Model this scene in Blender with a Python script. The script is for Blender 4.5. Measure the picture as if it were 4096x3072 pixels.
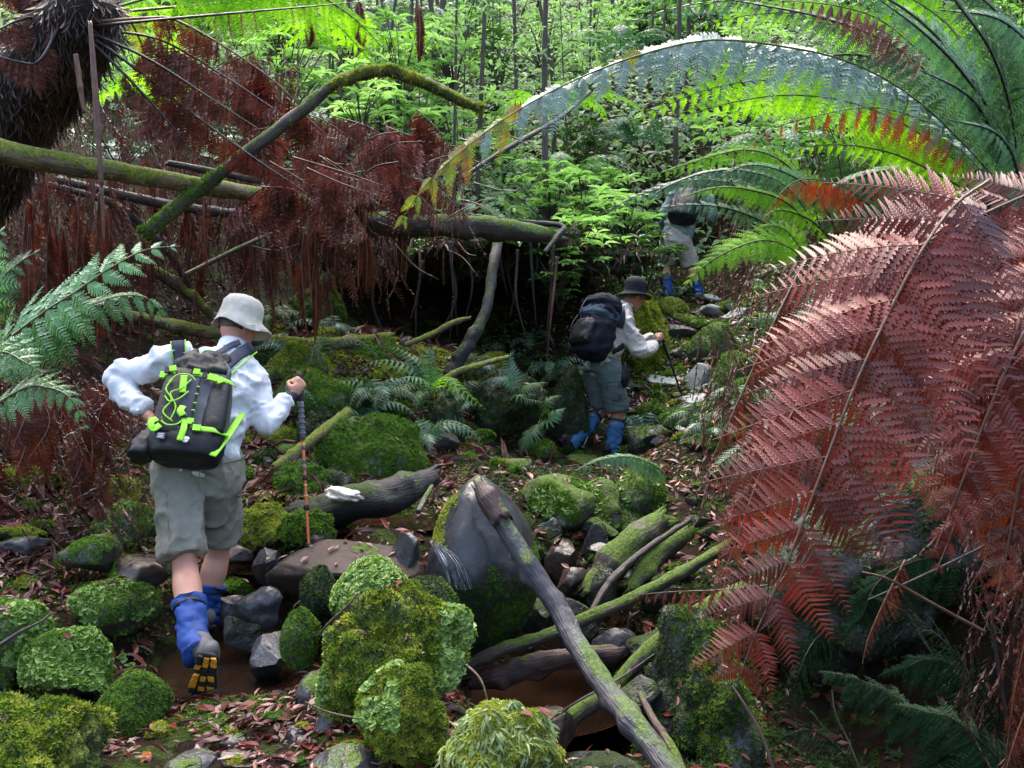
import bpy, bmesh, math, random
import numpy as np
from mathutils import Vector, Matrix
from mathutils.bvhtree import BVHTree

for _o in list(bpy.data.objects):
    bpy.data.objects.remove(_o)
SC = bpy.context.scene
COL = SC.collection
R = math.radians

# ------------------------------------------------------------------ camera
PITCH = R(-4.0)
FPX = 1005.0
CAMZ = 1.6
cam_d = bpy.data.cameras.new('camera')
cam_d.sensor_width = 36.0
cam_d.lens = 36.0 * FPX / 1024.0
cam_d.clip_end = 400.0
cam_d.clip_start = 0.05
cam = bpy.data.objects.new('camera', cam_d)
cam.location = (0, 0, CAMZ)
cam.rotation_euler = (R(90) + PITCH, 0, 0)
COL.objects.link(cam)
SC.camera = cam

# ------------------------------------------------------------------ sky, sun, exposure
SUN_EL, SUN_AZ = R(62), R(-20)          # azimuth from +Y towards +X
world = bpy.data.worlds.new('World')
SC.world = world
world.use_nodes = True
wn = world.node_tree
sky = wn.nodes.new('ShaderNodeTexSky')
sky.sky_type = 'NISHITA'
sky.sun_disc = False
sky.sun_elevation = SUN_EL
sky.sun_rotation = SUN_AZ
sky.air_density = 1.0
sky.dust_density = 5.0
sky.ozone_density = 1.0
bg = wn.nodes['Background']
bg.inputs['Strength'].default_value = 0.15
wn.links.new(sky.outputs[0], bg.inputs[0])
sun_d = bpy.data.lights.new('sun', 'SUN')
sun_d.energy = 0.8
sun_d.angle = R(80)
sun_d.color = (1.0, 0.96, 0.9)
sun = bpy.data.objects.new('sun', sun_d)
sdir = Vector((math.sin(SUN_AZ) * math.cos(SUN_EL), math.cos(SUN_AZ) * math.cos(SUN_EL), math.sin(SUN_EL)))
sun.rotation_euler = sdir.to_track_quat('Z', 'Y').to_euler()
COL.objects.link(sun)
SC.view_settings.view_transform = 'Standard'
SC.view_settings.look = 'None'
SC.view_settings.gamma = 1.0
SC.view_settings.use_curve_mapping = False
SC.view_settings.exposure = 2.15
SC.cycles.use_denoising = True
SC.cycles.max_bounces = 5
SC.cycles.diffuse_bounces = 2
SC.cycles.glossy_bounces = 2
SC.cycles.transmission_bounces = 3
SC.cycles.transparent_max_bounces = 6
SC.cycles.caustics_reflective = False
SC.cycles.caustics_refractive = False

# ------------------------------------------------------------------ helpers
RNG = np.random.default_rng(7)
rnd = random.Random(11)
RNG_T = np.random.default_rng(99)
CP, SP = math.cos(PITCH), math.sin(PITCH)


def W(px, py, d):
    """point seen at photo pixel (1024 x 768) at distance d along the view axis"""
    u = (px - 512) / FPX * d
    v = (384 - py) / FPX * d
    return Vector((u, d * CP - v * SP, CAMZ + d * SP + v * CP))


def h3(ix, iy, iz, s):
    h = (ix * 374761393 + iy * 668265263 + iz * 2147483647 + s * 1274126177) & 0xFFFFFFFF
    h = ((h ^ (h >> 13)) * 1274126177) & 0xFFFFFFFF
    h = h ^ (h >> 16)
    return (h & 0xFFFF) / 65535.0


def vn3(p, s=0):
    p = np.asarray(p, dtype=np.float64)
    i = np.floor(p).astype(np.int64)
    f = p - i
    f = f * f * (3 - 2 * f)
    x, y, z = i[:, 0], i[:, 1], i[:, 2]
    r = 0
    for dx in (0, 1):
        wx = f[:, 0] if dx else 1 - f[:, 0]
        for dy in (0, 1):
            wy = f[:, 1] if dy else 1 - f[:, 1]
            for dz in (0, 1):
                wz = f[:, 2] if dz else 1 - f[:, 2]
                r = r + wx * wy * wz * h3(x + dx, y + dy, z + dz, s)
    return r


def fbm(p, octv=3, s=0):
    p = np.asarray(p, dtype=np.float64)
    a, t, r = 1.0, 0.0, 0.0
    for k in range(octv):
        r = r + a * vn3(p * (2 ** k), s + k)
        t += a
        a *= 0.5
    return r / t


def fan(poly):
    return [(poly[0], poly[i], poly[i + 1]) for i in range(1, len(poly) - 1)]


OFF = {}


def link(o, parent=None):
    COL.objects.link(o)
    if parent is not None:
        o.parent = parent
        OFF[o] = OFF[parent]
    return o


def T(name, label, cat, loc, group=None):
    """a thing: an Empty at its base"""
    o = bpy.data.objects.new(name, None)
    o.empty_display_size = 0.1
    o.location = loc
    COL.objects.link(o)
    OFF[o] = Vector(loc)
    o['label'] = label
    o['category'] = cat
    if group:
        o['group'] = group
    return o


def tag(o, label=None, cat=None, group=None, kind=None):
    for k, v in (('label', label), ('category', cat), ('group', group), ('kind', kind)):
        if v:
            o[k] = v
    return o


def mesh(name, V, F, mat, smooth=True, attr=None, vattr=None, uniform=None):
    """triangles or quads from numpy arrays (F: (n,3) or (n,4))"""
    V = np.asarray(V, dtype=np.float32)
    F = np.asarray(F, dtype=np.int32)
    me = bpy.data.meshes.new(name)
    me.vertices.add(len(V))
    me.vertices.foreach_set('co', V.ravel())
    k = F.shape[1]
    me.loops.add(F.size)
    me.loops.foreach_set('vertex_index', F.ravel())
    me.polygons.add(len(F))
    me.polygons.foreach_set('loop_start', np.arange(len(F), dtype=np.int32) * k)
    me.update(calc_edges=True)
    me.polygons.foreach_set('use_smooth', np.full(len(F), bool(smooth)))
    if attr is not None:
        a = me.attributes.new('rnd', 'FLOAT', 'POINT')
        a.data.foreach_set('value', np.asarray(attr, dtype=np.float32))
    if vattr is not None:
        a = me.attributes.new('bk', 'FLOAT_VECTOR', 'POINT')
        a.data.foreach_set('vector', np.asarray(vattr, dtype=np.float32).ravel())
    if mat is not None:
        me.materials.append(mat)
    return me


def ob(name, V, F, mat, parent=None, loc=None, **kw):
    """mesh object from WORLD coordinates; child of parent, or top-level standing at loc"""
    V = np.asarray(V, dtype=np.float64)
    if parent is not None:
        off = OFF[parent]
    else:
        off = Vector(loc) if loc is not None else Vector((0, 0, 0))
    me = mesh(name, V - np.array(off), F, mat, **kw)
    o = bpy.data.objects.new(name, me)
    link(o, parent)
    if parent is None:
        o.location = off
        OFF[o] = off
    return o


def cat(parts):
    """join (V, F) pairs"""
    Vs, Fs, n = [], [], 0
    for V, F in parts:
        V = np.asarray(V, dtype=np.float64).reshape(-1, 3)
        F = np.asarray(F, dtype=np.int64)
        if F.shape[1] == 4:
            F = np.concatenate([F[:, [0, 1, 2]], F[:, [0, 2, 3]]])
        Vs.append(V)
        Fs.append(F + n)
        n += len(V)
    return np.concatenate(Vs), np.concatenate(Fs)


def catmull(pts, n):
    P = [np.array(p, dtype=np.float64) for p in pts]
    if len(P) == 2:
        t = np.linspace(0, 1, n)[:, None]
        return P[0] * (1 - t) + P[1] * t
    P = [2 * P[0] - P[1]] + P + [2 * P[-1] - P[-2]]
    k = len(P) - 3
    out = []
    for q in np.linspace(0, k - 1e-6, n):
        i = int(q)
        t = q - i
        a, b, c, d = P[i], P[i + 1], P[i + 2], P[i + 3]
        out.append(.5 * ((2 * b) + (c - a) * t + (2 * a - 5 * b + 4 * c - d) * t * t + (3 * b - a - 3 * c + d) * t ** 3))
    return np.array(out)


def unit(v):
    v = np.asarray(v, dtype=np.float64)
    n = np.linalg.norm(v, axis=-1, keepdims=True)
    return v / np.maximum(n, 1e-9)


def frames(C, ref=(0, 0, 1)):
    Tn = unit(np.gradient(C, axis=0))
    ref = np.array(ref, dtype=np.float64)
    S = np.cross(Tn, ref)
    bad = np.linalg.norm(S, axis=1) < 0.05
    S[bad] = np.cross(Tn[bad], np.array([0.3, 1, 0.1]))
    S = unit(S)
    N = np.cross(S, Tn)
    return Tn, S, N


def tube(pts, rad, seg=8, n=None, rough=0.0, seed=0, ref=(0, 0, 1), spline=True, caps=True, knots=0):
    """tapered tube; rad = list interpolated over length, items float or (side, normal); returns V, F(tri), bk"""
    n = n or max(6, len(pts) * 6)
    C = catmull(pts, n) if spline else np.array(pts, dtype=np.float64)
    n = len(C)
    rr = np.array([(r if hasattr(r, '__len__') else (r, r)) for r in rad], dtype=np.float64)
    if len(rr) == 1:
        rr = np.repeat(rr, 2, axis=0)
    q = np.linspace(0, len(rr) - 1, n)
    ra = np.interp(q, np.arange(len(rr)), rr[:, 0])
    rb = np.interp(q, np.arange(len(rr)), rr[:, 1])
    Tn, S, N = frames(C, ref)
    a = np.arange(seg) / seg * 2 * math.pi
    ca, sa = np.cos(a), np.sin(a)
    L = np.concatenate([[0], np.cumsum(np.linalg.norm(np.diff(C, axis=0), axis=1))])
    V = (C[:, None, :] + S[:, None, :] * (ra[:, None] * ca)[:, :, None] + N[:, None, :] * (rb[:, None] * sa)[:, :, None])
    bk = np.stack([np.broadcast_to(ca, (n, seg)) * ra.mean() * 1.0, np.broadcast_to(sa, (n, seg)) * ra.mean() * 1.0,
                   np.broadcast_to((L * .12)[:, None], (n, seg))], axis=2).reshape(-1, 3)
    V = V.reshape(-1, 3)
    ca_ = RNG_T.uniform(0, 6.28, max(knots, 1))
    kp_ = RNG_T.uniform(.06, .94, max(knots, 1))
    if knots:
        aa = np.tile(a, n)
        tt = np.repeat(np.linspace(0, 1, n), seg)
        Cr = np.repeat(C, seg, axis=0)
        bmp = 0
        for k_ in range(knots):
            da = np.abs((aa - ca_[k_] + math.pi) % (2 * math.pi) - math.pi)
            bmp = bmp + np.exp(-(da / .7) ** 2 - ((tt - kp_[k_]) * L[-1] / (ra.mean() * .9)) ** 2) * .3
        V = Cr + (V - Cr) * (1 + bmp)[:, None]
        en = np.zeros(n)
        V = V.reshape(n, seg, 3)
        jag = (RNG_T.random(seg) - .3) * ra.mean() * 1.6
        V[0] -= Tn[0] * jag[:, None]
        V[-1] += Tn[-1] * np.roll(jag, 3)[:, None]
        V = V.reshape(-1, 3)
    if rough > 0:
        Cr = np.repeat(C, seg, axis=0)
        d = V - Cr
        nz = fbm(V / max(ra.mean(), .004) * .55 + seed * 3.7, 3, seed) - .5
        nz2 = fbm(np.stack([bk[:, 0] / ra.mean() * 1.6, bk[:, 1] / ra.mean() * 1.6, bk[:, 2] * 12], 1) + seed, 2, seed + 5) - .5
        V = Cr + d * (1 + rough * 2 * nz + rough * 1.2 * nz2)[:, None]
    F = []
    for i in range(n - 1):
        for j in range(seg):
            k = (j + 1) % seg
            F.append((i * seg + j, i * seg + k, (i + 1) * seg + k, (i + 1) * seg + j))
    F = np.array(F)
    F = np.concatenate([F[:, [0, 1, 2]], F[:, [0, 2, 3]]])
    if caps:
        V = np.concatenate([V, C[:1], C[-1:]])
        bk = np.concatenate([bk, [[0, 0, 0]], [[0, 0, L[-1] * .12]]])
        c0, c1 = len(V) - 2, len(V) - 1
        ex = []
        for j in range(seg):
            k = (j + 1) % seg
            ex.append((c0, k, j))
            ex.append((c1, (n - 1) * seg + j, (n - 1) * seg + k))
        F = np.concatenate([F, np.array(ex)])
    return V, F, bk


def scatter(tv, tf, pos, nrm, yaw, scale, tilt=None, ref=None):
    """copies of a template (numpy) -> V, F, per-vertex random"""
    tv = np.asarray(tv, dtype=np.float64)
    tf = np.asarray(tf)
    N = len(pos)
    z = unit(nrm)
    if tilt is not None:
        z = unit(z + RNG.normal(0, 1, (N, 3)) * np.asarray(tilt).reshape(-1, 1))
    if ref is None:
        a = np.where(np.abs(z[:, 2:3]) < .9, np.array([[0, 0, 1.]]), np.array([[1., 0, 0]]))
        x = unit(np.cross(a, z))
    else:
        x = unit(ref - z * np.sum(ref * z, axis=1, keepdims=True))
    y = np.cross(z, x)
    c, s = np.cos(yaw)[:, None], np.sin(yaw)[:, None]
    x, y = x * c + y * s, y * c - x * s
    M = np.stack([x, y, z], axis=2)
    scale = np.asarray(scale, dtype=np.float64)
    if scale.ndim == 1:
        scale = np.repeat(scale[:, None], 3, axis=1)
    M = M * scale[:, None, :]
    V = np.einsum('nij,vj->nvi', M, tv) + np.asarray(pos)[:, None, :]
    F = tf[None] + (np.arange(N) * len(tv))[:, None, None]
    r = np.repeat(RNG.random(N), len(tv))
    return V.reshape(-1, 3), F.reshape(-1, 3), r


def sample(V, F, n, filt=None):
    """random points and normals on a triangle mesh"""
    V = np.asarray(V)
    F = np.asarray(F)
    a, b, c = V[F[:, 0]], V[F[:, 1]], V[F[:, 2]]
    nr = np.cross(b - a, c - a)
    ar = np.linalg.norm(nr, axis=1)
    w = ar.copy()
    if filt is not None:
        w = w * filt((a + b + c) / 3, nr / np.maximum(ar, 1e-12)[:, None])
    if w.sum() <= 0:
        return np.zeros((0, 3)), np.zeros((0, 3))
    idx = RNG.choice(len(F), n, p=w / w.sum())
    u, v = RNG.random(n), RNG.random(n)
    m = u + v > 1
    u[m], v[m] = 1 - u[m], 1 - v[m]
    p = a[idx] + (b - a)[idx] * u[:, None] + (c - a)[idx] * v[:, None]
    return p, unit(nr[idx])


ICO = {}


def ico(sub):
    if sub not in ICO:
        bm = bmesh.new()
        bmesh.ops.create_icosphere(bm, subdivisions=sub, radius=1.0)
        ICO[sub] = (np.array([v.co[:] for v in bm.verts]), np.array([[v.index for v in f.verts] for f in bm.faces]))
        bm.free()
    return ICO[sub][0].copy(), ICO[sub][1]

# ------------------------------------------------------------------ materials
def base_mat(name):
    m = bpy.data.materials.new(name)
    m.use_nodes = True
    nt = m.node_tree
    return m, nt, nt.nodes['Principled BSDF'], nt.nodes['Material Output']


def nd(nt, typ, **kw):
    n = nt.nodes.new(typ)
    for k, v in kw.items():
        setattr(n, k, v)
    return n


def ramp(nt, cols, pos=None):
    r = nt.nodes.new('ShaderNodeValToRGB')
    e = r.color_ramp.elements
    while len(e) < len(cols):
        e.new(0.5)
    for i, c in enumerate(cols):
        e[i].position = pos[i] if pos else i / max(1, len(cols) - 1)
        e[i].color = (c[0], c[1], c[2], 1)
    return r


def mth(nt, op, a, b=None, clamp=False):
    m = nt.nodes.new('ShaderNodeMath')
    m.operation = op
    m.use_clamp = clamp
    for i, x in enumerate((a, b)):
        if x is None:
            continue
        if isinstance(x, (int, float)):
            m.inputs[i].default_value = x
        else:
            nt.links.new(x, m.inputs[i])
    return m.outputs[0]


def noise(nt, vec, scale, detail=3.0, rough=.55):
    n = nt.nodes.new('ShaderNodeTexNoise')
    n.inputs['Scale'].default_value = scale
    n.inputs['Detail'].default_value = detail
    n.inputs['Roughness'].default_value = rough
    if vec is not None:
        nt.links.new(vec, n.inputs['Vector'])
    return n.outputs['Fac']


def bump(nt, h, strength, dist, bsdf):
    b = nt.nodes.new('ShaderNodeBump')
    b.inputs['Strength'].default_value = strength
    b.inputs['Distance'].default_value = dist
    nt.links.new(h, b.inputs['Height'])
    nt.links.new(b.outputs[0], bsdf.inputs['Normal'])
    return b


def mixc(nt, fac, a, b):
    m = nt.nodes.new('ShaderNodeMix')
    m.data_type = 'RGBA'
    for sock, x in ((m.inputs[0], fac), (m.inputs[6], a), (m.inputs[7], b)):
        if isinstance(x, (int, float)):
            sock.default_value = x
        elif isinstance(x, tuple):
            sock.default_value = (x[0], x[1], x[2], 1)
        else:
            nt.links.new(x, sock)
    return m.outputs[2]


def leafmat(name, cols, rough=.42, trans=.3, src='attr', spec=.5, nscale=3.0, nw=.5, tint=(1.15, 1.25, .6), pos=None):
    m, nt, b, out = base_mat(name)
    if src == 'attr':
        a = nd(nt, 'ShaderNodeAttribute', attribute_name='rnd').outputs['Fac']
    else:
        a = nd(nt, 'ShaderNodeObjectInfo').outputs['Random']
    geo = nd(nt, 'ShaderNodeNewGeometry')
    nz = noise(nt, geo.outputs['Position'], nscale, 3)
    nz = mth(nt, 'MULTIPLY', mth(nt, 'SUBTRACT', nz, .5), 2.2)
    f = mth(nt, 'ADD', mth(nt, 'MULTIPLY', a, 1 - nw), mth(nt, 'MULTIPLY', mth(nt, 'ADD', nz, .5), nw), True)
    rp = ramp(nt, cols, pos)
    nt.links.new(f, rp.inputs[0])
    col = rp.outputs[0]
    nt.links.new(col, b.inputs['Base Color'])
    b.inputs['Roughness'].default_value = rough
    b.inputs['Specular IOR Level'].default_value = spec
    if trans > 0:
        tr = nd(nt, 'ShaderNodeBsdfTranslucent')
        mc = nt.nodes.new('ShaderNodeMix')
        mc.data_type = 'RGBA'
        mc.blend_type = 'MULTIPLY'
        mc.inputs[0].default_value = 1
        nt.links.new(col, mc.inputs[6])
        mc.inputs[7].default_value = (*tint, 1)
        nt.links.new(mc.outputs[2], tr.inputs[0])
        ms = nd(nt, 'ShaderNodeMixShader')
        ms.inputs[0].default_value = trans
        nt.links.new(b.outputs[0], ms.inputs[1])
        nt.links.new(tr.outputs[0], ms.inputs[2])
        nt.links.new(ms.outputs[0], out.inputs[0])
    return m


def rockmat(name, cols, moss=None, amount=0.0, rough=.38, scale=3.0, bstr=.6):
    """stone, with moss growing on upward faces"""
    m, nt, b, out = base_mat(name)
    geo = nd(nt, 'ShaderNodeNewGeometry')
    P = geo.outputs['Position']
    n1 = noise(nt, P, scale, 6, .6)
    n2 = noise(nt, P, scale * 9, 5, .65)
    f = mth(nt, 'ADD', mth(nt, 'MULTIPLY', n1, .65), mth(nt, 'MULTIPLY', n2, .35))
    f = mth(nt, 'MULTIPLY', mth(nt, 'SUBTRACT', f, .3), 2.4, True)
    rp = ramp(nt, cols)
    nt.links.new(f, rp.inputs[0])
    col = rp.outputs[0]
    rv = mth(nt, 'ADD', mth(nt, 'MULTIPLY', n2, .35), rough - .12, True)
    if moss:
        sx = nd(nt, 'ShaderNodeSeparateXYZ')
        nt.links.new(geo.outputs['Normal'], sx.inputs[0])
        nm = noise(nt, P, scale * 1.6, 5, .65)
        k = mth(nt, 'ADD', mth(nt, 'MULTIPLY', sx.outputs[2], .45), mth(nt, 'MULTIPLY', mth(nt, 'SUBTRACT', nm, .5), 2.2))
        k = mth(nt, 'ADD', k, amount - .5)
        k = mth(nt, 'MULTIPLY', k, 5.0, True)
        nf = noise(nt, P, 45, 4, .7)
        mr = ramp(nt, moss)
        nt.links.new(mth(nt, 'MULTIPLY', mth(nt, 'SUBTRACT', mth(nt, 'ADD', mth(nt, 'MULTIPLY', nf, .6), mth(nt, 'MULTIPLY', n1, .4)), .3), 2.4, True), mr.inputs[0])
        col = mixc(nt, k, col, mr.outputs[0])
        rv = mth(nt, 'MAXIMUM', rv, mth(nt, 'MULTIPLY', k, .9))
        hgt = mth(nt, 'ADD', mth(nt, 'MULTIPLY', n2, .5), mth(nt, 'MULTIPLY', mth(nt, 'MULTIPLY', nf, k), 1.6))
    else:
        hgt = n2
    nt.links.new(col, b.inputs['Base Color'])
    nt.links.new(rv, b.inputs['Roughness'])
    bump(nt, hgt, bstr, .02, b)
    return m


def barkmat(name, cols, moss=None, amount=0.0, rough=.55, bscale=110, bstr=.7):
    """bark streaked along the stem, moss on the upper side"""
    m, nt, b, out = base_mat(name)
    geo = nd(nt, 'ShaderNodeNewGeometry')
    P = geo.outputs['Position']
    bk = nd(nt, 'ShaderNodeAttribute', attribute_name='bk').outputs['Vector']
    n1 = noise(nt, bk, bscale, 5, .65)
    n2 = noise(nt, P, 7, 4, .6)
    f = mth(nt, 'ADD', mth(nt, 'MULTIPLY', n1, .6), mth(nt, 'MULTIPLY', n2, .4))
    f = mth(nt, 'MULTIPLY', mth(nt, 'SUBTRACT', f, .3), 2.4, True)
    rp = ramp(nt, cols)
    nt.links.new(f, rp.inputs[0])
    col = rp.outputs[0]
    hgt = n1
    rv = mth(nt, 'ADD', mth(nt, 'MULTIPLY', n1, .3), rough - .15, True)
    if moss:
        sx = nd(nt, 'ShaderNodeSeparateXYZ')
        nt.links.new(geo.outputs['Normal'], sx.inputs[0])
        nm = noise(nt, P, 5, 4, .65)
        k = mth(nt, 'ADD', mth(nt, 'MULTIPLY', sx.outputs[2], .6), mth(nt, 'MULTIPLY', mth(nt, 'SUBTRACT', nm, .5), 2.4))
        k = mth(nt, 'MULTIPLY', mth(nt, 'ADD', k, amount - .5), 3.5, True)
        nf = noise(nt, P, 60, 4, .7)
        mr = ramp(nt, moss)
        nt.links.new(mth(nt, 'MULTIPLY', mth(nt, 'SUBTRACT', nf, .3), 2.4, True), mr.inputs[0])
        col = mixc(nt, k, col, mr.outputs[0])
        rv = mth(nt, 'MAXIMUM', rv, mth(nt, 'MULTIPLY', k, .9))
        hgt = mth(nt, 'ADD', n1, mth(nt, 'MULTIPLY', nf, k))
    nt.links.new(col, b.inputs['Base Color'])
    nt.links.new(rv, b.inputs['Roughness'])
    bump(nt, hgt, bstr, .015, b)
    return m


def cloth(name, c1, c2, rough=.85, scale=6, bstr=.35, weave=True, spec=.25, sheen=0):
    m, nt, b, out = base_mat(name)
    geo = nd(nt, 'ShaderNodeNewGeometry')
    P = geo.outputs['Position']
    n1 = noise(nt, P, scale, 4)
    rp = ramp(nt, [c1, c2])
    nt.links.new(mth(nt, 'MULTIPLY', mth(nt, 'SUBTRACT', n1, .3), 2.4, True), rp.inputs[0])
    nt.links.new(rp.outputs[0], b.inputs['Base Color'])
    b.inputs['Roughness'].default_value = rough
    b.inputs['Specular IOR Level'].default_value = spec
    h = noise(nt, P, 30, 4)
    if weave:
        h = mth(nt, 'ADD', h, mth(nt, 'MULTIPLY', noise(nt, P, 420, 1), .25))
    bump(nt, h, bstr, .006, b)
    return m


MOSS_Y = [(.035, .05, .008), (.13, .16, .015), (.27, .30, .03)]
MOSS_G = [(.02, .04, .008), (.07, .12, .012), (.15, .22, .025)]
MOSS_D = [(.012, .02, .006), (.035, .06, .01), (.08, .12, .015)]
M = {}
M['soil'] = rockmat('leaf_mould_soil', [(.004, .0025, .0018), (.014, .008, .005), (.04, .018, .012)], MOSS_D, .08, .75, 4.0, 1.0)
M['soil'].node_tree.nodes['Principled BSDF'].inputs['Specular IOR Level'].default_value = .08
M['rock'] = rockmat('wet_stone', [(.012, .012, .013), (.045, .044, .045), (.10, .096, .096)], MOSS_G, .18, .3)
M['rock_bare'] = rockmat('bare_wet_stone', [(.012, .012, .015), (.045, .046, .05), (.11, .11, .118)], MOSS_G, -.02, .26)
M['rock_slick'] = rockmat('slick_dark_boulder', [(.010, .010, .012), (.032, .033, .037), (.075, .076, .085)], MOSS_Y, .0, .3, 2.2, .4)
M['rock_slab'] = rockmat('wet_brown_slab', [(.010, .0065, .005), (.034, .022, .018), (.08, .052, .043)], MOSS_G, -.1, .5)
M['rock_slab'].node_tree.nodes['Principled BSDF'].inputs['Specular IOR Level'].default_value = .2
M['rock_brown'] = rockmat('brown_wet_stone', [(.010, .0065, .005), (.034, .022, .018), (.08, .052, .043)], MOSS_G, -.08, .3)
M['rock_pale'] = rockmat('pale_flat_stone', [(.12, .13, .12), (.25, .27, .25), (.40, .42, .40)], MOSS_G, .02, .5)
M['rock_mossy'] = rockmat('mossy_stone', [(.018, .018, .016), (.06, .058, .05), (.12, .115, .1)], MOSS_G, .52, .45, 3, .9)
M['rock_yellow'] = rockmat('yellow_mossy_stone', [(.02, .02, .015), (.05, .05, .04), (.1, .1, .08)], MOSS_Y, .75, .6, 3, .9)
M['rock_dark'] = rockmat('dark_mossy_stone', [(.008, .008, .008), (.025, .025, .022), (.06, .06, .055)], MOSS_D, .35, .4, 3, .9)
M['bark'] = barkmat('wet_dark_bark', [(.006, .004, .004), (.03, .02, .017), (.085, .06, .055)], None)
M['bark_mossy'] = barkmat('mossy_bark', [(.008, .006, .005), (.04, .028, .022), (.11, .08, .07)], MOSS_G, .42)
M['bark_yellow'] = barkmat('yellow_mossy_bark', [(.02, .013, .008), (.10, .065, .04), (.26, .19, .13)], MOSS_Y, .5)
M['bark_lichen'] = barkmat('grey_lichen_bark', [(.010, .010, .014), (.04, .04, .05), (.10, .095, .105)], [(.03, .055, .015), (.08, .13, .03), (.17, .24, .07)], .16, .4)
M['bark_rot'] = barkmat('rotten_red_bark', [(.012, .006, .005), (.06, .03, .024), (.16, .09, .075)], MOSS_G, .05, .45)
M['bark_grey'] = barkmat('grey_sapling_bark', [(.025, .018, .014), (.075, .055, .045), (.16, .13, .11)], MOSS_G, .2, .7)
M['stalk_dark'] = barkmat('dark_frond_stalk', [(.004, .003, .003), (.018, .01, .008), (.045, .028, .022)], None, 0, .35)
M['stalk_brown'] = barkmat('brown_frond_stalk', [(.03, .012, .007), (.12, .05, .03), (.26, .13, .08)], None, 0, .4)
M['stalk_green'] = barkmat('green_frond_stalk', [(.03, .05, .01), (.10, .14, .03), (.2, .22, .07)], None, 0, .4)
M['bark_black'] = barkmat('sodden_black_bark', [(.003, .003, .003), (.008, .008, .008), (.02, .019, .018)], MOSS_D, .15, .6)
M['plume'] = leafmat('shade_painted_plume', [(.006, .02, .008), (.015, .045, .018), (.028, .07, .026)], .7, .25, 'obj', .15)  # darkened to carry the shade of foliage overhanging this corner
M['fibre'] = barkmat('fibrous_fern_trunk', [(.004, .003, .002), (.014, .009, .006), (.05, .028, .018)], None, 0, .8, 90, 1.0)

M['fern_pale'] = leafmat('painted_sheen_green_fern', [(.035, .10, .04), (.08, .21, .08), (.15, .32, .13)], .34, .38, 'obj', .55)  # base lifted beyond leaf green to carry the wet sheen
M['fern_blue'] = leafmat('blue_green_fern', [(.03, .08, .05), (.07, .16, .10), (.12, .25, .14)], .3, .28, 'obj', .6, tint=(1, 1.3, .7))
M['fern_lime'] = leafmat('lime_fern', [(.10, .28, .012), (.21, .48, .02), (.34, .62, .05)], .5, .68, 'obj', .3, tint=(1.2, 1.25, .35))
M['fern_dark'] = leafmat('dark_green_fern', [(.015, .045, .015), (.035, .10, .025), (.07, .16, .04)], .36, .35, 'obj', .5)
M['fern_sheen'] = leafmat('painted_sheen_fern', [(.10, .17, .12), (.18, .27, .20), (.30, .40, .32)], .34, .08, 'obj', .9, nscale=6)  # silver tone paints the wet sky sheen into the base colour
M['fern_mint'] = leafmat('mint_green_fern', [(.05, .15, .05), (.12, .30, .11), (.21, .42, .18)], .32, .35, 'obj', .7, nscale=6)
M['fern_orange'] = leafmat('orange_dead_fern', [(.16, .03, .008), (.38, .075, .014), (.55, .14, .03)], .5, .35, 'obj', .4, nscale=8, tint=(1.4, .7, .3))
M['fern_autumn'] = leafmat('yellowing_fern', [(.10, .20, .03), (.19, .27, .03), (.26, .20, .02), (.34, .06, .012)], .4, .45, 'obj', .6, nscale=14, nw=.8)
M['fern_red'] = leafmat('dead_red_fern', [(.045, .010, .007), (.15, .027, .017), (.33, .065, .038)], .42, .14, 'obj', .5, nscale=7, tint=(1.6, .7, .4))
M['fern_rust'] = leafmat('dead_rust_fern', [(.035, .011, .007), (.13, .034, .018), (.28, .075, .035)], .45, .22, 'obj', .5, nscale=5, tint=(1.5, .7, .3))
M['fern_brown'] = leafmat('dead_brown_fern', [(.035, .013, .010), (.15, .052, .040), (.33, .13, .105)], .4, .22, 'obj', .5, nscale=4, tint=(1.4, .8, .6))
M['brown_stuff'] = leafmat('dead_brown_debris', [(.010, .005, .004), (.05, .02, .014), (.12, .052, .040), (.24, .12, .10)], .42, .12, 'attr', .5, nscale=4, tint=(1.4, .8, .6))
M['litter'] = leafmat('fallen_leaves', [(.016, .008, .006), (.075, .018, .013), (.19, .038, .024), (.08, .035, .03), (.22, .05, .024), (.17, .10, .08)], .33, .1, 'attr', .55, nscale=3, nw=.5, tint=(1.3, .8, .6), pos=[0, .3, .5, .65, .85, 1])
M['litter_obj'] = leafmat('fallen_leaf', [(.05, .014, .010), (.14, .026, .017), (.30, .05, .025), (.16, .07, .06), (.36, .11, .03), (.34, .22, .17)], .30, .12, 'obj', .7, nscale=6, nw=.2, tint=(1.3, .8, .6), pos=[0, .3, .5, .65, .85, 1])
M['moss_y'] = leafmat('yellow_moss_leaflets', [(.035, .055, .008), (.15, .21, .016), (.34, .37, .045), (.20, .115, .02)], .7, .4, 'attr', .25, nscale=9, nw=.72, pos=[0, .35, .68, 1])
M['moss_g'] = leafmat('green_moss_leaflets', [(.02, .05, .006), (.08, .18, .012), (.17, .32, .03)], .7, .38, 'attr', .25, nscale=8)
M['moss_d'] = leafmat('dark_moss_leaflets', [(.010, .02, .006), (.03, .06, .012), (.06, .11, .022)], .7, .3, 'attr', .3, nscale=8)
M['liverwort'] = leafmat('pale_liverwort_leaflets', [(.08, .17, .03), (.20, .33, .07), (.38, .49, .18)], .5, .3, 'attr', .4, nscale=12)
M['straw_moss'] = leafmat('pale_strap_moss', [(.14, .20, .07), (.31, .40, .17), (.5, .57, .32)], .5, .35, 'attr', .4, nscale=12)
M['leaf_bright'] = leafmat('light_painted_shrub_leaves', [(.08, .19, .05), (.22, .41, .14), (.42, .6, .32)], .36, .55, 'attr', .5, nscale=1.2, tint=(1.1, 1.2, .65))  # albedo raised in place of stronger light on the thicket
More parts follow.
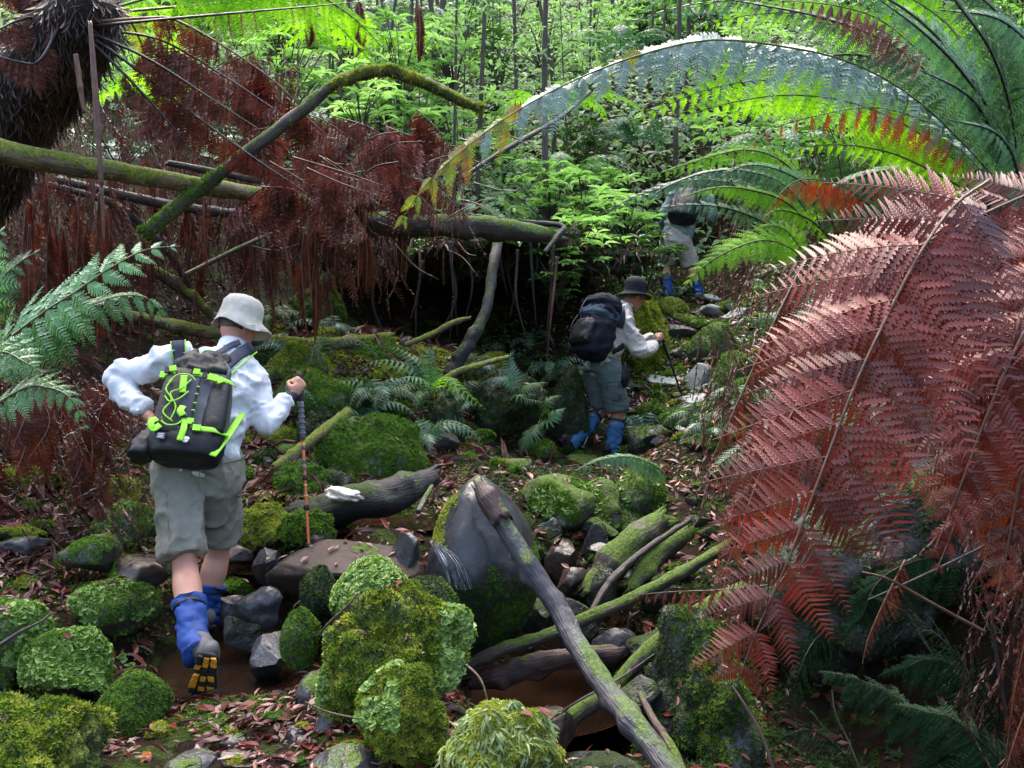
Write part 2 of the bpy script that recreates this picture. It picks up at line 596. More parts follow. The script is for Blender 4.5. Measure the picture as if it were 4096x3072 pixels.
M['leaf_mid'] = leafmat('green_shrub_leaves', [(.02, .06, .016), (.05, .13, .03), (.10, .22, .06)], .25, .35, 'attr', 1.0, nscale=1.2)
M['leaf_back'] = leafmat('light_painted_forest_leaves', [(.05, .11, .05), (.17, .30, .13), (.33, .49, .26), (.5, .63, .45)], .42, .5, 'attr', .45, nscale=.6, tint=(1.1, 1.2, .7))  # paled in colour to paint in the sheen and brightness of the slope

M['shirt'] = cloth('pale_shirt', (.60, .62, .66), (.72, .73, .76), .75, 5, .4)
M['shirt_cream'] = cloth('cream_shirt', (.50, .46, .44), (.62, .57, .54), .8, 5, .4)
M['shirt_green'] = cloth('grey_green_shirt', (.13, .18, .16), (.2, .26, .24), .8)
M['shorts_khaki'] = cloth('khaki_shorts', (.19, .18, .145), (.25, .235, .195), .85, 5, .4)
M['shorts_grey'] = cloth('grey_green_shorts', (.085, .115, .12), (.13, .165, .165), .8, 5, .4)
M['shorts_beige'] = cloth('beige_shorts', (.36, .31, .27), (.5, .44, .4), .85)
M['hat_pale'] = cloth('pale_hat', (.38, .36, .31), (.50, .48, .42), .85, 20, .3)
M['hat_dark'] = cloth('charcoal_hat', (.010, .012, .017), (.02, .023, .03), .8, 8, .3)
M['pack_grey'] = cloth('grey_pack_fabric', (.03, .037, .05), (.07, .08, .10), .6, 9, .3, spec=.4)
M['pack_black'] = cloth('black_pack_fabric', (.003, .0035, .005), (.009, .010, .013), .5, 9, .5, spec=.4)
M['pack_navy'] = cloth('navy_pack_fabric', (.004, .005, .011), (.012, .014, .027), .85, 9, .4)
M['pack_blue'] = cloth('blue_pack_fabric', (.025, .045, .07), (.05, .085, .12), .85, 9, .3)
M['strap_grey'] = cloth('slate_strap', (.035, .04, .065), (.06, .067, .10), .7, 9, .2)
M['lime'] = cloth('lime_webbing', (.25, .62, .03), (.36, .78, .07), .55, 30, .2)
M['white'] = cloth('white_patch', (.6, .62, .65), (.75, .76, .78), .6)
M['red'] = cloth('red_trim', (.6, .05, .03), (.7, .08, .04), .5)
M['gaiter_blue'] = cloth('blue_gaiter', (.008, .035, .17), (.02, .075, .33), .65, 11, .6, spec=.4)
M['gaiter_sky'] = cloth('sky_blue_gaiter', (.025, .09, .2), (.055, .17, .34), .7, 11, .6)
M['boot'] = cloth('dark_boot', (.015, .014, .014), (.045, .04, .038), .6, 20, .5)
M['boot_grey'] = cloth('grey_boot', (.07, .07, .075), (.14, .135, .135), .6, 20, .5)
M['sole'] = cloth('black_sole', (.01, .01, .01), (.02, .02, .02), .7, 30, .3)
M['lug'] = cloth('amber_lugs', (.42, .17, .01), (.6, .27, .02), .5, 30, .3)
M['skin'] = cloth('skin', (.48, .22, .15), (.58, .30, .22), .5, 8, .12, False, .4)
M['skin_dark'] = cloth('weathered_skin', (.36, .15, .09), (.46, .21, .14), .5, 8, .12, False, .4)
M['hair'] = cloth('grey_brown_hair', (.05, .035, .025), (.12, .09, .07), .7, 60, .6, False)
M['pole_orange'] = cloth('orange_pole_shaft', (.5, .10, .015), (.58, .13, .02), .28, 40, .05, False, .6)
M['pole_black'] = cloth('black_pole_grip', (.012, .013, .015), (.03, .03, .034), .5, 40, .3)
M['pole_grey'] = cloth('grey_pole_grip', (.09, .095, .11), (.16, .17, .19), .55, 40, .3)
M['metal'] = cloth('steel_tip', (.4, .4, .42), (.5, .5, .52), .3, 20, .05, False, .8)

# ------------------------------------------------------------------ terrain
def Zp(px, py, z):
    """point seen at a pixel on the level z"""
    k = SP + (384 - py) / FPX * CP
    d = (z - CAMZ) / k
    return W(px, py, d)


CTRL = [(-150, 760, 3.6), (60, 768, 3.4), (200, 768, 3.5), (330, 768, 3.5), (450, 768, 3.4), (150, 700, 4.2), (260, 690, 4.3),
        (208, 622, 4.95), (290, 640, 4.75), (60, 600, 4.8), (-80, 560, 5), (120, 520, 5.6), (20, 470, 5.6), (0, 380, 6.2), (100, 400, 6.8),
        (200, 400, 7.2), (300, 470, 6.4), (300, 430, 7.0), (345, 500, 5.9), (400, 525, 5.5), (290, 530, 5.5), (350, 560, 5.1),
        (260, 570, 5.2), (290, 600, 5.0), (380, 640, 4.4), (420, 700, 3.9),
        (520, 700, 5.0), (600, 740, 4.8), (560, 650, 5.4), (640, 620, 5.6), (520, 768, 4.6), (700, 660, 5.0), (720, 768, 4.2),
        (850, 740, 4.6), (1000, 740, 4.2), (950, 600, 4.6), (1024, 480, 4.5), (1120, 400, 4.5), (760, 540, 6), (850, 420, 6.5),
        (800, 330, 8), (900, 260, 8), (1024, 250, 7), (480, 480, 6.6), (590, 478, 6.9), (680, 475, 7), (600, 455, 8.8), (560, 462, 8.6),
        (640, 440, 9), (665, 410, 9.4), (690, 370, 10), (690, 330, 11), (700, 303, 12.3), (690, 270, 13.5), (660, 275, 13), (760, 280, 12),
        (400, 480, 6.8), (380, 400, 7.4), (450, 440, 7.4), (500, 445, 8), (540, 390, 9), (480, 360, 8.8), (400, 350, 8.2),
        (330, 345, 8), (450, 335, 10.2), (380, 335, 10), (540, 345, 10.2), (250, 320, 8.6), (450, 215, 11.6), (560, 240, 11), (330, 210, 11), (200, 220, 10.2),
        (100, 240, 9), (0, 270, 7.2), (512, 150, 15), (512, 50, 20), (512, -50, 28), (700, 150, 15), (850, 120, 13), (1024, 100, 11),
        (300, 100, 14), (100, 80, 12.5), (-100, 120, 9)]
_pts = [tuple(W(*c)) for c in CTRL] + [(-8, -5, .4), (8, -5, .4), (0, -8, .1), (0, 0, .0), (2.2, 1.5, -.1), (-2.2, 1.5, .1), (1.5, 3, -.3), (2.6, 3.2, -.1), (-2.6, 3, .35),
                                       (-6, 4, 1.8), (6, 4, 1.6), (-15, 10, 5), (15, 10, 5), (-25, 30, 14), (25, 30, 14), (0, 62, 27),
                                       (-40, 60, 27), (40, 60, 27), (-40, -20, 4), (40, -20, 4), (-40, 10, 10), (40, 10, 10)]
_pts = np.array(_pts)


def _phi(a, b):
    d = np.linalg.norm(a[:, None, :2] - b[None, :, :2], axis=2)
    return np.sqrt(d * d + .09)


_A = _phi(_pts, _pts) - np.eye(len(_pts)) * .05
_w = np.linalg.solve(np.block([[_A, np.ones((len(_pts), 1))], [np.ones((1, len(_pts))), np.zeros((1, 1))]]),
                     np.concatenate([_pts[:, 2], [0]]))

POOLS = []


def pool(px, py, z, rx, ry, depth=.06):
    c = Zp(px, py, z)
    POOLS.append((c.x, c.y, rx, ry, z, depth))
    return c


pool(352, 524, .40, .55, .22, .05)
pool(285, 560, .22, .42, .30, .05)
pool(262, 655, -.03, .46, .55, .06)
pool(545, 690, -.42, .45, .55, .10)
pool(560, 760, -.60, .45, .45, .12)


def gz(xy):
    xy = np.asarray(xy, dtype=np.float64).reshape(-1, 2)
    out = np.empty(len(xy))
    for s in range(0, len(xy), 8000):
        q = xy[s:s + 8000]
        out[s:s + 8000] = _phi(np.c_[q, np.zeros(len(q))], _pts) @ _w[:-1] + _w[-1]
    p = np.c_[xy, np.zeros(len(xy))]
    far = np.clip(np.linalg.norm(xy, axis=1) / 9, .5, 4)
    out += (fbm(p * 1.1, 3, 3) - .5) * .16 * far + (fbm(p * 4.3, 3, 9) - .5) * .07
    for (cx, cy, rx, ry, z, dp) in POOLS:
        q = ((xy[:, 0] - cx) / rx) ** 2 + ((xy[:, 1] - cy) / ry) ** 2
        k = np.clip(1.6 - q, 0, 1)
        out = out * (1 - k) + np.minimum(out, z - dp) * k
    return out


def g1(x, y):
    return float(gz([[x, y]])[0])


def H(px, py, d0=2.5, d1=40):
    """where the view ray through a pixel meets the ground"""
    ds = np.linspace(d0, d1, 220)
    for _k in range(2):
        P = np.array([W(px, py, d) for d in ds])
        z = gz(P[:, :2])
        i = int(np.argmax(P[:, 2] < z))
        if P[i, 2] >= z[i]:
            i = len(ds) - 1
        if _k == 0:
            ds = np.linspace(ds[max(i - 1, 0)], ds[i], 14)
    return Vector(P[i]), ds[i]


n_g = 240
u = np.linspace(-1, 1, n_g)
gx = 45 * np.sinh(3.2 * u) / np.sinh(3.2)
gy = 5.5 + np.where(u < 0, 28, 62) * np.sinh(3.2 * u) / np.sinh(3.2)
GX, GY = np.meshgrid(gx, gy)
GV = np.c_[GX.ravel(), GY.ravel(), gz(np.c_[GX.ravel(), GY.ravel()])]
_i = np.arange(n_g * n_g).reshape(n_g, n_g)
GF4 = np.stack([_i[:-1, :-1], _i[:-1, 1:], _i[1:, 1:], _i[1:, :-1]], axis=2).reshape(-1, 4)
GF = np.concatenate([GF4[:, [0, 1, 2]], GF4[:, [0, 2, 3]]])
g = ob('ground', GV, GF, M['soil'])
tag(g, 'damp brown forest floor climbing a gully between two banks', None, None, 'structure')

# water
m, nt, b, out = base_mat('brown_stream_water')
geo = nd(nt, 'ShaderNodeNewGeometry')
b.inputs['Base Color'].default_value = (.03, .015, .008, 1)
b.inputs['Roughness'].default_value = .04
b.inputs['IOR'].default_value = 1.33
b.inputs['Transmission Weight'].default_value = .25
mp = nd(nt, 'ShaderNodeMapping')
mp.inputs['Scale'].default_value = (1, .45, 1)
nt.links.new(geo.outputs['Position'], mp.inputs[0])
bump(nt, noise(nt, mp.outputs[0], 22, 3), .35, .012, b)
M['water'] = m


def water(name, px, py, z, rx, ry, label):
    c = Zp(px, py, z)
    a = np.linspace(0, 2 * math.pi, 48, endpoint=False)
    V = np.c_[c.x + np.cos(a) * rx * 1.12, c.y + np.sin(a) * ry * 1.12, np.full(48, z)]
    V = np.concatenate([V, [[c.x, c.y, z]]])
    F = np.array([(i, (i + 1) % 48, 48) for i in range(48)])
    o = ob(name, V, F, M['water'], smooth=False)
    tag(o, label, None, None, 'structure')


water('stream_pool', 352, 524, .40, .55, .22, 'brown stream pool behind the flat slab')
water('stream_pool', 285, 560, .22, .42, .30, 'shallow running water between the stream stones')
water('stream_pool', 262, 655, -.03, .46, .55, 'still brown shallow water beside the walking hiker')
water('stream_pool', 545, 690, -.42, .45, .55, 'dark water under the crossing logs')
water('stream_pool', 560, 760, -.60, .45, .45, 'black pool at the foot of the gully')

# ------------------------------------------------------------------ rocks and moss
def leaf_t(w=.3, curl=.25, fold=.12):
    V = [(0, 0, 0), (.35, -w * .5, fold * w), (.35, w * .5, fold * w), (.4, 0, -.03), (.72, -w * .36, -curl * .3 + fold * w), (.72, w * .36, -curl * .3 + fold * w), (1, 0, -curl)]
    F = [(0, 1, 3), (0, 3, 2), (1, 4, 3), (3, 4, 6), (3, 6, 5), (2, 3, 5)]
    return np.array(V, dtype=float), np.array(F)


def sprig_t(n=4, w=.35, up=.55, seed=1):
    """a tuft of pointed leaflets"""
    r = random.Random(seed)
    V, F = [], []
    for i in range(n):
        a = i / n * 6.283 + r.uniform(-.4, .4)
        u_ = up * r.uniform(.4, 1.5)
        c, s = math.cos(a), math.sin(a)
        L = r.uniform(.7, 1.15)
        k = len(V)
        V += [(c * .12 - s * w * .55, s * .12 + c * w * .55, u_ * .25), (c * .12 + s * w * .55, s * .12 - c * w * .55, u_ * .25), (c * L, s * L, u_ * .85)]
        F.append((k, k + 1, k + 2))
    return np.array(V), np.array(F)


def disc_t(n=6, cup=.18):
    V = [(0, 0, 0.02)] + [(math.cos(i / n * 6.283) * (1 if i % 2 else .8), math.sin(i / n * 6.283) * (1 if i % 2 else .8), cup * (1 if i % 3 else .3)) for i in range(n)]
    return np.array(V), np.array([(0, 1 + i, 1 + (i + 1) % n) for i in range(n)])


TPL = {'sprig': sprig_t(4, .5), 'sprig2': sprig_t(4, .35, 1.0, 5), 'disc': disc_t(), 'leaf': leaf_t(), 'strap': leaf_t(.2, .5, .2), 'fine': sprig_t(4, .4, 1.3, 9), 'strand': leaf_t(.07, .3, .2)}


def moss_on(parent, V, F, kind, mat, n, size, nz_min=-.15, patch=None, patch_scale=4.0, seed=0, name='moss', lift=.0, region=None):
    """many leaflets over a surface, as one part of the thing"""
    def filt(c, nr):
        k = (nr[:, 2] > nz_min).astype(float)
        if patch is not None:
            k = k * (fbm(c * patch_scale + seed * 7.1, 3, seed) > patch)
        if region is not None:
            k = k * region(c)
        return k
    p, nr = sample(V, F, n, filt)
    if len(p) == 0:
        return None
    up = unit(nr + np.array([0, 0, .5]))
    sc = size * RNG.uniform(.55, 1.5, len(p))
    v, f, r = scatter(*TPL[kind], p + nr * lift, up, RNG.uniform(0, 6.28, len(p)), sc, np.full(len(p), .35))
    o = ob(name, v, f, M[mat], parent, attr=r)
    o['kind'] = 'stuff'
    return o


def rock_arrays(c, r, seed, ang=.8, rough=.16, sub=4, rot=(0, 0, 0), nplanes=13):
    V, F = ico(sub)
    rg = np.random.default_rng(seed)
    for k in range(nplanes):
        n = unit(rg.normal(0, 1, 3))
        h = rg.uniform(.45, .8)
        d = V @ n
        V = V - np.clip(d - h, 0, None)[:, None] * n * ang
    V = V * (1 + rough * 2.6 * (fbm(V * 1.3 + seed * 1.7, 2, seed) - .5) + (rough * 1.5 if rough >= .2 else rough * .6) * (fbm(V * 3.1 + seed * 1.1, 2, seed + 7) - .5) + (rough * 1.3 if rough >= .2 else .05) * (fbm(V * 7 + seed, 3, seed + 3) - .5))[:, None]
    from mathutils import Euler
    mt = np.array(Euler(rot).to_matrix())
    V = (V * np.array(r)) @ mt.T + np.array(c)
    return V, F


RS = [100]
ROCKS = []


def rock(name, label, px, py, d, w, h, mat='rock', dep=None, ang=.8, rough=.16, sub=4, rot=None, group=None, cat_='rock', moss=(), sink=.45, onground=False):
    RS[0] += 1
    s = RS[0]
    if onground:
        d = H(px, py + h * .5)[1] + .1
    py += h * sink / 2
    h *= 1 + sink
    k = d / FPX
    c = W(px, py, d)
    r = (w * k / 2, (dep if dep else .8 * w * k / 2), h * k / 2)
    rot = rot or (rnd.uniform(-.12, .12), rnd.uniform(-.12, .12), rnd.uniform(-.3, .3))
    V, F = rock_arrays(c, r, s, ang, rough, sub, rot)
    base = Vector((c.x, c.y, c.z - r[2]))
    ROCKS.append((V, F))
    o = ob(name, V, F, M[mat], None, base)
    tag(o, label, cat_, group)
    for (kind, mm, n, size, nz, patch) in moss:
        moss_on(o, V, F, kind, mm, n, size, nz, patch, 4.0, s)
    return o, V, F


# near boulders
o, V, F = rock('mossy_boulder', 'large round boulder thick with yellow green moss beside the stream', 382, 636, 3.85, 146, 110, 'rock_yellow', .26, .45, .3, 5, moss=[
    ('sprig', 'moss_y', 14000, .0145, -.5, .38), ('fine', 'moss_g', 3000, .016, -.5, .5), ('disc', 'liverwort', 1300, .014, -.4, .52), ('sprig2', 'moss_d', 2500, .016, -.6, None)])
moss_on(o, V, F, 'disc', 'liverwort', 1500, .015, -.5, None, lift=.009, region=lambda c: ((c[:, 0] < W(335, 640, 3.85).x) * 1.0 + (c[:, 0] > W(440, 640, 3.85).x) * .6) * (fbm(c * 9, 2, 4) > .45))
o, V, F = rock('mossy_boulder', 'small rounded boulder capped with golden moss and pale leafy growth', 404, 702, 3.5, 88, 66, 'rock_yellow', .17, .45, .28, 5, moss=[
    ('sprig', 'moss_y', 7500, .011, -.4, .36), ('fine', 'moss_g', 1800, .012, -.4, .48), ('sprig2', 'moss_d', 1200, .012, -.6, None)])
moss_on(o, V, F, 'disc', 'liverwort', 1100, .013, -.4, None, lift=.008, region=lambda c: (c[:, 0] < W(402, 690, 3.5).x) * (c[:, 2] > W(402, 712, 3.5).z) * (fbm(c * 11, 2, 4) > .42))
o, V, F = rock('strap_moss_boulder', 'rock covered with shaggy pale green strap leaved moss at the bottom edge', 496, 745, 3.15, 136, 84, 'rock_yellow', .17, .4, .26, 5, moss=[
    ('sprig', 'moss_y', 3500, .010, -.3, None)])
p_, n_ = sample(V, F, 1500, lambda c, nr: (nr[:, 2] > -.25) * 1.0 * (c[:, 0] < W(552, 740, 3.15).x))
dn = np.array([0, 0, -1.0]) + n_ * .9
v_, f_, r_ = scatter(*TPL['strap'], p_, unit(n_ + np.array([0, -.2, .25])), RNG.normal(0, .5, len(p_)), .040 * RNG.uniform(.6, 1.3, len(p_)), np.full(len(p_), .3), ref=unit(dn + n_ * .4))
v_[:, 2] += .004
ms = ob('moss', v_, f_, M['straw_moss'], o, attr=r_)
ms['kind'] = 'stuff'
o, V, F = rock('mossy_boulder', 'broad boulder under bright green cushion moss in the bottom left corner', 40, 740, 3.3, 150, 100, 'rock_yellow', .24, .45, .3, 5, moss=[
    ('sprig', 'moss_y', 11000, .015, -.4, .38), ('sprig2', 'moss_d', 1800, .016, -.6, None), ('sprig', 'moss_g', 5000, .015, -.4, .48), ('disc', 'moss_g', 1500, .014, -.2, .5)])
rock('mossy_boulder', 'low grey boulder with a green moss skirt behind the corner cushion moss', 133, 698, 3.95, 82, 60, 'rock_mossy', .18, .5, .12, 5, moss=[('sprig', 'moss_g', 3500, .009, -.6, .46), ('sprig', 'moss_d', 1500, .009, -.6, None)])
rock('mossy_boulder', 'angular boulder hung with round pale liverwort leaves at the left side', 72, 648, 4.15, 120, 74, 'rock_dark', .22, .8, .14, 5, moss=[('disc', 'liverwort', 1500, .013, -.7, .44), ('sprig', 'moss_g', 3500, .011, -.7, None)])
rock('mossy_boulder', 'mossy boulder cut by the left edge above the cushion moss', 12, 622, 4.2, 84, 78, 'rock_mossy', .2, .7, .14, 5, moss=[('disc', 'liverwort', 900, .014, -.6, .5), ('sprig', 'moss_g', 2500, .011, -.6, None)])
rock('mossy_boulder', 'mossy bank stone with pale liverwort left of the walking boots', 118, 600, 4.75, 92, 50, 'rock_mossy', .24, .6, .14, 4, moss=[('disc', 'liverwort', 600, .013, -.5, .45), ('sprig', 'moss_g', 2000, .011, -.5, None)])
rock('bank_stone', 'flat grey brown stone with moss on top among red leaves', 100, 547, 5.0, 72, 36, 'rock', .2, .8, .1, 4, moss=[('sprig', 'moss_g', 800, .010, .1, .5)])
rock('bank_stone', 'brown slab of stone beside the hiker\'s left calf', 138, 568, 4.95, 78, 34, 'rock_brown', .2, .7, .1, 4, moss=[('sprig', 'moss_g', 500, .010, .1, .56)])
rock('mossy_boulder', 'mossy bank stone behind the khaki shorts on the left', 128, 520, 5.5, 78, 40, 'rock_mossy', .22, .5, .14, 4, moss=[('disc', 'liverwort', 500, .013, -.4, .45), ('sprig', 'moss_g', 1800, .012, -.5, None)])
o, V, F = rock('grey_boulder', 'tall smooth grey boulder with a mossy flank behind the diagonal log', 479, 562, 5.15, 120, 194, 'rock_slick', .34, .4, .07, 5, rot=(.1, .05, .2), moss=[], sink=.1)
moss_on(o, V, F, 'fine', 'moss_d', 9000, .011, -.8, None, region=lambda c: (c[:, 2] < W(500, 565, 5.15).z) * (c[:, 0] > W(445, 560, 5.15).x) * 1.0)
moss_on(o, V, F, 'sprig', 'moss_g', 2500, .010, -.8, None, region=lambda c: (c[:, 2] < W(500, 545, 5.15).z) * (c[:, 0] > W(490, 560, 5.15).x) * (fbm(c * 6, 3, 2) > .45))
moss_on(o, V, F, 'sprig', 'moss_y', 1600, .008, -.3, None, region=lambda c: (c[:, 0] < W(460, 500, 5.15).x) * (c[:, 2] > W(450, 535, 5.15).z) * (fbm(c * 5, 3, 8) > .5))
rock('stream_slab', 'flat brown wet slab with the stream sliding over it', 350, 556, 5.05, 176, 50, 'rock_slab', .34, .9, .08, 5, rot=(.04, .03, .1))
rock('stream_slab', 'reddish rounded stone at the back of the wet slab', 318, 533, 5.4, 44, 24, 'rock_brown', .16, .5, .14, 5)
rock('stream_slab', 'square grey stone end beside the little waterfall', 405, 555, 4.98, 36, 46, 'rock_bare', .14, .9, .14, 5)
rock('liverwort_boulder', 'stone topped with pale lettuce like liverwort behind the large mossy boulder', 372, 578, 4.45, 78, 66, 'rock_mossy', .2, .4, .12, 5, moss=[('disc', 'liverwort', 1500, .014, .05, None), ('sprig', 'moss_g', 2500, .010, -.6, None)])
rock('mossy_boulder', 'dark mossy rock at the foot of the little waterfall', 432, 596, 4.6, 62, 50, 'rock_dark', .2, .4, .14, 4, moss=[('sprig', 'moss_d', 2500, .012, -.6, None), ('sprig', 'moss_g', 700, .010, .1, .5)])
rock('stream_stone', 'blue grey wet stone with a pale glossy face in the stream', 260, 598, 4.85, 62, 38, 'rock_bare', .13, 1.0, .14, 5, rot=(.3, .25, .3))
rock('stream_stone', 'low dark wedge shaped stone just above the brown pool', 240, 624, 4.75, 54, 34, 'rock_dark', .12, .9, .14, 5)
rock('stream_stone', 'dark tilted stone half sunk in the brown pool', 272, 648, 4.5, 56, 36, 'rock_bare', .13, 1.0, .14, 5, rot=(.2, .45, .3))
rock('stream_stone', 'rounded grey stone right behind the blue gaiter', 226, 604, 5.1, 46, 26, 'rock_bare', .13, .7, .14, 5)
rock('stream_stone', 'pale brown flat stone chip at the water edge by the shorts', 236, 553, 5.4, 36, 16, 'rock_brown', .08, .9, .14, 5)
rock('stream_stone', 'thin slaty stone leaning at the pool above the wet stones', 268, 558, 5.3, 44, 26, 'rock_bare', .12, 1.0, .14, 5, rot=(.2, -.3, .2))
rock('mossy_boulder', 'small mossy stone at the trekking pole tip', 300, 630, 4.35, 36, 50, 'rock_mossy', .12, .5, .1, 4, moss=[('sprig', 'moss_g', 1600, .009, -.5, None)])
rock('mossy_boulder', 'dark mossy stone below the wet slab right of the pole', 318, 585, 4.75, 46, 44, 'rock_dark', .15, .5, .1, 4, moss=[('sprig', 'moss_d', 2000, .010, -.6, None)])
rock('path_stone', 'pale angular split stone on the leaf strewn path', 296, 738, 3.65, 46, 38, 'rock_bare', .09, 1.0, .14, 5, rot=(.4, .2, .5))
rock('path_stone', 'blue grey stone against the golden mossy boulder', 332, 716, 3.75, 44, 46, 'rock_bare', .1, .9, .14, 5)
rock('path_stone', 'brown wedge of stone at the bottom edge among leaves', 246, 758, 3.55, 56, 42, 'rock_brown', .1, 1.0, .14, 5)
rock('path_stone', 'flat grey stone sunk in leaves at the bottom edge', 192, 764, 3.5, 66, 30, 'rock', .14, .8, .14, 5)
rock('path_stone', 'large flat grey stone in front of the golden mossy boulder', 350, 764, 3.4, 84, 36, 'rock', .15, .8, .14, 5, moss=[('sprig', 'moss_y', 500, .008, .2, .55)])
rock('path_stone', 'flat grey stone under the raised boot', 232, 706, 4.1, 66, 22, 'rock_brown', .14, .8, .14, 5)
rock('path_stone', 'wet dark stone between the pool and the mossy boulder', 318, 690, 4.05, 46, 34, 'rock', .12, .8, .14, 5)
# ledge row below the second hiker
rock('ledge_boulder', 'mossy ledge boulder just right of the tall grey boulder', 560, 490, 6.7, 96, 52, 'rock_mossy', .3, .6, .14, 5, moss=[('sprig', 'moss_g', 2500, .013, -.3, .45), ('disc', 'liverwort', 350, .017, -.2, .52)], onground=True)
rock('ledge_boulder', 'rounded mossy ledge boulder below the rear boot of the second hiker', 600, 500, 6.4, 62, 50, 'rock_mossy', .25, .5, .14, 5, moss=[('sprig', 'moss_g', 1200, .012, -.4, .48), ('disc', 'liverwort', 250, .016, -.2, .5)], onground=True)
rock('ledge_boulder', 'mossy ledge boulder under the pale arching frond', 640, 487, 6.6, 66, 56, 'rock_mossy', .25, .5, .14, 5, moss=[('sprig', 'moss_g', 1600, .013, -.4, None), ('disc', 'liverwort', 250, .016, -.3, .5)], onground=True)
rock('ledge_boulder', 'flat mossy stone below the pale arching frond', 628, 517, 6.2, 48, 24, 'rock_mossy', .2, .8, .1, 4, moss=[('sprig', 'moss_g', 500, .012, 0, None)], onground=True)
for i, (x, y, d, w, h, mt, lb) in enumerate([
        (562, 556, 6.0, 36, 54, 'rock_brown', 'reddish square stone in the dry wall right of the diagonal log'),
        (570, 578, 5.7, 44, 40, 'rock_brown', 'red brown stone at the foot of the dry wall'),
        (592, 543, 6.1, 34, 46, 'rock_dark', 'dark upright stone in the dry wall'),
        (606, 548, 5.9, 38, 28, 'rock_bare', 'rounded blue grey stone perched in the dry wall'),
        (600, 580, 5.6, 42, 36, 'rock_dark', 'dark stone below the rounded blue grey stone'),
        (540, 600, 5.6, 44, 46, 'rock_dark', 'black wet stone behind the diagonal log'),
        (575, 610, 5.4, 56, 34, 'rock_dark', 'low black stone above the crossed poles'),
        (600, 525, 6.2, 36, 18, 'rock_mossy', 'thin mossy stone capping the dry wall'),
        (545, 535, 6.2, 40, 44, 'rock_dark', 'dark stone wedged under the mossy ledge')]):
    rock('wall_stone', lb, x, y, d, w, h, mt, .14, .95, .14, 5)
for i, (x, y, d, w, h, mt, lb) in enumerate([
        (548, 720, 4.3, 76, 38, 'rock_brown', 'rounded brown stone under the rotten log'),
        (612, 640, 5.2, 50, 30, 'rock_bare', 'grey stone between the crossed poles'),
        (655, 640, 5.0, 60, 36, 'rock_dark', 'black stone under the thick mossy pole'),
        (640, 690, 4.6, 60, 34, 'rock_dark', 'dark stone right of the diagonal log'),
        (600, 762, 4.2, 90, 30, 'rock_dark', 'black stone at the bottom edge under the logs'),
        (660, 590, 5.6, 52, 34, 'rock_dark', 'dark stone below the broken mossy stem')]):
    rock('gully_stone', lb, x, y, d, w, h, mt, .16, .8, .14, 5)
# steps to the right
for i, (x, y, d, w, h, mt, lb, mo) in enumerate([
        (712, 309, 11.9, 40, 16, 'rock_pale', 'pale round flat stone on the upper path', 0),
        (737, 313, 12.0, 34, 10, 'rock_pale', 'pale slab beside the round flat stone on the upper path', 0),
        (716, 342, 10.6, 58, 38, 'rock_mossy', 'large tilted stone with yellow moss above the steps', 700),
        (735, 372, 9.8, 60, 40, 'rock_mossy', 'mossy stone right of the stone steps', 900),
        (684, 318, 11.6, 34, 14, 'rock_yellow', 'small mossy stone on the upper path by the hiker\'s foot', 300),
        (676, 331, 11.2, 44, 12, 'rock', 'flat dark step stone high on the path', 0),
        (682, 352, 10.6, 50, 14, 'rock', 'long thin step stone behind the second hiker', 0),
        (700, 376, 10.0, 30, 26, 'rock_pale', 'upright pale grey stone beside the steps', 0),
        (672, 378, 10.0, 56, 12, 'rock_pale', 'pale thin step stone near the pole', 0),
        (660, 396, 9.6, 30, 20, 'rock_mossy', 'mossy stone just right of the grey green shorts', 400),
        (694, 398, 9.6, 50, 12, 'rock_pale', 'flat pale step stone below the upright stone', 0),
        (690, 411, 9.3, 62, 26, 'rock_mossy', 'mossy step stone at the pole tip', 900),
        (652, 434, 9.0, 66, 32, 'rock', 'big dark step stone in front of the second hiker\'s boots', 250),
        (650, 408, 9.4, 36, 26, 'rock_mossy', 'moss cushion stone by the second hiker\'s knee', 700),
        (632, 385, 9.9, 40, 14, 'rock', 'flat stone beside the mossy stump', 0),
        (705, 440, 8.4, 56, 24, 'rock_dark', 'dark stone beside the lowest step', 200)]):
    rock('step_stone', lb, x, y, d, w, h, mt, None, .9, .14, 4, onground=True, moss=([('sprig', 'moss_g', mo, .016, -.3, None)] if mo else []))
# mossy stump behind hiker two
rock('mossy_stump', 'tall stump wrapped in hanging yellow green moss behind the second hiker', 640, 338, 10.2, 62, 92, 'rock_yellow', .3, .3, .2, 5, cat_='stump', sink=.1, moss=[('sprig2', 'moss_y', 7000, .026, -.8, None), ('fine', 'moss_y', 2500, .03, -.8, None)])
rock('mossy_boulder', 'small bright moss cushion below the dark hat', 668, 305, 11.4, 40, 16, 'rock_yellow', None, .3, .1, 4, moss=[('sprig', 'moss_y', 600, .018, -.3, None)])
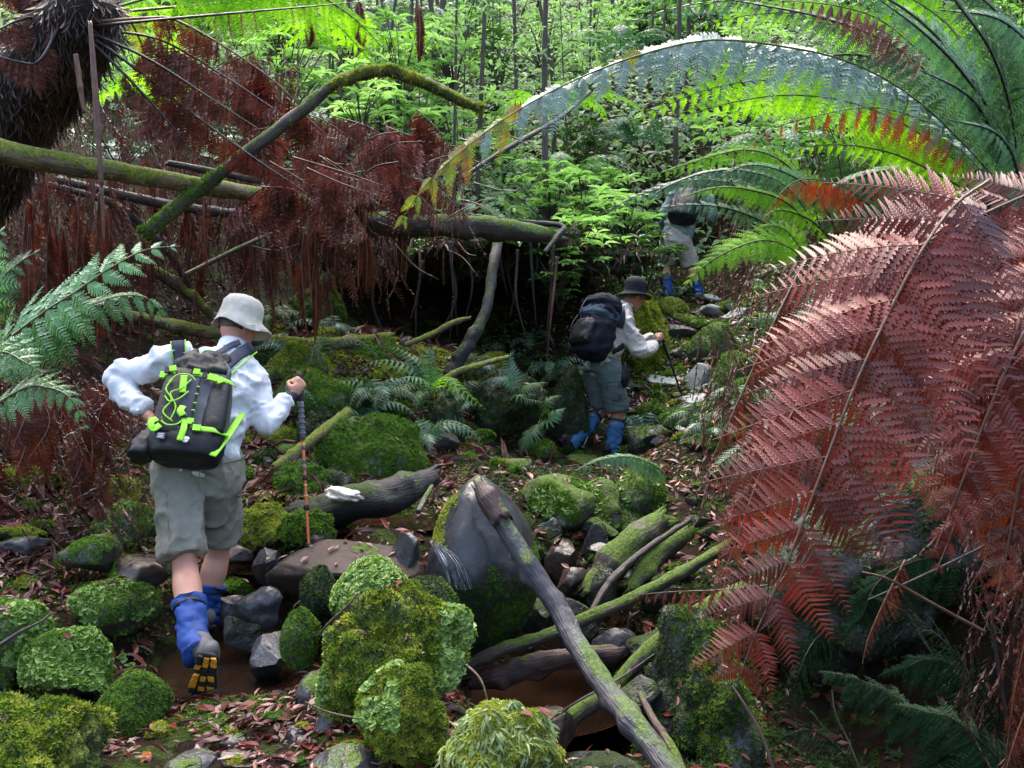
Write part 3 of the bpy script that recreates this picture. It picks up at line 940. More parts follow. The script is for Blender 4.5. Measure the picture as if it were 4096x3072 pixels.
# left centre mossy humps
for i, (x, y, d, w, h, mt, n, kind, lb) in enumerate([
        (378, 445, 6.7, 118, 100, 'rock_mossy', 7000, 'moss_g', 'bulky mossy boulder with drooping ferns in the middle of the gully'),
        (318, 297, 8.6, 62, 60, 'rock_dark', 3500, 'moss_g', 'round mossy boulder under the dead fronds right of the pale hat'),
        (322, 338, 8.1, 50, 20, 'rock_mossy', 900, 'moss_y', 'low mossy hump just right of the pale hat'),
        (300, 360, 7.6, 80, 40, 'rock_mossy', 2500, 'moss_y', 'yellow mossy hump behind the hiker\'s right shoulder'),
        (372, 352, 8.0, 86, 34, 'rock_mossy', 3500, 'moss_g', 'mossy ledge stone in front of the dark hollow'),
        (330, 392, 7.3, 90, 50, 'rock_mossy', 3500, 'moss_g', 'mossy shelf stone behind the raised hand'),
        (315, 430, 7.0, 70, 60, 'rock_dark', 3000, 'moss_d', 'dark mossy stone behind the trekking pole'),
        (262, 448, 6.9, 56, 34, 'rock_mossy', 1500, 'moss_y', 'mossy stone beside the shirt hem'),
        (300, 490, 6.2, 70, 44, 'rock_mossy', 1800, 'moss_g', 'mossy sloping stone behind the pole at the water'),
        (340, 480, 6.3, 50, 30, 'rock_dark', 300, 'moss_d', 'dark wet stone under the bulky mossy boulder'),
        (262, 517, 5.6, 78, 50, 'rock_mossy', 2600, 'moss_y', 'mossy bank stone just right of the khaki shorts'),
        (310, 525, 5.45, 60, 32, 'rock_dark', 1500, 'moss_g', 'mossy stone at the end of the black log'),
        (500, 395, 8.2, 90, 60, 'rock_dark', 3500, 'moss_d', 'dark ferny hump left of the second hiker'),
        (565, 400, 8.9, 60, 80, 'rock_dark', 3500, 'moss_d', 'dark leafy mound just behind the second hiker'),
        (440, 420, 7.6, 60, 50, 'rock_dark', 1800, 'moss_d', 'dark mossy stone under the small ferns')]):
    rock('mossy_boulder', lb, x, y, d, w, h, mt, None, .6, .26, 4, moss=[('sprig', kind, int(n * .95), .017, -.5, None)])
# right bank
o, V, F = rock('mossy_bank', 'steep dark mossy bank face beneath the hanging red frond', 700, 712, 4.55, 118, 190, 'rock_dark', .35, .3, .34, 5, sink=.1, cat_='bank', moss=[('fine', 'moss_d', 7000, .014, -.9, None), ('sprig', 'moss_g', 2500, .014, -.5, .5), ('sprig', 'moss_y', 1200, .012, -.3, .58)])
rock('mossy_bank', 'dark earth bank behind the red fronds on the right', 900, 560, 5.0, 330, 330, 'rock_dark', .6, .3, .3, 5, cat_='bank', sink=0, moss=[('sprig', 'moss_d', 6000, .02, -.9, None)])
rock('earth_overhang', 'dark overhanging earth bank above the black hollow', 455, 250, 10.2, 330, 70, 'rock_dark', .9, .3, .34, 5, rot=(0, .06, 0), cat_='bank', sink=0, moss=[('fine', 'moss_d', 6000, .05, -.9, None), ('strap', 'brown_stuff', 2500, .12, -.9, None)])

# small waterfall
base_wf = W(452, 590, 4.8)
nu, nv = 26, 40
lipL, lipR = [(428, 540, 5.02), (431, 545, 4.90), (438, 556, 4.82), (444, 572, 4.79), (449, 590, 4.78)], [(438, 541, 5.0), (443, 545, 4.88), (456, 555, 4.80), (466, 570, 4.77), (473, 590, 4.76)]
cl_, cr_ = catmull([W(*p) for p in lipL], nv), catmull([W(*p) for p in lipR], nv)
uu = np.linspace(0, 1, nu)
V_ = cl_[:, None, :] * (1 - uu)[None, :, None] + cr_[:, None, :] * uu[None, :, None]
q_ = np.stack([np.broadcast_to(uu * 9, (nv, nu)), np.broadcast_to(np.linspace(0, 1.6, nv)[:, None], (nv, nu)), np.zeros((nv, nu))], axis=2)
V_[:, :, 1] -= ((fbm(q_.reshape(-1, 3), 3, 5) - .5) * .09).reshape(nv, nu)
idx = np.arange(nv * nu).reshape(nv, nu)
F4 = np.stack([idx[:-1, :-1], idx[:-1, 1:], idx[1:, 1:], idx[1:, :-1]], axis=2).reshape(-1, 4)
F_ = np.concatenate([F4[:, [0, 1, 2]], F4[:, [0, 2, 3]]])
m, nt, b, out = base_mat('falling_water')
b.inputs['Base Color'].default_value = (.5, .56, .66, 1)
b.inputs['Roughness'].default_value = .15
bkn = nd(nt, 'ShaderNodeAttribute', attribute_name='bk').outputs['Vector']
st_ = noise(nt, bkn, 3.0, 4, .7)
al_ = mth(nt, 'MULTIPLY', mth(nt, 'SUBTRACT', st_, .52), 6.0, True)
tr_ = nd(nt, 'ShaderNodeBsdfTransparent')
mx_ = nd(nt, 'ShaderNodeMixShader')
nt.links.new(al_, mx_.inputs[0])
nt.links.new(tr_.outputs[0], mx_.inputs[1])
nt.links.new(b.outputs[0], mx_.inputs[2])
nt.links.new(mx_.outputs[0], out.inputs[0])
M['fall'] = m
o = ob('waterfall', V_.reshape(-1, 3), F_, M['fall'], None, base_wf, vattr=(q_.reshape(-1, 3) * np.array([1.6, .6, 1])))
tag(o, 'thin white trickle of water falling beside the tall grey boulder', None, None, 'stuff')
# foam by the black log
V, F = rock_arrays(W(343, 494, 5.55), (.13, .08, .035), 77, .2, .5, 4, (0, .25, .2))
m, nt, b, out = base_mat('cream_foam')
b.inputs['Base Color'].default_value = (.72, .68, .58, 1)
b.inputs['Roughness'].default_value = .8
geo = nd(nt, 'ShaderNodeNewGeometry')
bump(nt, noise(nt, geo.outputs['Position'], 50, 4), .8, .01, b)
o = ob('foam', V, F, m, None, W(346, 503, 5.78))
tag(o, 'patch of cream foam caught behind the black log', None, None, 'stuff')

# crowds of smaller stones
def stones(n, pr, pyr, wr, asp, mats, label, group, mossn, msize, seed, mkind=('moss_g',), ang=.8, rough=.18, dep=.8):
    r = random.Random(seed)
    for i in range(n):
        px, py = r.uniform(*pr), r.uniform(*pyr)
        p, d = H(px, py)
        if any(((p.x - c[0]) / c[2]) ** 2 + ((p.y - c[1]) / c[3]) ** 2 < .6 for c in POOLS):
            continue
        w = wr[0] + (wr[1] - wr[0]) * r.random() ** 2
        k = d / FPX
        rx, rz = w * k / 2, w * asp * k / 2 * r.uniform(.7, 1.3)
        RS[0] += 1
        V, F = rock_arrays((p.x, p.y + rx * .3, p.z + rz * .25), (rx, rx * dep, rz), RS[0], ang, rough, 4 if w > 32 else 3, (r.uniform(-.25, .25), r.uniform(-.25, .25), r.uniform(-1, 1)))
        ROCKS.append((V, F))
        o = ob('stone', V, F, M[r.choice(mats)], None, (p.x, p.y, p.z - rz * .5))
        tag(o, label, 'rock', group)
        if mossn and r.random() < .8:
            mk = r.choice(mkind)
            moss_on(o, V, F, 'disc' if mk == 'liverwort' else 'sprig', mk, int(mossn * (w / wr[1]) ** 1.5) + 40, msize, -.4, r.choice((None, .45, .5)), 4.0, RS[0])


stones(46, (235, 520), (345, 475), (22, 62), .55, ('rock_mossy', 'rock_mossy', 'rock_dark', 'rock'), 'one of the crowded mossy stones on the slope behind the stream', 'crowded mossy stones behind the stream', 1300, .017, 71, ('moss_g', 'moss_y', 'moss_y', 'moss_d'))
stones(30, (0, 240), (470, 610), (20, 58), .5, ('rock_mossy', 'rock', 'rock_brown', 'rock_mossy'), 'mossy stone sunk in the leaf strewn left bank', 'stones of the left bank', 900, .014, 72, ('moss_g', 'moss_y', 'liverwort'))
stones(64, (630, 765), (296, 455), (16, 46), .38, ('rock_pale', 'rock', 'rock_mossy', 'rock_bare', 'rock_mossy'), 'flat stone of the rough stair climbing to the third hiker', 'flat stones of the rough stair', 420, .022, 73, ('moss_g', 'moss_y'), .95, .12, .9)
stones(26, (150, 480), (670, 768), (14, 40), .55, ('rock', 'rock_bare', 'rock_brown', 'rock_mossy'), 'small wet stone among the leaves at the near end of the path', 'small stones at the near end of the path', 300, .010, 74, ('moss_g', 'moss_y'))
stones(34, (500, 720), (470, 700), (18, 50), .7, ('rock_dark', 'rock', 'rock_brown', 'rock_mossy', 'rock_dark'), 'dark wet stone in the tumbled pile around the crossed poles', 'tumbled stones around the crossed poles', 500, .014, 75, ('moss_g', 'moss_d'))
stones(22, (440, 640), (425, 475), (20, 56), .5, ('rock_mossy', 'rock_dark', 'rock'), 'mossy stone on the ledge in front of the second hiker', 'ledge stones below the second hiker', 700, .018, 76, ('moss_g', 'moss_d'))

# moss and small plants on the forest floor
def floor_patch(name, label, n, pr, dr, thr, kind, mat, size, seed, tilt=.4, scale=1.8, lift=0.0):
    px = RNG.uniform(pr[0], pr[1], n)
    d = dr[0] + (dr[1] - dr[0]) * RNG.random(n) ** .8
    xy = np.c_[(px - 512) / FPX * d, d * CP]
    k = fbm(np.c_[xy, xy[:, :1] * 0 + seed] * scale, 3, seed)
    keep = k > thr
    for (cx, cy, rx, ry, z, dp) in POOLS:
        keep &= (((xy[:, 0] - cx) / rx) ** 2 + ((xy[:, 1] - cy) / ry) ** 2) > 1.2
    xy = xy[keep]
    p = np.c_[xy, gz(xy) + lift]
    v, f, r = scatter(*TPL[kind], p, np.tile([[0, -.15, 1.0]], (len(p), 1)), RNG.uniform(0, 6.28, len(p)), size * RNG.uniform(.5, 1.5, len(p)), np.full(len(p), tilt))
    o = ob(name, v, f, M[mat], None, smooth=False, attr=r)
    tag(o, label, 'moss', None, 'stuff')


floor_patch('floor_moss', 'green moss carpet between the near stones', 30000, (-100, 470), (3.0, 6.5), .53, 'sprig', 'moss_g', .013, 4)
floor_patch('floor_moss', 'yellow moss on the mossy slope behind the stream', 22000, (230, 480), (5.6, 9.0), .46, 'sprig', 'moss_y', .018, 5)
floor_patch('floor_moss', 'dark, shade-coloured moss in the gully and on the right bank', 21000, (450, 1050), (3.2, 8.5), .36, 'sprig', 'moss_d', .024, 6)  # dark leaflets also stand in for the shade on this bank
floor_patch('floor_moss', 'bright moss along the stone steps', 14000, (600, 800), (8.4, 13.0), .5, 'sprig', 'moss_g', .024, 7)
floor_patch('floor_liverwort', 'pale round liverwort leaves on the damp left bank', 5000, (-60, 330), (3.6, 6.0), .55, 'disc', 'liverwort', .014, 8)

# ------------------------------------------------------------------ logs, poles and twigs
def stem(name, label, pts, rad, mat, seg=12, rough=.14, cat_='log', group=None, moss=(), n=None, seed=None, ref=(0, 0, 1), knots=None):
    P = [W(*p) for p in pts]
    dm = sum(p[2] for p in pts) / len(pts)
    rr = [r * dm / FPX for r in rad]
    RS[0] += 1
    V, F, bk = tube(P, rr, int(seg * 1.5), n or len(pts) * 14, rough * 1.5, seed or RS[0], ref, knots=knots if knots is not None else (0 if max(rad) < 2.8 else 3 + len(pts)))
    base = min(P, key=lambda p: p.z)
    o = ob(name, V, F, M[mat], None, base, vattr=bk)
    tag(o, label, cat_, group)
    for (kind, mm, cnt, size, nz, patch) in moss:
        moss_on(o, V, F, kind, mm, cnt, size, nz, patch, 5.0, RS[0])
    return o, V, F


stem('fallen_log', 'thick mossy log lying across the gully from the left edge', [(-40, 140, 5.0), (0, 150, 5.05), (60, 163, 5.2), (130, 174, 5.45), (210, 188, 5.8), (290, 200, 6.5), (330, 210, 7.0)], [10, 10, 9.5, 9, 8.5, 8, 7], 'bark_yellow', 16, .16, moss=[('fine', 'moss_y', 3500, .018, .25, None)])
stem('fallen_log', 'dark end of a log under the tangled dead fronds in the centre', [(300, 208, 7.4), (360, 222, 7.8), (430, 225, 8.2), (500, 228, 8.6), (560, 238, 8.9)], [9, 11, 11, 10, 8], 'bark_mossy', 14, .2)
o, V, F = stem('bent_branch', 'bent branch arching upward with bright moss toward its drooping tip', [(146, 232, 5.6), (180, 203, 5.65), (215, 176, 5.7), (262, 140, 5.75), (312, 103, 5.8), (334, 84, 5.8), (358, 74, 5.85), (388, 70, 5.9), (412, 78, 5.95), (432, 86, 6.0), (452, 96, 6.1), (478, 108, 6.2)], [7, 7, 6.5, 6, 5.5, 5.5, 6.5, 6.5, 6.5, 6.5, 6, 5], 'bark_mossy', 12, .22, 'branch', moss=[], n=110)
moss_on(o, V, F, 'fine', 'moss_g', 2600, .018, -.7, None, region=lambda c: (c[:, 0] < W(225, 100, 5.7).x) * 1.0)
moss_on(o, V, F, 'fine', 'moss_y', 3200, .022, -.2, None, region=lambda c: (c[:, 0] > W(330, 100, 5.8).x) * 1.0)
moss_on(o, V, F, 'fine', 'moss_y', 700, .016, .2, .55)
o, V, F = stem('diagonal_log', 'long grey lichen spotted log leaning diagonally down to the bottom edge', [(488, 500, 4.74), (505, 528, 4.68), (535, 575, 4.58), (560, 612, 4.48), (580, 650, 4.32), (612, 696, 4.08), (640, 730, 3.88), (690, 800, 3.6)], [9.5, 10.5, 10.5, 10.5, 11, 11, 11, 11], 'bark_lichen', 18, .13, n=170, moss=[('sprig', 'moss_g', 1500, .008, 0, .5)])
stem('broken_log_end', 'split reddish end of the diagonal log against the ledge', [(480, 487, 4.76), (487, 498, 4.735), (500, 518, 4.69)], [7, 11.3, 11.2], 'bark_rot', 14, .07, 'wood', knots=1)
stem('mossy_pole', 'slender mossy pole crossing behind the diagonal log', [(464, 668, 4.9), (500, 650, 4.9), (545, 636, 4.95), (590, 617, 5.0), (650, 590, 5.1), (700, 562, 5.25), (735, 540, 5.4)], [5.5, 6.5, 6.5, 6.5, 6.5, 6, 5], 'bark_mossy', 12, .16, moss=[('fine', 'moss_g', 900, .009, .2, .45)])
stem('mossy_pole', 'thick mossy pole slanting up to the right under the diagonal log', [(546, 744, 4.55), (575, 716, 4.6), (610, 690, 4.65), (650, 650, 4.75), (690, 620, 4.85), (740, 590, 5.0)], [8, 8.5, 8, 8.5, 8, 7], 'bark_mossy', 12, .2, moss=[('fine', 'moss_g', 2200, .010, 0, None)])
stem('rotten_log', 'dark brown rotten log lying low under the crossed poles', [(470, 682, 5.0), (510, 672, 5.0), (550, 662, 5.05), (600, 655, 5.1), (640, 650, 5.2)], [8, 11, 11, 9, 7], 'bark_rot', 14, .28)
stem('mossy_log', 'short broken mossy stem leaning on the dry wall', [(585, 592, 5.6), (612, 566, 5.65), (640, 535, 5.75), (662, 520, 5.85)], [9, 14, 15, 10], 'bark_mossy', 14, .2, moss=[('fine', 'moss_g', 2500, .012, -.1, None)])
stem('mossy_log', 'mossy stem beside the broken one half hidden by red fronds', [(628, 590, 5.6), (655, 560, 5.7), (690, 530, 5.8)], [8, 10, 8], 'bark_mossy', 12, .2, moss=[('fine', 'moss_g', 1200, .012, -.1, None)])
stem('dead_branch', 'dark forked branch standing on the mossy pole', [(590, 615, 5.15), (602, 594, 5.25), (618, 573, 5.35), (645, 550, 5.5), (690, 520, 5.7)], [3, 4, 4, 3.5, 2.5], 'bark', 8, .15, 'branch')
stem('black_log', 'shaggy black log damming the stream pool', [(290, 512, 5.75), (330, 508, 5.7), (370, 500, 5.65), (405, 490, 5.75), (430, 478, 5.9)], [8, 15, 18, 15, 10], 'bark_black', 16, .2, moss=[('fine', 'moss_d', 1500, .010, -.3, .5)])
stem('dark_root', 'dark curved root rising out of the hollow', [(450, 376, 8.0), (463, 352, 8.05), (480, 324, 8.15), (489, 296, 8.3), (494, 262, 8.6), (500, 232, 9.2)], [7, 6.5, 5.5, 5, 5, 5], 'bark_black', 12, .2, 'root')
stem('mossy_branch', 'thin mossy branch propped beside the small ferns', [(430, 388, 7.4), (455, 373, 7.5), (480, 365, 7.6), (508, 357, 7.8)], [3.5, 3.5, 3, 2.5], 'bark_yellow', 8, .2, 'branch', moss=[('fine', 'moss_y', 500, .012, 0, None)])
stem('mossy_branch', 'mossy pole slanting from the water up to the bulky boulder', [(276, 468, 6.2), (300, 450, 6.3), (325, 430, 6.5), (346, 414, 6.7)], [5, 6, 6, 6], 'bark_yellow', 10, .2, 'branch', moss=[('fine', 'moss_g', 700, .011, 0, None)])
stem('mossy_branch', 'mossy log behind the pale hat and shoulder', [(110, 312, 7.6), (160, 322, 7.6), (200, 330, 7.6), (240, 336, 7.7), (280, 342, 7.8), (330, 344, 7.9), (390, 338, 8.2)], [6, 6, 6, 6, 6, 7, 6], 'bark_yellow', 10, .25, 'branch', moss=[('fine', 'moss_y', 3000, .014, -.2, None)])
stem('mossy_branch', 'mossy branch climbing left of the pale hat', [(135, 268, 7.4), (165, 277, 7.4), (190, 295, 7.5), (215, 318, 7.6)], [5, 6, 5, 4], 'bark_yellow', 10, .3, 'branch', moss=[('fine', 'moss_g', 800, .014, -.2, None)])
stem('mossy_branch', 'thin mossy branch in front of the black hollow', [(405, 345, 7.9), (430, 335, 8.0), (455, 322, 8.1), (470, 318, 8.2)], [2.5, 3, 3, 2], 'bark_yellow', 8, .2, 'branch')
stem('dead_branch', 'dark limb running under the fallen log on the left', [(60, 180, 7.2), (110, 192, 7.2), (170, 205, 7.3), (230, 214, 7.4), (300, 220, 7.6), (360, 212, 7.8)], [4, 5, 5, 5, 4, 3], 'bark', 8, .15, 'branch')
stem('dead_branch', 'second dark limb parallel below the fallen log', [(30, 180, 7.4), (100, 198, 7.3), (140, 222, 7.3), (175, 262, 7.4), (190, 292, 7.5)], [3.5, 4, 4, 3.5, 3], 'bark', 8, .15, 'branch')
stem('dead_branch', 'dark limb resting above the fallen log near the bent branch', [(168, 163, 6.5), (200, 169, 6.6), (240, 177, 6.8), (262, 182, 6.9)], [3, 3.5, 3.5, 3], 'bark', 8, .12, 'branch')
stem('dead_branch', 'thin purple brown stick poking out left of the hat', [(185, 275, 6.9), (215, 260, 7.0), (250, 243, 7.1), (300, 222, 7.3)], [2.5, 2.5, 2.3, 2], 'bark_rot', 8, .08, 'branch')
stem('dead_branch', 'black branch end hooked behind the fallen log on the right', [(545, 252, 8.6), (556, 238, 8.7), (562, 226, 8.8), (520, 222, 8.9), (470, 216, 9.0)], [2, 2.8, 3, 3, 2.5], 'bark_black', 8, .15, 'branch')
stem('dead_branch', 'dark diagonal stick beneath the drooping green frond tip', [(462, 178, 8.8), (505, 150, 9), (560, 118, 9.4), (590, 92, 9.8)], [2.2, 2.5, 2.3, 2], 'bark', 8, .1, 'branch')
stem('dead_branch', 'grey purple stick between the stones and the black log', [(418, 512, 5.3), (425, 498, 5.45), (432, 486, 5.6)], [2.6, 2.6, 2.2], 'bark_lichen', 8, .1, 'branch')
stem('twig', 'thin purple twig bent over in front of the tall boulder', [(462, 662, 4.1), (474, 672, 4.05), (482, 683, 4.0), (487, 700, 3.95)], [1.6, 1.6, 1.5, 1.2], 'bark_rot', 6, .1, 'twig')
stem('twig', 'thin dark twig lying on the large mossy boulder', [(318, 636, 3.62), (330, 622, 3.6), (345, 608, 3.6), (358, 593, 3.62)], [1.2, 1.5, 1.3, .9], 'bark_rot', 6, .1, 'twig')
stem('twig', 'reddish twig curving at the foot of the golden mossy boulder', [(305, 702, 3.6), (325, 711, 3.4), (345, 716, 3.32), (362, 719, 3.3)], [1, 1.2, 1.1, .8], 'bark_rot', 6, .1, 'twig')
stem('twig', 'thin dark twig slanting over the rotten log', [(545, 722, 4.2), (580, 700, 4.35), (620, 678, 4.5), (660, 650, 4.7)], [1, 1.2, 1.1, .8], 'bark', 6, .05, 'twig')
stem('twig', 'thin dark stick at the left edge over the liverwort', [(-5, 648, 3.9), (20, 632, 3.95), (40, 622, 4.0), (52, 612, 4.05)], [2, 1.8, 1.2, .8], 'bark', 6, .1, 'twig')
stem('dead_branch', 'slim dark log parallel to the diagonal log at the bottom edge', [(640, 694, 4.5), (655, 722, 4.3), (672, 748, 4.15), (690, 790, 3.9)], [3, 4, 4.5, 4.5], 'bark_rot', 8, .12, 'branch')
stem('twig', 'reddish bare twig on the dark bank below the red frond tip', [(732, 686, 4.0), (748, 710, 3.95), (762, 735, 3.9), (775, 775, 3.85)], [1.2, 1.8, 1.8, 1.6], 'bark_rot', 6, .1, 'twig')
stem('twig', 'thin pale root hanging in the black hollow at bottom right', [(832, 690, 4.3), (836, 715, 4.28), (848, 740, 4.25), (862, 775, 4.2)], [.8, .9, .9, .8], 'bark_grey', 6, .05, 'twig')
stem('dead_branch', 'black stick slanting across the dark bank on the right', [(1030, 520, 4.2), (970, 553, 4.1), (900, 586, 4.0), (868, 600, 3.95)], [1.4, 1.4, 1.3, .9], 'bark', 6, .05, 'branch')
stem('dead_branch', 'red brown bare frond stem pointing down right below the red frond', [(862, 572, 3.5), (890, 580, 3.5), (935, 605, 3.55), (985, 632, 3.6)], [1.1, 1.4, 1.7, 1.8], 'stalk_brown', 6, .05, 'branch')
stem('dead_branch', 'thin dark stem falling along the right edge', [(975, 560, 3.9), (990, 610, 3.95), (1000, 680, 4.0), (1015, 768, 4.05)], [1.5, 1.8, 2, 2], 'bark', 6, .05, 'branch')
stem('dead_branch', 'dark slanting stick in the black hollow at bottom right', [(905, 610, 4.5), (930, 650, 4.45), (960, 690, 4.4)], [1.5, 1.7, 1.5], 'bark', 6, .05, 'branch')
# hanging strips of bark and old fern stalks, left
for i, (pts, rr, mt, lb) in enumerate([
        ([(90, 22, 4.9), (96, 100, 4.88), (101, 180, 4.88), (104, 240, 4.9)], [2, 3.2, 2.4, 1.2], 'stalk_brown', 'long pale brown dead stalk hanging straight down beside the fern trunk'),
        ([(76, 55, 5.0), (80, 85, 5.0), (84, 112, 5.0)], [2.5, 3, 1.6], 'stalk_brown', 'short orange brown dead stalk hanging against the fern trunk'),
        ([(94, 175, 6.0), (93, 200, 6.0), (90, 232, 6.05)], [1.5, 1.8, 1.2], 'stalk_brown', 'thin orange stalk under the fallen log'),
        ([(262, 183, 6.4), (276, 215, 6.4), (288, 262, 6.45), (291, 290, 6.5)], [1.2, 1.5, 1.5, 1.2], 'stalk_brown', 'thin tan stalk dangling above the pale hat')]):
    stem('hanging_stalk', lb, pts, rr, mt, 6, .1, 'stalk')

# thin roots and stems hanging in the hollow
_r = random.Random(8)
for i in range(22):
    x, y = _r.uniform(380, 570), _r.uniform(225, 262)
    d = _r.uniform(8.9, 9.6)
    ln = _r.uniform(40, 105)
    stem('hanging_root', 'thin dark root hanging down in front of the black hollow', [(x, y, d), (x + _r.uniform(-8, 8), y + ln * .5, d - .05), (x + _r.uniform(-14, 14), y + ln, d)], [1.6, 1.3, .5], _r.choice(('bark', 'stalk_brown', 'bark_black')), 5, .1, 'root', 'roots hanging in the hollow')
# branch stubs on the larger logs

# ------------------------------------------------------------------ ferns
def pinnule(k, L, w, notch=.5, droop=.15, fold=.25):
    """lobed leaflet along +x"""
    V, F = [], []
    def wid(t):
        return w * max(.02, (1 - t) ** .7) * min(1, .6 + t * 2)
    mid = [(i / k * L, 0, -droop * L * (i / k) ** 2) for i in range(k + 1)]
    V += mid
    for s in (-1, 1):
        b0 = len(V)
        for i in range(k):
            t = i / k
            z = -droop * L * t * t + fold * wid(t) * notch
            V.append((t * L, s * wid(t) * notch, z))
        for i in range(k):
            t = (i + .8) / k
            V.append((min(t + .25 / k, 1) * L, s * wid((i + .35) / k), -droop * L * t * t + fold * wid(t)))
        for i in range(k):
            f1, f2 = (i, b0 + i, b0 + k + i), (i, b0 + k + i, i + 1)
            if s > 0:
                f1, f2 = f1[::-1], f2[::-1]
            F += [f1, f2]
            if i + 1 < k:
                f3 = (i + 1, b0 + k + i, b0 + i + 1)
                F.append(f3 if s < 0 else f3[::-1])
    return np.array(V, dtype=float), np.array(F)


def pinna_t(n, pl, pw, k, droop=.2, seed=0, ang=65, pdroop=.15, jit=.12, stalk=.006, notch=.5, curl=0.0, blunt=False):
    """a pinna of unit length along +x with n pairs of leaflets of length pl"""
    r = random.Random(seed)
    parts = []
    C = [(t, 0, -droop * t ** 2) for t in np.linspace(0, 1, 7)]
    V, F, _ = tube(C, [stalk, stalk * .35], 3, 7, caps=False)
    parts.append((V, F))
    base = pinnule(k, 1.0, pw, notch, pdroop)
    for i in range(n):
        t = .03 + .94 * (i + .3) / n
        l = pl * (min(1, .75 + t) * (1 - t ** 2.2) ** .75 + .04) if blunt else pl * (min(1, .8 + t) * (1 - t ** 1.25) ** .9 + .05)
        for s in (-1, 1):
            a = R(ang + r.uniform(-6, 6)) * s
            c, sn = math.cos(a), math.sin(a)
            ll = l * r.uniform(1 - jit, 1 + jit)
            v = base[0] * ll
            zt = r.uniform(-.12, .12) - .2 - curl
            x = v[:, 0] * c - v[:, 1] * sn
            y = v[:, 0] * sn + v[:, 1] * c
            z = v[:, 2] + v[:, 0] * zt + v[:, 1] * r.uniform(-.3, .3)
            parts.append((np.c_[x + t, y, z - droop * t ** 2], base[1]))
    return cat(parts)


def blade_t(k=10, w=.14, droop=.15, notch=.4):
    """a once-cut pinna: one deeply lobed blade"""
    return pinnule(k, 1.0, w, notch, droop, .15)


def wisp_t(seed=0, droop=.3, w=.05):
    """a withered, frayed pinna: a thin stalk with shrunken leaflets folded against it"""
    r = random.Random(seed)
    V, F = [], []
    for i in range(15):
        t = i / 15
        L = .17 * (1 - t * .6) * r.uniform(.5, 1.3)
        for s_ in (-1, 1):
            a = r.uniform(.12, .6) * s_
            e = r.uniform(-.5, .5)
            z0 = -droop * t * t
            d = np.array([math.cos(a), math.sin(a) * math.cos(e), math.sin(e) * .6])
            q = np.array([0, math.sin(e), math.cos(e)]) * .016 * r.uniform(.5, 1.4)
            p = np.array([t, 0, z0])
            k = len(V)
            V += [tuple(p), tuple(p + d * L * .5 + q), tuple(p + d * L * .45 - q), tuple(p + d * L)]
            F += [(k, k + 1, k + 2), (k + 1, k + 3, k + 2)]
    k = len(V)
    for i in range(5):
        t = i / 4
        V += [(t, .006, -droop * t * t), (t, -.006, -droop * t * t)]
        if i:
            j = k + 2 * i
            F += [(j - 2, j - 1, j + 1), (j - 2, j + 1, j)]
    return np.array(V), np.array(F)


PT = {
    'tri': [pinna_t(16, .28, .14, 9, .28, s, 58, .22, .22) for s in range(4)],
    'bif': [pinna_t(22, .2, .17, 3, .22, 70 + s, 66, .12, .18, stalk=.004) for s in range(4)],        # big, finely cut
    'bi': [pinna_t(16, .2, .27, 4, .25, 10 + s, 64, .1, stalk=.004) for s in range(3)],      # tree fern
    'bi_s': [pinna_t(12, .22, .34, 2, .25, 20 + s, 64, .1, stalk=.004) for s in range(2)],    # tree fern, further off
    'lob': [pinna_t(13, .24, .25, 3, .18, 30 + s, 58, .05, notch=.8, stalk=.004) for s in range(3)],   # broad soft shield fern
    'arch': [pinna_t(18, .2, .3, 4, .3, 90 + s, 62, .12, .15, stalk=.004) for s in range(4)],
    'bi_f': [pinna_t(10, .24, .42, 1, .25, 80 + s, 64, .1, stalk=.004) for s in range(2)],
    'blade_s': [blade_t(6, .17, .2, .45)],
    'blade': [blade_t(11, .15, .2, .5), blade_t(10, .16, .3, .45)],
    'wisp': [wisp_t(40 + s, .3, .06) for s in range(4)],
    'dead': [pinna_t(13, .15, .26, 3, .3, 50 + s, 48, .3, .35, stalk=.006, curl=.4, blunt=True) for s in range(3)],
}
for _k in PT:
    for _v, _f in PT[_k]:
        pass
PM = {}


def pmesh(proto, i, mat):
    key = (proto, i, mat)
    if key not in PM:
        PM[key] = mesh('pinna', PT[proto][i][0], PT[proto][i][1], M[mat], smooth=True)
    return PM[key]


def prof_def(u_):
    return ((1 - u_) ** .75) * (.55 + .45 * min(1, u_ / .25)) + .02


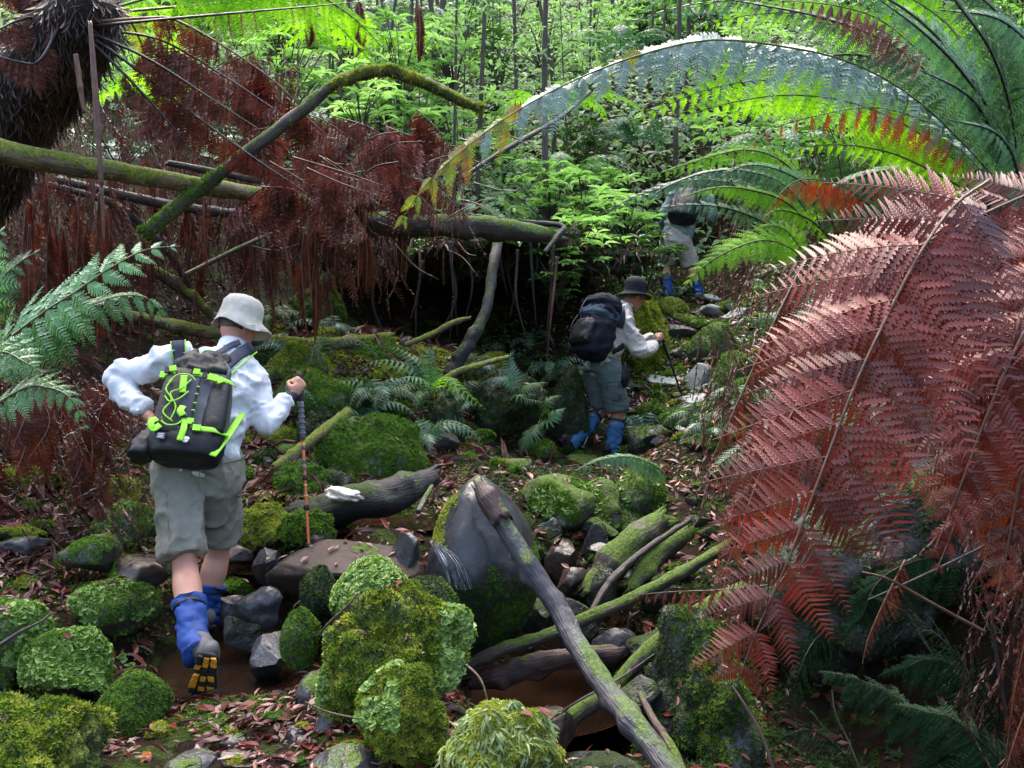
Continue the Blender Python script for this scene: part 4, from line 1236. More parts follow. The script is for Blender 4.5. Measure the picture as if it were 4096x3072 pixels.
def frond(parent, pts, n, L, proto, mat, stalk='stalk_dark', sr=.008, up=(0, 0, 1), ang=22, droop=.25, wid=1.0, t0=.12,
          merged=False, prof=prof_def, jit=.12, hang=0.0, skip=0.0, roll=0.0, sides=(-1, 1), mats=None, px=True, name='frond', fold=0.0):
    """frond along pixel/depth (or world) points; each pinna its own object unless merged"""
    P = [W(*p) for p in pts] if px else [Vector(p) for p in pts]
    C = catmull(P, 32)
    seg = np.linalg.norm(np.diff(C, axis=0), axis=1)
    A = np.concatenate([[0], np.cumsum(seg)])
    tot = A[-1]
    A = A / tot
    V, F, bk = tube(C, [sr, sr * .8, sr * .25], 5, 32, .04, 3, spline=False)
    fr = ob(name, V, F, M[stalk], parent, vattr=bk)
    Tn = unit(np.gradient(C, axis=0))
    up = np.array(up, dtype=float)
    sp = tot * (1 - t0) / n
    acc = []
    for i in range(n):
        u_ = (i + .5) / n
        t = t0 + (1 - t0) * u_
        p = np.array([np.interp(t, A, C[:, k]) for k in range(3)])
        tg = unit(np.array([np.interp(t, A, Tn[:, k]) for k in range(3)]))
        S = unit(np.cross(tg, up))
        Nn = np.cross(S, tg)
        for s in sides:
            if rnd.random() < skip:
                continue
            l = L * prof(u_) * rnd.uniform(1 - jit, 1 + jit)
            a = R(ang + 25 * u_ + rnd.uniform(-7, 7))
            d = S * s * math.cos(a) + tg * math.sin(a) + np.array([0, 0, -1]) * (droop + rnd.uniform(-.5, .5) * jit) - Nn * fold
            if hang > 0:
                d = d * (1 - hang) + np.array([rnd.uniform(-.15, .15), rnd.uniform(-.15, .15), -1]) * hang
            x = unit(d)
            z = unit(Nn - x * np.dot(Nn, x) + np.array([rnd.uniform(-1, 1) for _ in range(3)]) * jit * .7)
            z = unit(z - x * np.dot(z, x))
            if roll:
                y = np.cross(z, x)
                ra_ = rnd.uniform(-roll, roll)
                z = z * math.cos(ra_) + y * math.sin(ra_)
            y = np.cross(z, x)
            ws = wid * rnd.uniform(.85, 1.15)
            pi = rnd.randrange(len(PT[proto]))
            mm = mat if mats is None else mats(u_, s)
            if merged:
                v = PT[proto][pi][0] * np.array([l, l * ws, l])
                acc.append((v @ np.stack([x, y, z]) + p, PT[proto][pi][1]))
            else:
                po = bpy.data.objects.new('pinna', pmesh(proto, pi, mm))
                COL.objects.link(po)
                po.parent = fr
                q = p - np.array(OFF[fr])
                po.matrix_basis = Matrix(((x[0] * l, y[0] * l * ws, z[0] * l, q[0]), (x[1] * l, y[1] * l * ws, z[1] * l, q[1]), (x[2] * l, y[2] * l * ws, z[2] * l, q[2]), (0, 0, 0, 1)))
    if merged and acc:
        v, f = cat(acc)
        ob('leaflets', v, f, M[mat], fr, attr=None)['kind'] = 'stuff'
    return fr


# --- the big dead red frond in front, right
rf = T('dead_fern', 'large drooping dead red brown frond filling the right foreground', 'fern', W(1010, 150, 2.95))
frond(rf, [(990, 180, 2.95), (955, 205, 2.9), (922, 250, 2.84), (890, 310, 2.78), (855, 385, 2.72), (822, 470, 2.67), (790, 555, 2.64), (757, 630, 2.62), (737, 684, 2.62)], 16, .46, 'tri', 'fern_red', 'stalk_brown', .0055, up=(-.1, -1.0, .5), ang=18, droop=.16, wid=1.12, t0=.05, jit=.2, roll=.4,
      prof=lambda u_: (1 - u_) ** .45 * (.8 + .2 * min(1, u_ / .2)) + .06)
rf2 = T('dead_fern', 'dead red brown frond arching behind the large one at the right edge', 'fern', W(1060, 170, 3.25))
frond(rf2, [(1080, 175, 3.4), (1015, 200, 3.4), (955, 228, 3.35), (895, 260, 3.3), (848, 300, 3.25), (815, 350, 3.2)], 14, .40, 'tri', 'fern_red', 'stalk_brown', .006, up=(-.1, -1, .5), ang=20, droop=.3, t0=.05, jit=.15, roll=.35)
rf3 = T('dead_fern', 'darker dead frond hanging down along the right edge', 'fern', W(1070, 210, 3.15))
frond(rf3, [(1080, 190, 3.2), (1040, 270, 3.15), (1010, 350, 3.1), (985, 430, 3.05), (960, 510, 3.05), (935, 575, 3.05)], 18, .44, 'tri', 'fern_red', 'stalk_brown', .006, up=(-.2, -1.0, .5), ang=18, droop=.45, t0=.03, jit=.2, roll=.4)
rf4 = T('dead_fern', 'shadowed dead frond behind the left side of the large red frond', 'fern', W(880, 300, 3.5))
frond(rf4, [(905, 250, 3.5), (850, 320, 3.45), (800, 400, 3.4), (762, 470, 3.35), (735, 545, 3.3), (712, 600, 3.3)], 18, .36, 'tri', 'fern_rust', 'stalk_brown', .006, up=(-.1, -1, .6), ang=18, droop=.5, t0=.05, jit=.15)
for i, (pts, L, lb) in enumerate([
        ([(1090, 240, 3.0), (1050, 290, 2.95), (1015, 350, 2.9), (985, 420, 2.88), (955, 500, 2.86), (930, 560, 2.86)], .40, 'dense dead frond overlapping the large red one on its right'),
        ([(1110, 230, 3.9), (1050, 250, 3.9), (990, 290, 3.9), (940, 350, 3.9), (910, 420, 3.85), (890, 500, 3.85)], .44, 'dead frond filling the gap behind the large red frond'),
        ([(1080, 330, 3.2), (1045, 400, 3.2), (1020, 480, 3.2), (1005, 560, 3.2), (990, 620, 3.2)], .34, 'shaded dead frond low on the right edge'),
        ([(970, 215, 3.9), (910, 240, 3.9), (860, 280, 3.9), (825, 330, 3.85), (800, 390, 3.8)], .36, 'dead frond behind the upper left of the large red frond')]):
    t = T('dead_fern', lb, 'fern', W(*pts[0]))
    frond(t, pts, 17, L, 'tri', 'fern_red' if i < 1 else 'fern_rust', 'stalk_brown', .006, up=(-.1, -1, .55), ang=18, droop=.3, t0=.03, jit=.2, wid=1.1, roll=.4)
rf5 = T('dead_fern', 'withered brown frond drooping between the steps and the red frond', 'fern', W(790, 330, 5.0))
frond(rf5, [(800, 270, 5.0), (775, 320, 4.9), (748, 380, 4.85), (725, 430, 4.8), (705, 475, 4.8)], 16, .30, 'dead', 'fern_rust', 'stalk_brown', .006, droop=.4, hang=.5, t0=.05)
for i, (pts, L, mt, lb) in enumerate([
        ([(1040, 330, 3.4), (1018, 420, 3.4), (1005, 520, 3.4), (1000, 620, 3.45)], .28, 'fern_rust', 'rust coloured withered frond at the right edge behind the red fronds'),
        ([(1045, 560, 3.5), (1030, 620, 3.5), (1015, 690, 3.5), (1005, 760, 3.5)], .22, 'fern_rust', 'curled orange brown frond hanging in the bottom right corner'),
        ([(1050, 660, 3.2), (1030, 700, 3.2), (1015, 740, 3.2), (1000, 790, 3.2)], .18, 'fern_rust', 'small curled dead frond tip at the extreme bottom right'),
        ([(905, 560, 3.9), (885, 600, 3.85), (868, 640, 3.85), (862, 665, 3.85)], .12, 'fern_rust', 'narrow brown withered frond hanging below the red frond'),
        ([(985, 470, 3.6), (990, 520, 3.6), (985, 560, 3.6), (968, 590, 3.6)], .18, 'fern_rust', 'curled dead frond dangling right of the red frond'),
        ([(770, 585, 4.4), (720, 590, 4.45), (670, 592, 4.5), (625, 596, 4.55)], .16, 'fern_rust', 'orange dead frond lying over the mossy poles')]):
    t = T('dead_fern', lb, 'fern', W(*pts[0]))
    frond(t, pts, 15, L, 'dead', mt, 'stalk_brown', .004, droop=.4, hang=.45, t0=.03, jit=.2)

# --- the arching wet green frond
def green_mats(u_, s):
    if u_ > .6 and rnd.random() < (u_ - .55) * 3:
        return 'fern_autumn'
    return 'fern_sheen'


gf = T('tree_fern', 'tree fern whose long wet frond arches across the upper right toward the centre', 'fern', W(985, 250, 5.2))
V, F, bk = tube([W(1000, 320, 5.4), W(1005, 250, 5.3), W(1010, 190, 5.2)], [.09, .1, .08], 12, 20, .2, 3)
ob('trunk', V, F, M['fibre'], gf, vattr=bk)
frond(gf, [(1005, 190, 5.2), (960, 140, 5.0), (910, 95, 4.8), (850, 62, 4.6), (780, 46, 4.45), (710, 40, 4.35), (640, 55, 4.25), (575, 80, 4.2), (515, 112, 4.15), (465, 148, 4.1), (425, 186, 4.1), (398, 226, 4.1)], 36, .33, 'arch', 'fern_sheen', 'stalk_green', .006, up=(0, -.9, .65), ang=24, droop=.6, wid=1.15, t0=.04, jit=.16, roll=.45, mats=green_mats,
      prof=lambda u_: (1 - u_) ** .42 * (.4 + .6 * min(1, u_ / .35)) + .04)

# --- right-hand tree fern fronds (green, lime, dark)
RFR = [
    ([(1000, 195, 5.6), (960, 110, 5.7), (900, 50, 5.9), (830, 20, 6.0), (760, 5, 6.1), (700, -5, 6.2)], 30, .36, 'bi', 'fern_dark', .4),
    ([(1010, 190, 5.6), (985, 100, 5.3), (930, 30, 5.2), (870, -10, 5.2), (800, -30, 5.2)], 26, .40, 'bi', 'fern_pale', .5),
    ([(1012, 190, 5.2), (1000, 130, 4.8), (960, 70, 4.6), (920, 30, 4.5), (880, 0, 4.5)], 26, .34, 'bi', 'fern_pale', .4),
    ([(1020, 190, 5.0), (1010, 110, 4.6), (990, 50, 4.4), (955, 0, 4.3), (930, -40, 4.3)], 24, .36, 'bi', 'fern_dark', .4),
    ([(1040, 190, 4.8), (1060, 120, 4.6), (1040, 60, 4.5), (1000, 20, 4.4), (940, 10, 4.4)], 26, .34, 'bi', 'fern_pale', .35),
    ([(1030, 200, 5.0), (1000, 150, 4.7), (980, 110, 4.6), (960, 90, 4.5), (920, 70, 4.45)], 22, .26, 'bi', 'fern_blue', .3),
    ([(1040, 220, 4.8), (1020, 180, 4.6), (1010, 150, 4.5), (990, 130, 4.4), (950, 120, 4.4)], 20, .24, 'bi', 'fern_pale', .35),
    ([(1020, 220, 6.4), (960, 150, 6.6), (880, 110, 6.8), (800, 100, 7.0), (740, 110, 7.1), (690, 135, 7.2)], 28, .42, 'bi_s', 'fern_lime', .5),
    ([(1010, 215, 6.4), (940, 120, 6.8), (860, 80, 7.2), (790, 60, 7.4), (720, 62, 7.6), (660, 80, 7.7)], 28, .42, 'bi_s', 'fern_lime', .6),
    ([(1000, 220, 6.6), (930, 80, 7.0), (860, 30, 7.4), (800, 10, 7.6), (740, 0, 7.8), (680, 10, 8)], 28, .42, 'bi_s', 'fern_lime', .6),
]
RFR += [
    ([(1000, 200, 6.0), (930, 140, 6.2), (860, 105, 6.3), (790, 95, 6.4), (720, 105, 6.4), (660, 125, 6.5)], 30, .34, 'bi_s', 'fern_lime', .6),
    ([(1000, 200, 6.0), (950, 90, 6.2), (890, 35, 6.4), (820, 15, 6.5), (750, 15, 6.6), (690, 30, 6.7)], 30, .36, 'bi_s', 'fern_lime', .6),
    ([(1010, 200, 6.0), (970, 60, 6.2), (930, 10, 6.3), (870, -15, 6.4), (800, -15, 6.5)], 28, .40, 'bi_s', 'fern_lime', .6),
    ([(1000, 210, 5.8), (930, 170, 5.8), (880, 150, 5.8), (820, 145, 5.8), (770, 160, 5.8)], 22, .22, 'bi', 'fern_lime', .5),
]
RFR += [
    ([(960, 210, 7.4), (900, 130, 7.6), (830, 90, 7.8), (760, 80, 8.0), (690, 95, 8.2), (630, 125, 8.3)], 30, .46, 'bi_s', 'fern_lime', .5),
    ([(960, 210, 7.4), (920, 70, 7.8), (850, 20, 8.2), (770, 0, 8.5), (690, 5, 8.7), (620, 25, 8.8)], 32, .5, 'bi_s', 'fern_pale', .5),
    ([(990, 200, 7.0), (980, 80, 7.2), (960, 20, 7.4), (910, -20, 7.6), (850, -30, 7.8)], 28, .46, 'bi_s', 'fern_dark', .5),
    ([(1010, 190, 6.2), (1030, 90, 6.0), (1010, 30, 5.9), (970, -10, 5.8), (920, -30, 5.8)], 28, .42, 'bi', 'fern_dark', .5),
    ([(1000, 200, 6.6), (940, 175, 6.7), (890, 170, 6.8), (840, 185, 6.9), (800, 215, 7.0)], 24, .3, 'bi_s', 'fern_pale', .5),
    ([(990, 200, 6.4), (945, 110, 6.2), (905, 70, 6.1), (860, 55, 6.0), (810, 60, 6.0), (770, 80, 6.0)], 28, .3, 'bi', 'fern_dark', .6),
]
rt = T('tree_fern', 'crowded green tree fern crown in the upper right corner', 'fern', W(1010, 200, 5.9))
V, F, bk = tube([W(960, 260, 6.3), W(985, 230, 6.1), W(1008, 195, 5.7)], [.12, .13, .10], 12, 20, .2, 4)
ob('trunk', V, F, M['fibre'], rt, vattr=bk)
for pts, n, L, pr, mt, dr in RFR:
    if mt == 'fern_lime':
        frond(rt, pts, n, L * .9, pr, mt, 'stalk_green', .007, up=(0, -1, .12), ang=14, droop=.3, t0=.12, wid=1.15)
    else:
        frond(rt, pts, n, L, pr, mt, 'stalk_dark', .010, up=(0, -.9, .55), ang=14, droop=dr, t0=.12)
# brown dead fronds hanging among them
for i, (pts, L, mt, lb) in enumerate([
        ([(985, 175, 5.8), (940, 130, 5.8), (880, 108, 5.7), (820, 115, 5.7), (770, 130, 5.7), (738, 158, 5.7)], .28, 'fern_orange', 'rusty orange frond curving down beneath the arching wet frond'),
        ([(930, 60, 5.6), (880, 20, 5.6), (830, 5, 5.6), (770, 0, 5.6)], .26, 'fern_brown', 'brown dead pinnae hanging at the top right'),
        ([(985, 160, 6.1), (960, 110, 6.1), (930, 60, 6.1), (900, 30, 6.1)], .24, 'fern_brown', 'brown dead frond hanging behind the crown in the upper right'),
        ([(870, 205, 6.6), (840, 185, 6.6), (800, 180, 6.6), (775, 200, 6.6), (760, 225, 6.6)], .26, 'fern_orange', 'orange dead frond resting beside the lime frond')]):
    t = T('dead_fern', lb, 'fern', W(*pts[0]))
    frond(t, pts, 18, L, 'dead', mt, 'stalk_brown', .005, droop=.4, hang=.6, t0=.03, jit=.2)
# lower right-hand fern clump beside the path
lt = T('ground_fern', 'lush green fern clump beside the upper path right of the third hiker', 'fern', W(850, 262, 7.2))
for pts, n, L, pr, mt, dr in [
        ([(850, 262, 7.2), (820, 200, 7.0), (790, 175, 6.9), (750, 165, 6.8), (715, 180, 6.8)], 22, .24, 'bi_s', 'fern_pale', .3),
        ([(850, 262, 7.2), (800, 215, 7.1), (750, 190, 7.1), (700, 180, 7.1), (640, 195, 7.1), (600, 215, 7.1)], 26, .24, 'bi_s', 'fern_blue', .3),
        ([(848, 262, 7.2), (790, 235, 7.0), (740, 212, 6.9), (700, 205, 6.9), (655, 208, 6.9)], 22, .22, 'bi_s', 'fern_pale', .3),
        ([(830, 250, 7.0), (790, 190, 7.0), (750, 172, 7.0), (710, 172, 7.0), (670, 185, 7.0), (640, 205, 7.0)], 26, .24, 'bi_s', 'fern_pale', .5),
        ([(830, 250, 6.8), (790, 205, 6.8), (750, 190, 6.8), (715, 188, 6.8), (680, 198, 6.8)], 24, .22, 'bi_s', 'fern_lime', .5),
        ([(850, 262, 7.2), (842, 180, 7.2), (830, 130, 7.2), (800, 110, 7.2)], 20, .26, 'bi_s', 'fern_dark', .4),
        ([(852, 262, 7.2), (870, 190, 7.2), (880, 150, 7.2), (900, 120, 7.2)], 20, .26, 'bi_s', 'fern_dark', .4),
        ([(850, 262, 7.2), (880, 215, 7.0), (900, 190, 6.9), (925, 180, 6.8)], 18, .24, 'bi_s', 'fern_pale', .4),
        ([(846, 262, 7.2), (820, 225, 7.1), (810, 190, 7.1), (780, 160, 7.1), (745, 150, 7.1), (700, 160, 7.2), (640, 180, 7.2)], 26, .26, 'bi_s', 'fern_lime', .4),
        ([(846, 262, 7.2), (830, 240, 6.8), (810, 220, 6.6), (780, 210, 6.5), (760, 220, 6.4)], 16, .2, 'bi_s', 'fern_lime', .3)]:
    frond(lt, pts, n, L, pr, mt, 'stalk_dark', .007, up=(0, -1, .7), ang=16, droop=dr, t0=.2)
lf = T('ground_fern', 'bright lime green frond glowing in front of the third hiker\'s legs', 'fern', W(808, 262, 6.4))
frond(lf, [(812, 268, 6.4), (790, 248, 6.3), (765, 240, 6.25), (735, 248, 6.2), (705, 265, 6.2), (682, 290, 6.2)], 17, .29, 'lob', 'fern_lime', 'stalk_green', .006, up=(-.3, -.9, .9), ang=20, droop=.12, t0=.15)
frond(lf, [(812, 268, 6.4), (795, 240, 6.4), (782, 228, 6.4), (766, 226, 6.4), (750, 232, 6.4)], 12, .18, 'lob', 'fern_lime', 'stalk_green', .005, up=(-.2, -.8, 1), ang=20, droop=.2, t0=.2)
# pale arching frond below hiker two
pf = T('ground_fern', 'pale arching frond on the ledge below the second hiker', 'fern', W(672, 480, 6.3))
frond(pf, [(672, 480, 6.3), (655, 466, 6.2), (632, 457, 6.1), (608, 458, 6.05), (585, 466, 6.0), (566, 478, 6.0)], 20, .18, 'bi', 'fern_pale', 'stalk_green', .004, up=(0, -.8, .8), ang=10, droop=.5, t0=.08, wid=1.1)
sf = T('ground_fern', 'small pale frond tip left of the red frond base', 'fern', W(745, 445, 4.6))
frond(sf, [(748, 442, 4.6), (735, 452, 4.55), (720, 464, 4.5), (708, 478, 4.5)], 12, .08, 'bi', 'fern_pale', 'stalk_green', .003, up=(-.2, -.8, .8), ang=15, droop=.2)

# --- left foreground shield fern
sfn = T('shield_fern', 'fresh green shield fern reaching in from the left edge beside the hiker', 'fern', W(-30, 430, 3.9))
for pts, n, L, mt, up_, dr in [
        ([(-40, 420, 3.9), (0, 350, 3.75), (40, 315, 3.65), (75, 292, 3.6), (110, 268, 3.6), (145, 250, 3.65), (180, 246, 3.7)], 14, .29, 'fern_mint', (.2, -1, .9), .15),
        ([(-40, 420, 3.9), (0, 365, 3.9), (40, 335, 3.85), (80, 310, 3.8), (120, 296, 3.8), (150, 300, 3.85), (172, 328, 3.9)], 15, .26, 'fern_pale', (.1, -.9, 1), .55),
        ([(-60, 400, 3.6), (-30, 330, 3.4), (-10, 290, 3.35), (20, 262, 3.3), (40, 250, 3.3)], 14, .26, 'fern_dark', (.2, -.7, 1), .3),
        ([(-70, 380, 3.2), (-40, 300, 3.1), (-20, 250, 3.1), (5, 228, 3.1)], 11, .26, 'fern_mint', (.2, -.7, 1), .3),
        ([(-60, 430, 3.5), (-30, 370, 3.4), (0, 352, 3.35), (25, 362, 3.3), (45, 375, 3.3)], 11, .2, 'fern_mint', (.1, -1, .9), .1),
        ([(-40, 430, 3.8), (20, 390, 3.7), (50, 388, 3.65), (72, 400, 3.6), (88, 432, 3.6)], 10, .16, 'fern_mint', (.1, -1, .6), .4)]:
    frond(sfn, pts, n, L, 'lob', mt, 'stalk_green', .005, up=(up_[0], -.85, .75), ang=18, droop=dr, t0=.25, wid=1.1)

# --- small water ferns in the middle
for i, (base, fl, lb) in enumerate([
        ((432, 398, 7.0), [([(418, 372, 6.9), (395, 362, 6.85), (372, 362, 6.85), (356, 372, 6.85)], 'fern_pale'), ([(420, 368, 6.9), (400, 350, 6.95), (380, 346, 7)], 'fern_dark'),
                           ([(440, 378, 6.8), (455, 384, 6.7), (472, 398, 6.65), (486, 410, 6.6)], 'fern_lime'), ([(430, 370, 6.9), (428, 352, 6.9), (440, 345, 6.9)], 'fern_pale'), ([(425, 380, 6.8), (405, 378, 6.7), (388, 386, 6.7)], 'fern_pale')], 'small bright fern tuft growing on the bulky mossy boulder'),
        ((515, 395, 7.9), [([(508, 380, 7.8), (495, 378, 7.8), (480, 384, 7.8)], 'fern_blue'), ([(514, 378, 7.9), (508, 360, 7.9), (515, 350, 7.9)], 'fern_blue'), ([(522, 388, 7.8), (535, 384, 7.8), (548, 382, 7.8)], 'fern_dark'), ([(518, 395, 7.7), (530, 400, 7.7), (545, 402, 7.7)], 'fern_dark')], 'bluish fern tuft in the shade left of the second hiker'),
        ((540, 420, 7.8), [([(545, 405, 7.7), (552, 398, 7.7), (562, 395, 7.7)], 'fern_dark'), ([(535, 430, 7.7), (525, 440, 7.65), (520, 455, 7.6)], 'fern_dark'), ([(548, 420, 7.7), (556, 412, 7.7), (566, 408, 7.7)], 'fern_pale')], 'dark fern tuft hanging beside the rear boot of the second hiker'),
        ((262, 250, 8.6), [([(268, 240, 8.5), (272, 252, 8.5), (280, 262, 8.5)], 'fern_blue'), ([(258, 242, 8.5), (250, 250, 8.5), (246, 262, 8.5)], 'fern_blue'), ([(262, 240, 8.5), (262, 228, 8.5), (268, 222, 8.5)], 'fern_blue')], 'small bluish fern in the shadow above the pale hat')]):
    t = T('water_fern', lb, 'fern', W(*base))
    for pts, mt in fl:
        frond(t, [base] + pts, 16, .12, 'blade', mt, 'stalk_green', .003, up=(0, -.6, 1), ang=12, droop=.2, t0=.15, wid=1.2)

# --- tree fern upper left: trunk, live and dead fronds
tl = T('tree_fern', 'leaning dark tree fern trunk with a spiky crown in the upper left corner', 'fern', W(-10, 160, 5.4))
V, F, bk = tube([W(-60, 210, 5.9), W(-5, 135, 5.7), W(40, 80, 5.5), (W(80, 22, 5.25)), W(93, -8, 5.2)], [.27, .27, .24, .19, .14], 20, 50, .22, 6)
tk = ob('trunk', V, F, M['fibre'], tl, vattr=bk)
p_, n_ = sample(V, F, 6500)
v_, f_, r_ = scatter(*TPL['strand'], p_, n_, RNG.normal(0, .5, len(p_)), .08 * RNG.uniform(.5, 1.6, len(p_)), np.full(len(p_), .25), ref=np.array([[.1, -.1, -1.0]]) + n_ * .45)
ms = ob('fibres', v_, f_, M['brown_stuff'], tk, attr=r_ * .5 - .2)
ms['kind'] = 'stuff'
for pts, n, L, pr, mt, st, hang, sk in [
        ([(88, 12, 5.2), (130, -10, 5.6), (150, 5, 5.9), (168, 30, 6.0), (182, 72, 6.1)], 22, .30, 'bi', 'fern_lime', 'stalk_green', 0, 0),
        ([(88, 12, 5.2), (120, 10, 5.8), (140, 40, 6.0), (150, 80, 6.1)], 20, .26, 'bi', 'fern_autumn', 'stalk_green', 0, 0),
        ([(92, 14, 5.2), (200, 5, 5.8), (270, 0, 6.2), (330, 20, 6.5), (372, 62, 6.7)], 26, .42, 'bi', 'fern_lime', 'stalk_green', .1, 0),
        ([(92, 14, 5.2), (220, -20, 5.6), (300, -12, 5.8), (350, 15, 6.0), (385, 50, 6.1)], 26, .42, 'bi', 'fern_lime', 'stalk_green', .1, 0),
        ([(92, 26, 5.1), (180, 18, 5.1), (270, 10, 5.15), (360, 2, 5.2)], 16, .16, 'wisp', 'fern_brown', 'stalk_dark', .9, .45),
        ([(92, 22, 5.1), (150, 18, 5.15), (175, 20, 5.2), (220, 44, 5.3), (270, 78, 5.5), (300, 105, 5.6)], 22, .20, 'dead', 'fern_rust', 'stalk_brown', .8, .1),
        ([(94, 34, 5.1), (150, 60, 5.2), (210, 98, 5.3), (260, 130, 5.4)], 26, .24, 'dead', 'fern_brown', 'stalk_dark', .85, .05),
        ([(96, 40, 5.1), (140, 72, 5.2), (190, 112, 5.3), (250, 155, 5.4), (310, 195, 5.5)], 28, .24, 'dead', 'fern_rust', 'stalk_dark', .85, .05),
        ([(94, 44, 5.1), (130, 80, 5.15), (165, 118, 5.2), (200, 160, 5.3)], 20, .2, 'dead', 'fern_brown', 'stalk_dark', .85, .1),
        ([(92, 30, 5.2), (160, 40, 5.5), (230, 80, 5.8), (290, 120, 6.0)], 26, .3, 'dead', 'fern_brown', 'stalk_dark', .85, .05),
        ([(60, 15, 5.2), (20, 20, 5.1), (-20, 40, 5.0)], 14, .2, 'dead', 'fern_brown', 'stalk_dark', .8, .1),
        ([(60, 25, 5.1), (40, 60, 5.0), (20, 62, 5.0), (-20, 50, 5.0)], 14, .2, 'dead', 'fern_brown', 'stalk_dark', .8, .1),
        ([(70, 10, 5.2), (30, -10, 5.2), (-20, -10, 5.2)], 14, .25, 'dead', 'fern_rust', 'stalk_dark', .8, .1)]:
    frond(tl, pts, n, L, pr, mt, st, .009, up=((0, -1, .35) if hang < .5 else (0, -.5, 1)), ang=14, droop=.5, t0=.25, hang=hang, skip=sk, wid=(1 if hang < .5 else 1.8))

# dead fronds drooping over the left bank
_r = random.Random(61)
for i in range(20):
    x, y, d = _r.uniform(-30, 125), _r.uniform(360, 470), _r.uniform(4.9, 5.9)
    t = T('dead_fern', 'withered red brown frond drooping over the left bank below the green fern', 'fern', W(x, y, d), 'dead fronds drooping over the left bank')
    frond(t, [(x, y, d), (x + _r.uniform(-12, 12), y + 30, d - .05), (x + _r.uniform(-22, 22), y + _r.uniform(60, 100), d - .15)], 13, _r.uniform(.12, .24), 'dead', _r.choice(('fern_brown', 'fern_rust', 'fern_red')), 'stalk_brown', .004, droop=.4, hang=.5, t0=.05, jit=.3, wid=1.7)
# --- curtains of dead fronds in the middle distance
CUR = []
rr_ = random.Random(5)
for i in range(40):
    x = rr_.uniform(150, 470)
    y = 70 + (x - 150) * .35 + rr_.uniform(-40, 60)
    d = rr_.uniform(6.6, 8.4)
    dx = rr_.uniform(30, 90) * rr_.choice((-1, 1, 1))
    if i >= 34:
        x, y, d = rr_.uniform(255, 345), rr_.uniform(165, 200), rr_.uniform(5.6, 6.2)
    CUR.append(([(x - dx * .5, y - rr_.uniform(5, 25), d), (x, y, d), (x + dx * .5, y + rr_.uniform(10, 40), d + .1)], rr_.choice(('fern_brown', 'fern_brown', 'fern_rust', 'fern_red')), rr_.uniform(.2, .42)))
for i in range(46):
    x = rr_.uniform(-10, 420)
    y = rr_.uniform(170, 250)
    d = rr_.uniform(6.8, 8.0) if x > 120 else rr_.uniform(6.0, 7.0)
    CUR.append(([(x, y, d), (x + rr_.uniform(-6, 6), y + 40, d), (x + rr_.uniform(-10, 10), y + rr_.uniform(75, 125), d)], rr_.choice(('fern_brown', 'fern_brown', 'fern_brown', 'fern_rust')), rr_.uniform(.12, .22)))
for pts, mt, L in CUR:
    t = T('dead_fern', 'withered brown tree fern frond hanging in the dense dead curtain behind the logs', 'fern', W(*pts[0]), 'dead fronds hanging in the curtain')
    frond(t, pts, 17, L, 'dead', mt, 'stalk_brown', .006, droop=.5, hang=.8, t0=.02, jit=.3, wid=1.7)
for i, (x, y0, y1, d, lb) in enumerate([
        (314, 250, 338, 7.4, 'long russet dead frond hanging to a point right of the pale hat'),
        (418, 0, 58, 9.0, 'red brown dead frond strip hanging at the top centre'),
        (308, -5, 40, 6.8, 'short red brown dead frond hanging at the top in front of green leaves'),
        (358, -5, 45, 6.8, 'thin red brown dead frond dangling right of the short one at the top'),
        (365, 225, 290, 7.6, 'reddish dead frond hanging in front of the black hollow'),
        (400, 225, 270, 8.0, 'brown dead frond hanging under the log end')]):
    t = T('dead_fern', lb, 'fern', W(x, y0, d))
    frond(t, [(x, y0, d), (x + 2, (y0 + y1) / 2, d), (x + 1, y1, d)], 22, .13, 'dead', 'fern_rust', 'stalk_brown', .006, up=(0, -1, 0.05), ang=55, droop=.2, hang=.5, t0=.1, jit=.2, wid=1.6,
          prof=lambda u_: (.35 + .65 * math.sin(math.pi * min(1, u_ * .9 + .1))))
# leafy moss plumes at the bottom right, shade put into their dark colour
for i, (pts, lb) in enumerate([
        ([(985, 790, 3.9), (950, 740, 3.9), (900, 700, 3.9), (860, 680, 3.9), (830, 672, 3.9)], 'shade-coloured green leafy plume reaching out over the black hollow'),
        ([(1000, 730, 4.2), (960, 660, 4.1), (920, 620, 4.1), (890, 605, 4.1)], 'shade-coloured leafy plume on the bank under the red fronds'),
        ([(1020, 790, 3.8), (985, 745, 3.8), (950, 718, 3.8), (925, 712, 3.8)], 'shade-coloured leafy plume in the bottom right corner'),
        ([(870, 790, 4.2), (840, 750, 4.2), (810, 730, 4.15), (785, 735, 4.1)], 'shade-coloured green plume beside the mossy bank face'),
        ([(960, 560, 4.4), (920, 560, 4.35), (880, 580, 4.3), (860, 620, 4.3)], 'shade-coloured green plume hanging below the right fronds'),
        ([(840, 620, 4.6), (815, 640, 4.5), (800, 670, 4.45), (790, 710, 4.45)], 'shade-coloured drooping plume behind the red frond tip'),
        ([(980, 700, 4.3), (950, 665, 4.25), (925, 660, 4.2), (905, 668, 4.2)], 'small shade-coloured leafy plume in the bank')]):
    t = T('moss_plume', lb, 'plant', W(*pts[0]))
    frond(t, pts, 34, .13 if i % 2 else .15, 'wisp' if i % 2 else 'dead', 'plume', 'stalk_dark', .004, up=(0, -.8, .7), ang=25, droop=.7, t0=.05, jit=.6, wid=1.5, prof=lambda u_: .6 + .4 * (1 - u_))

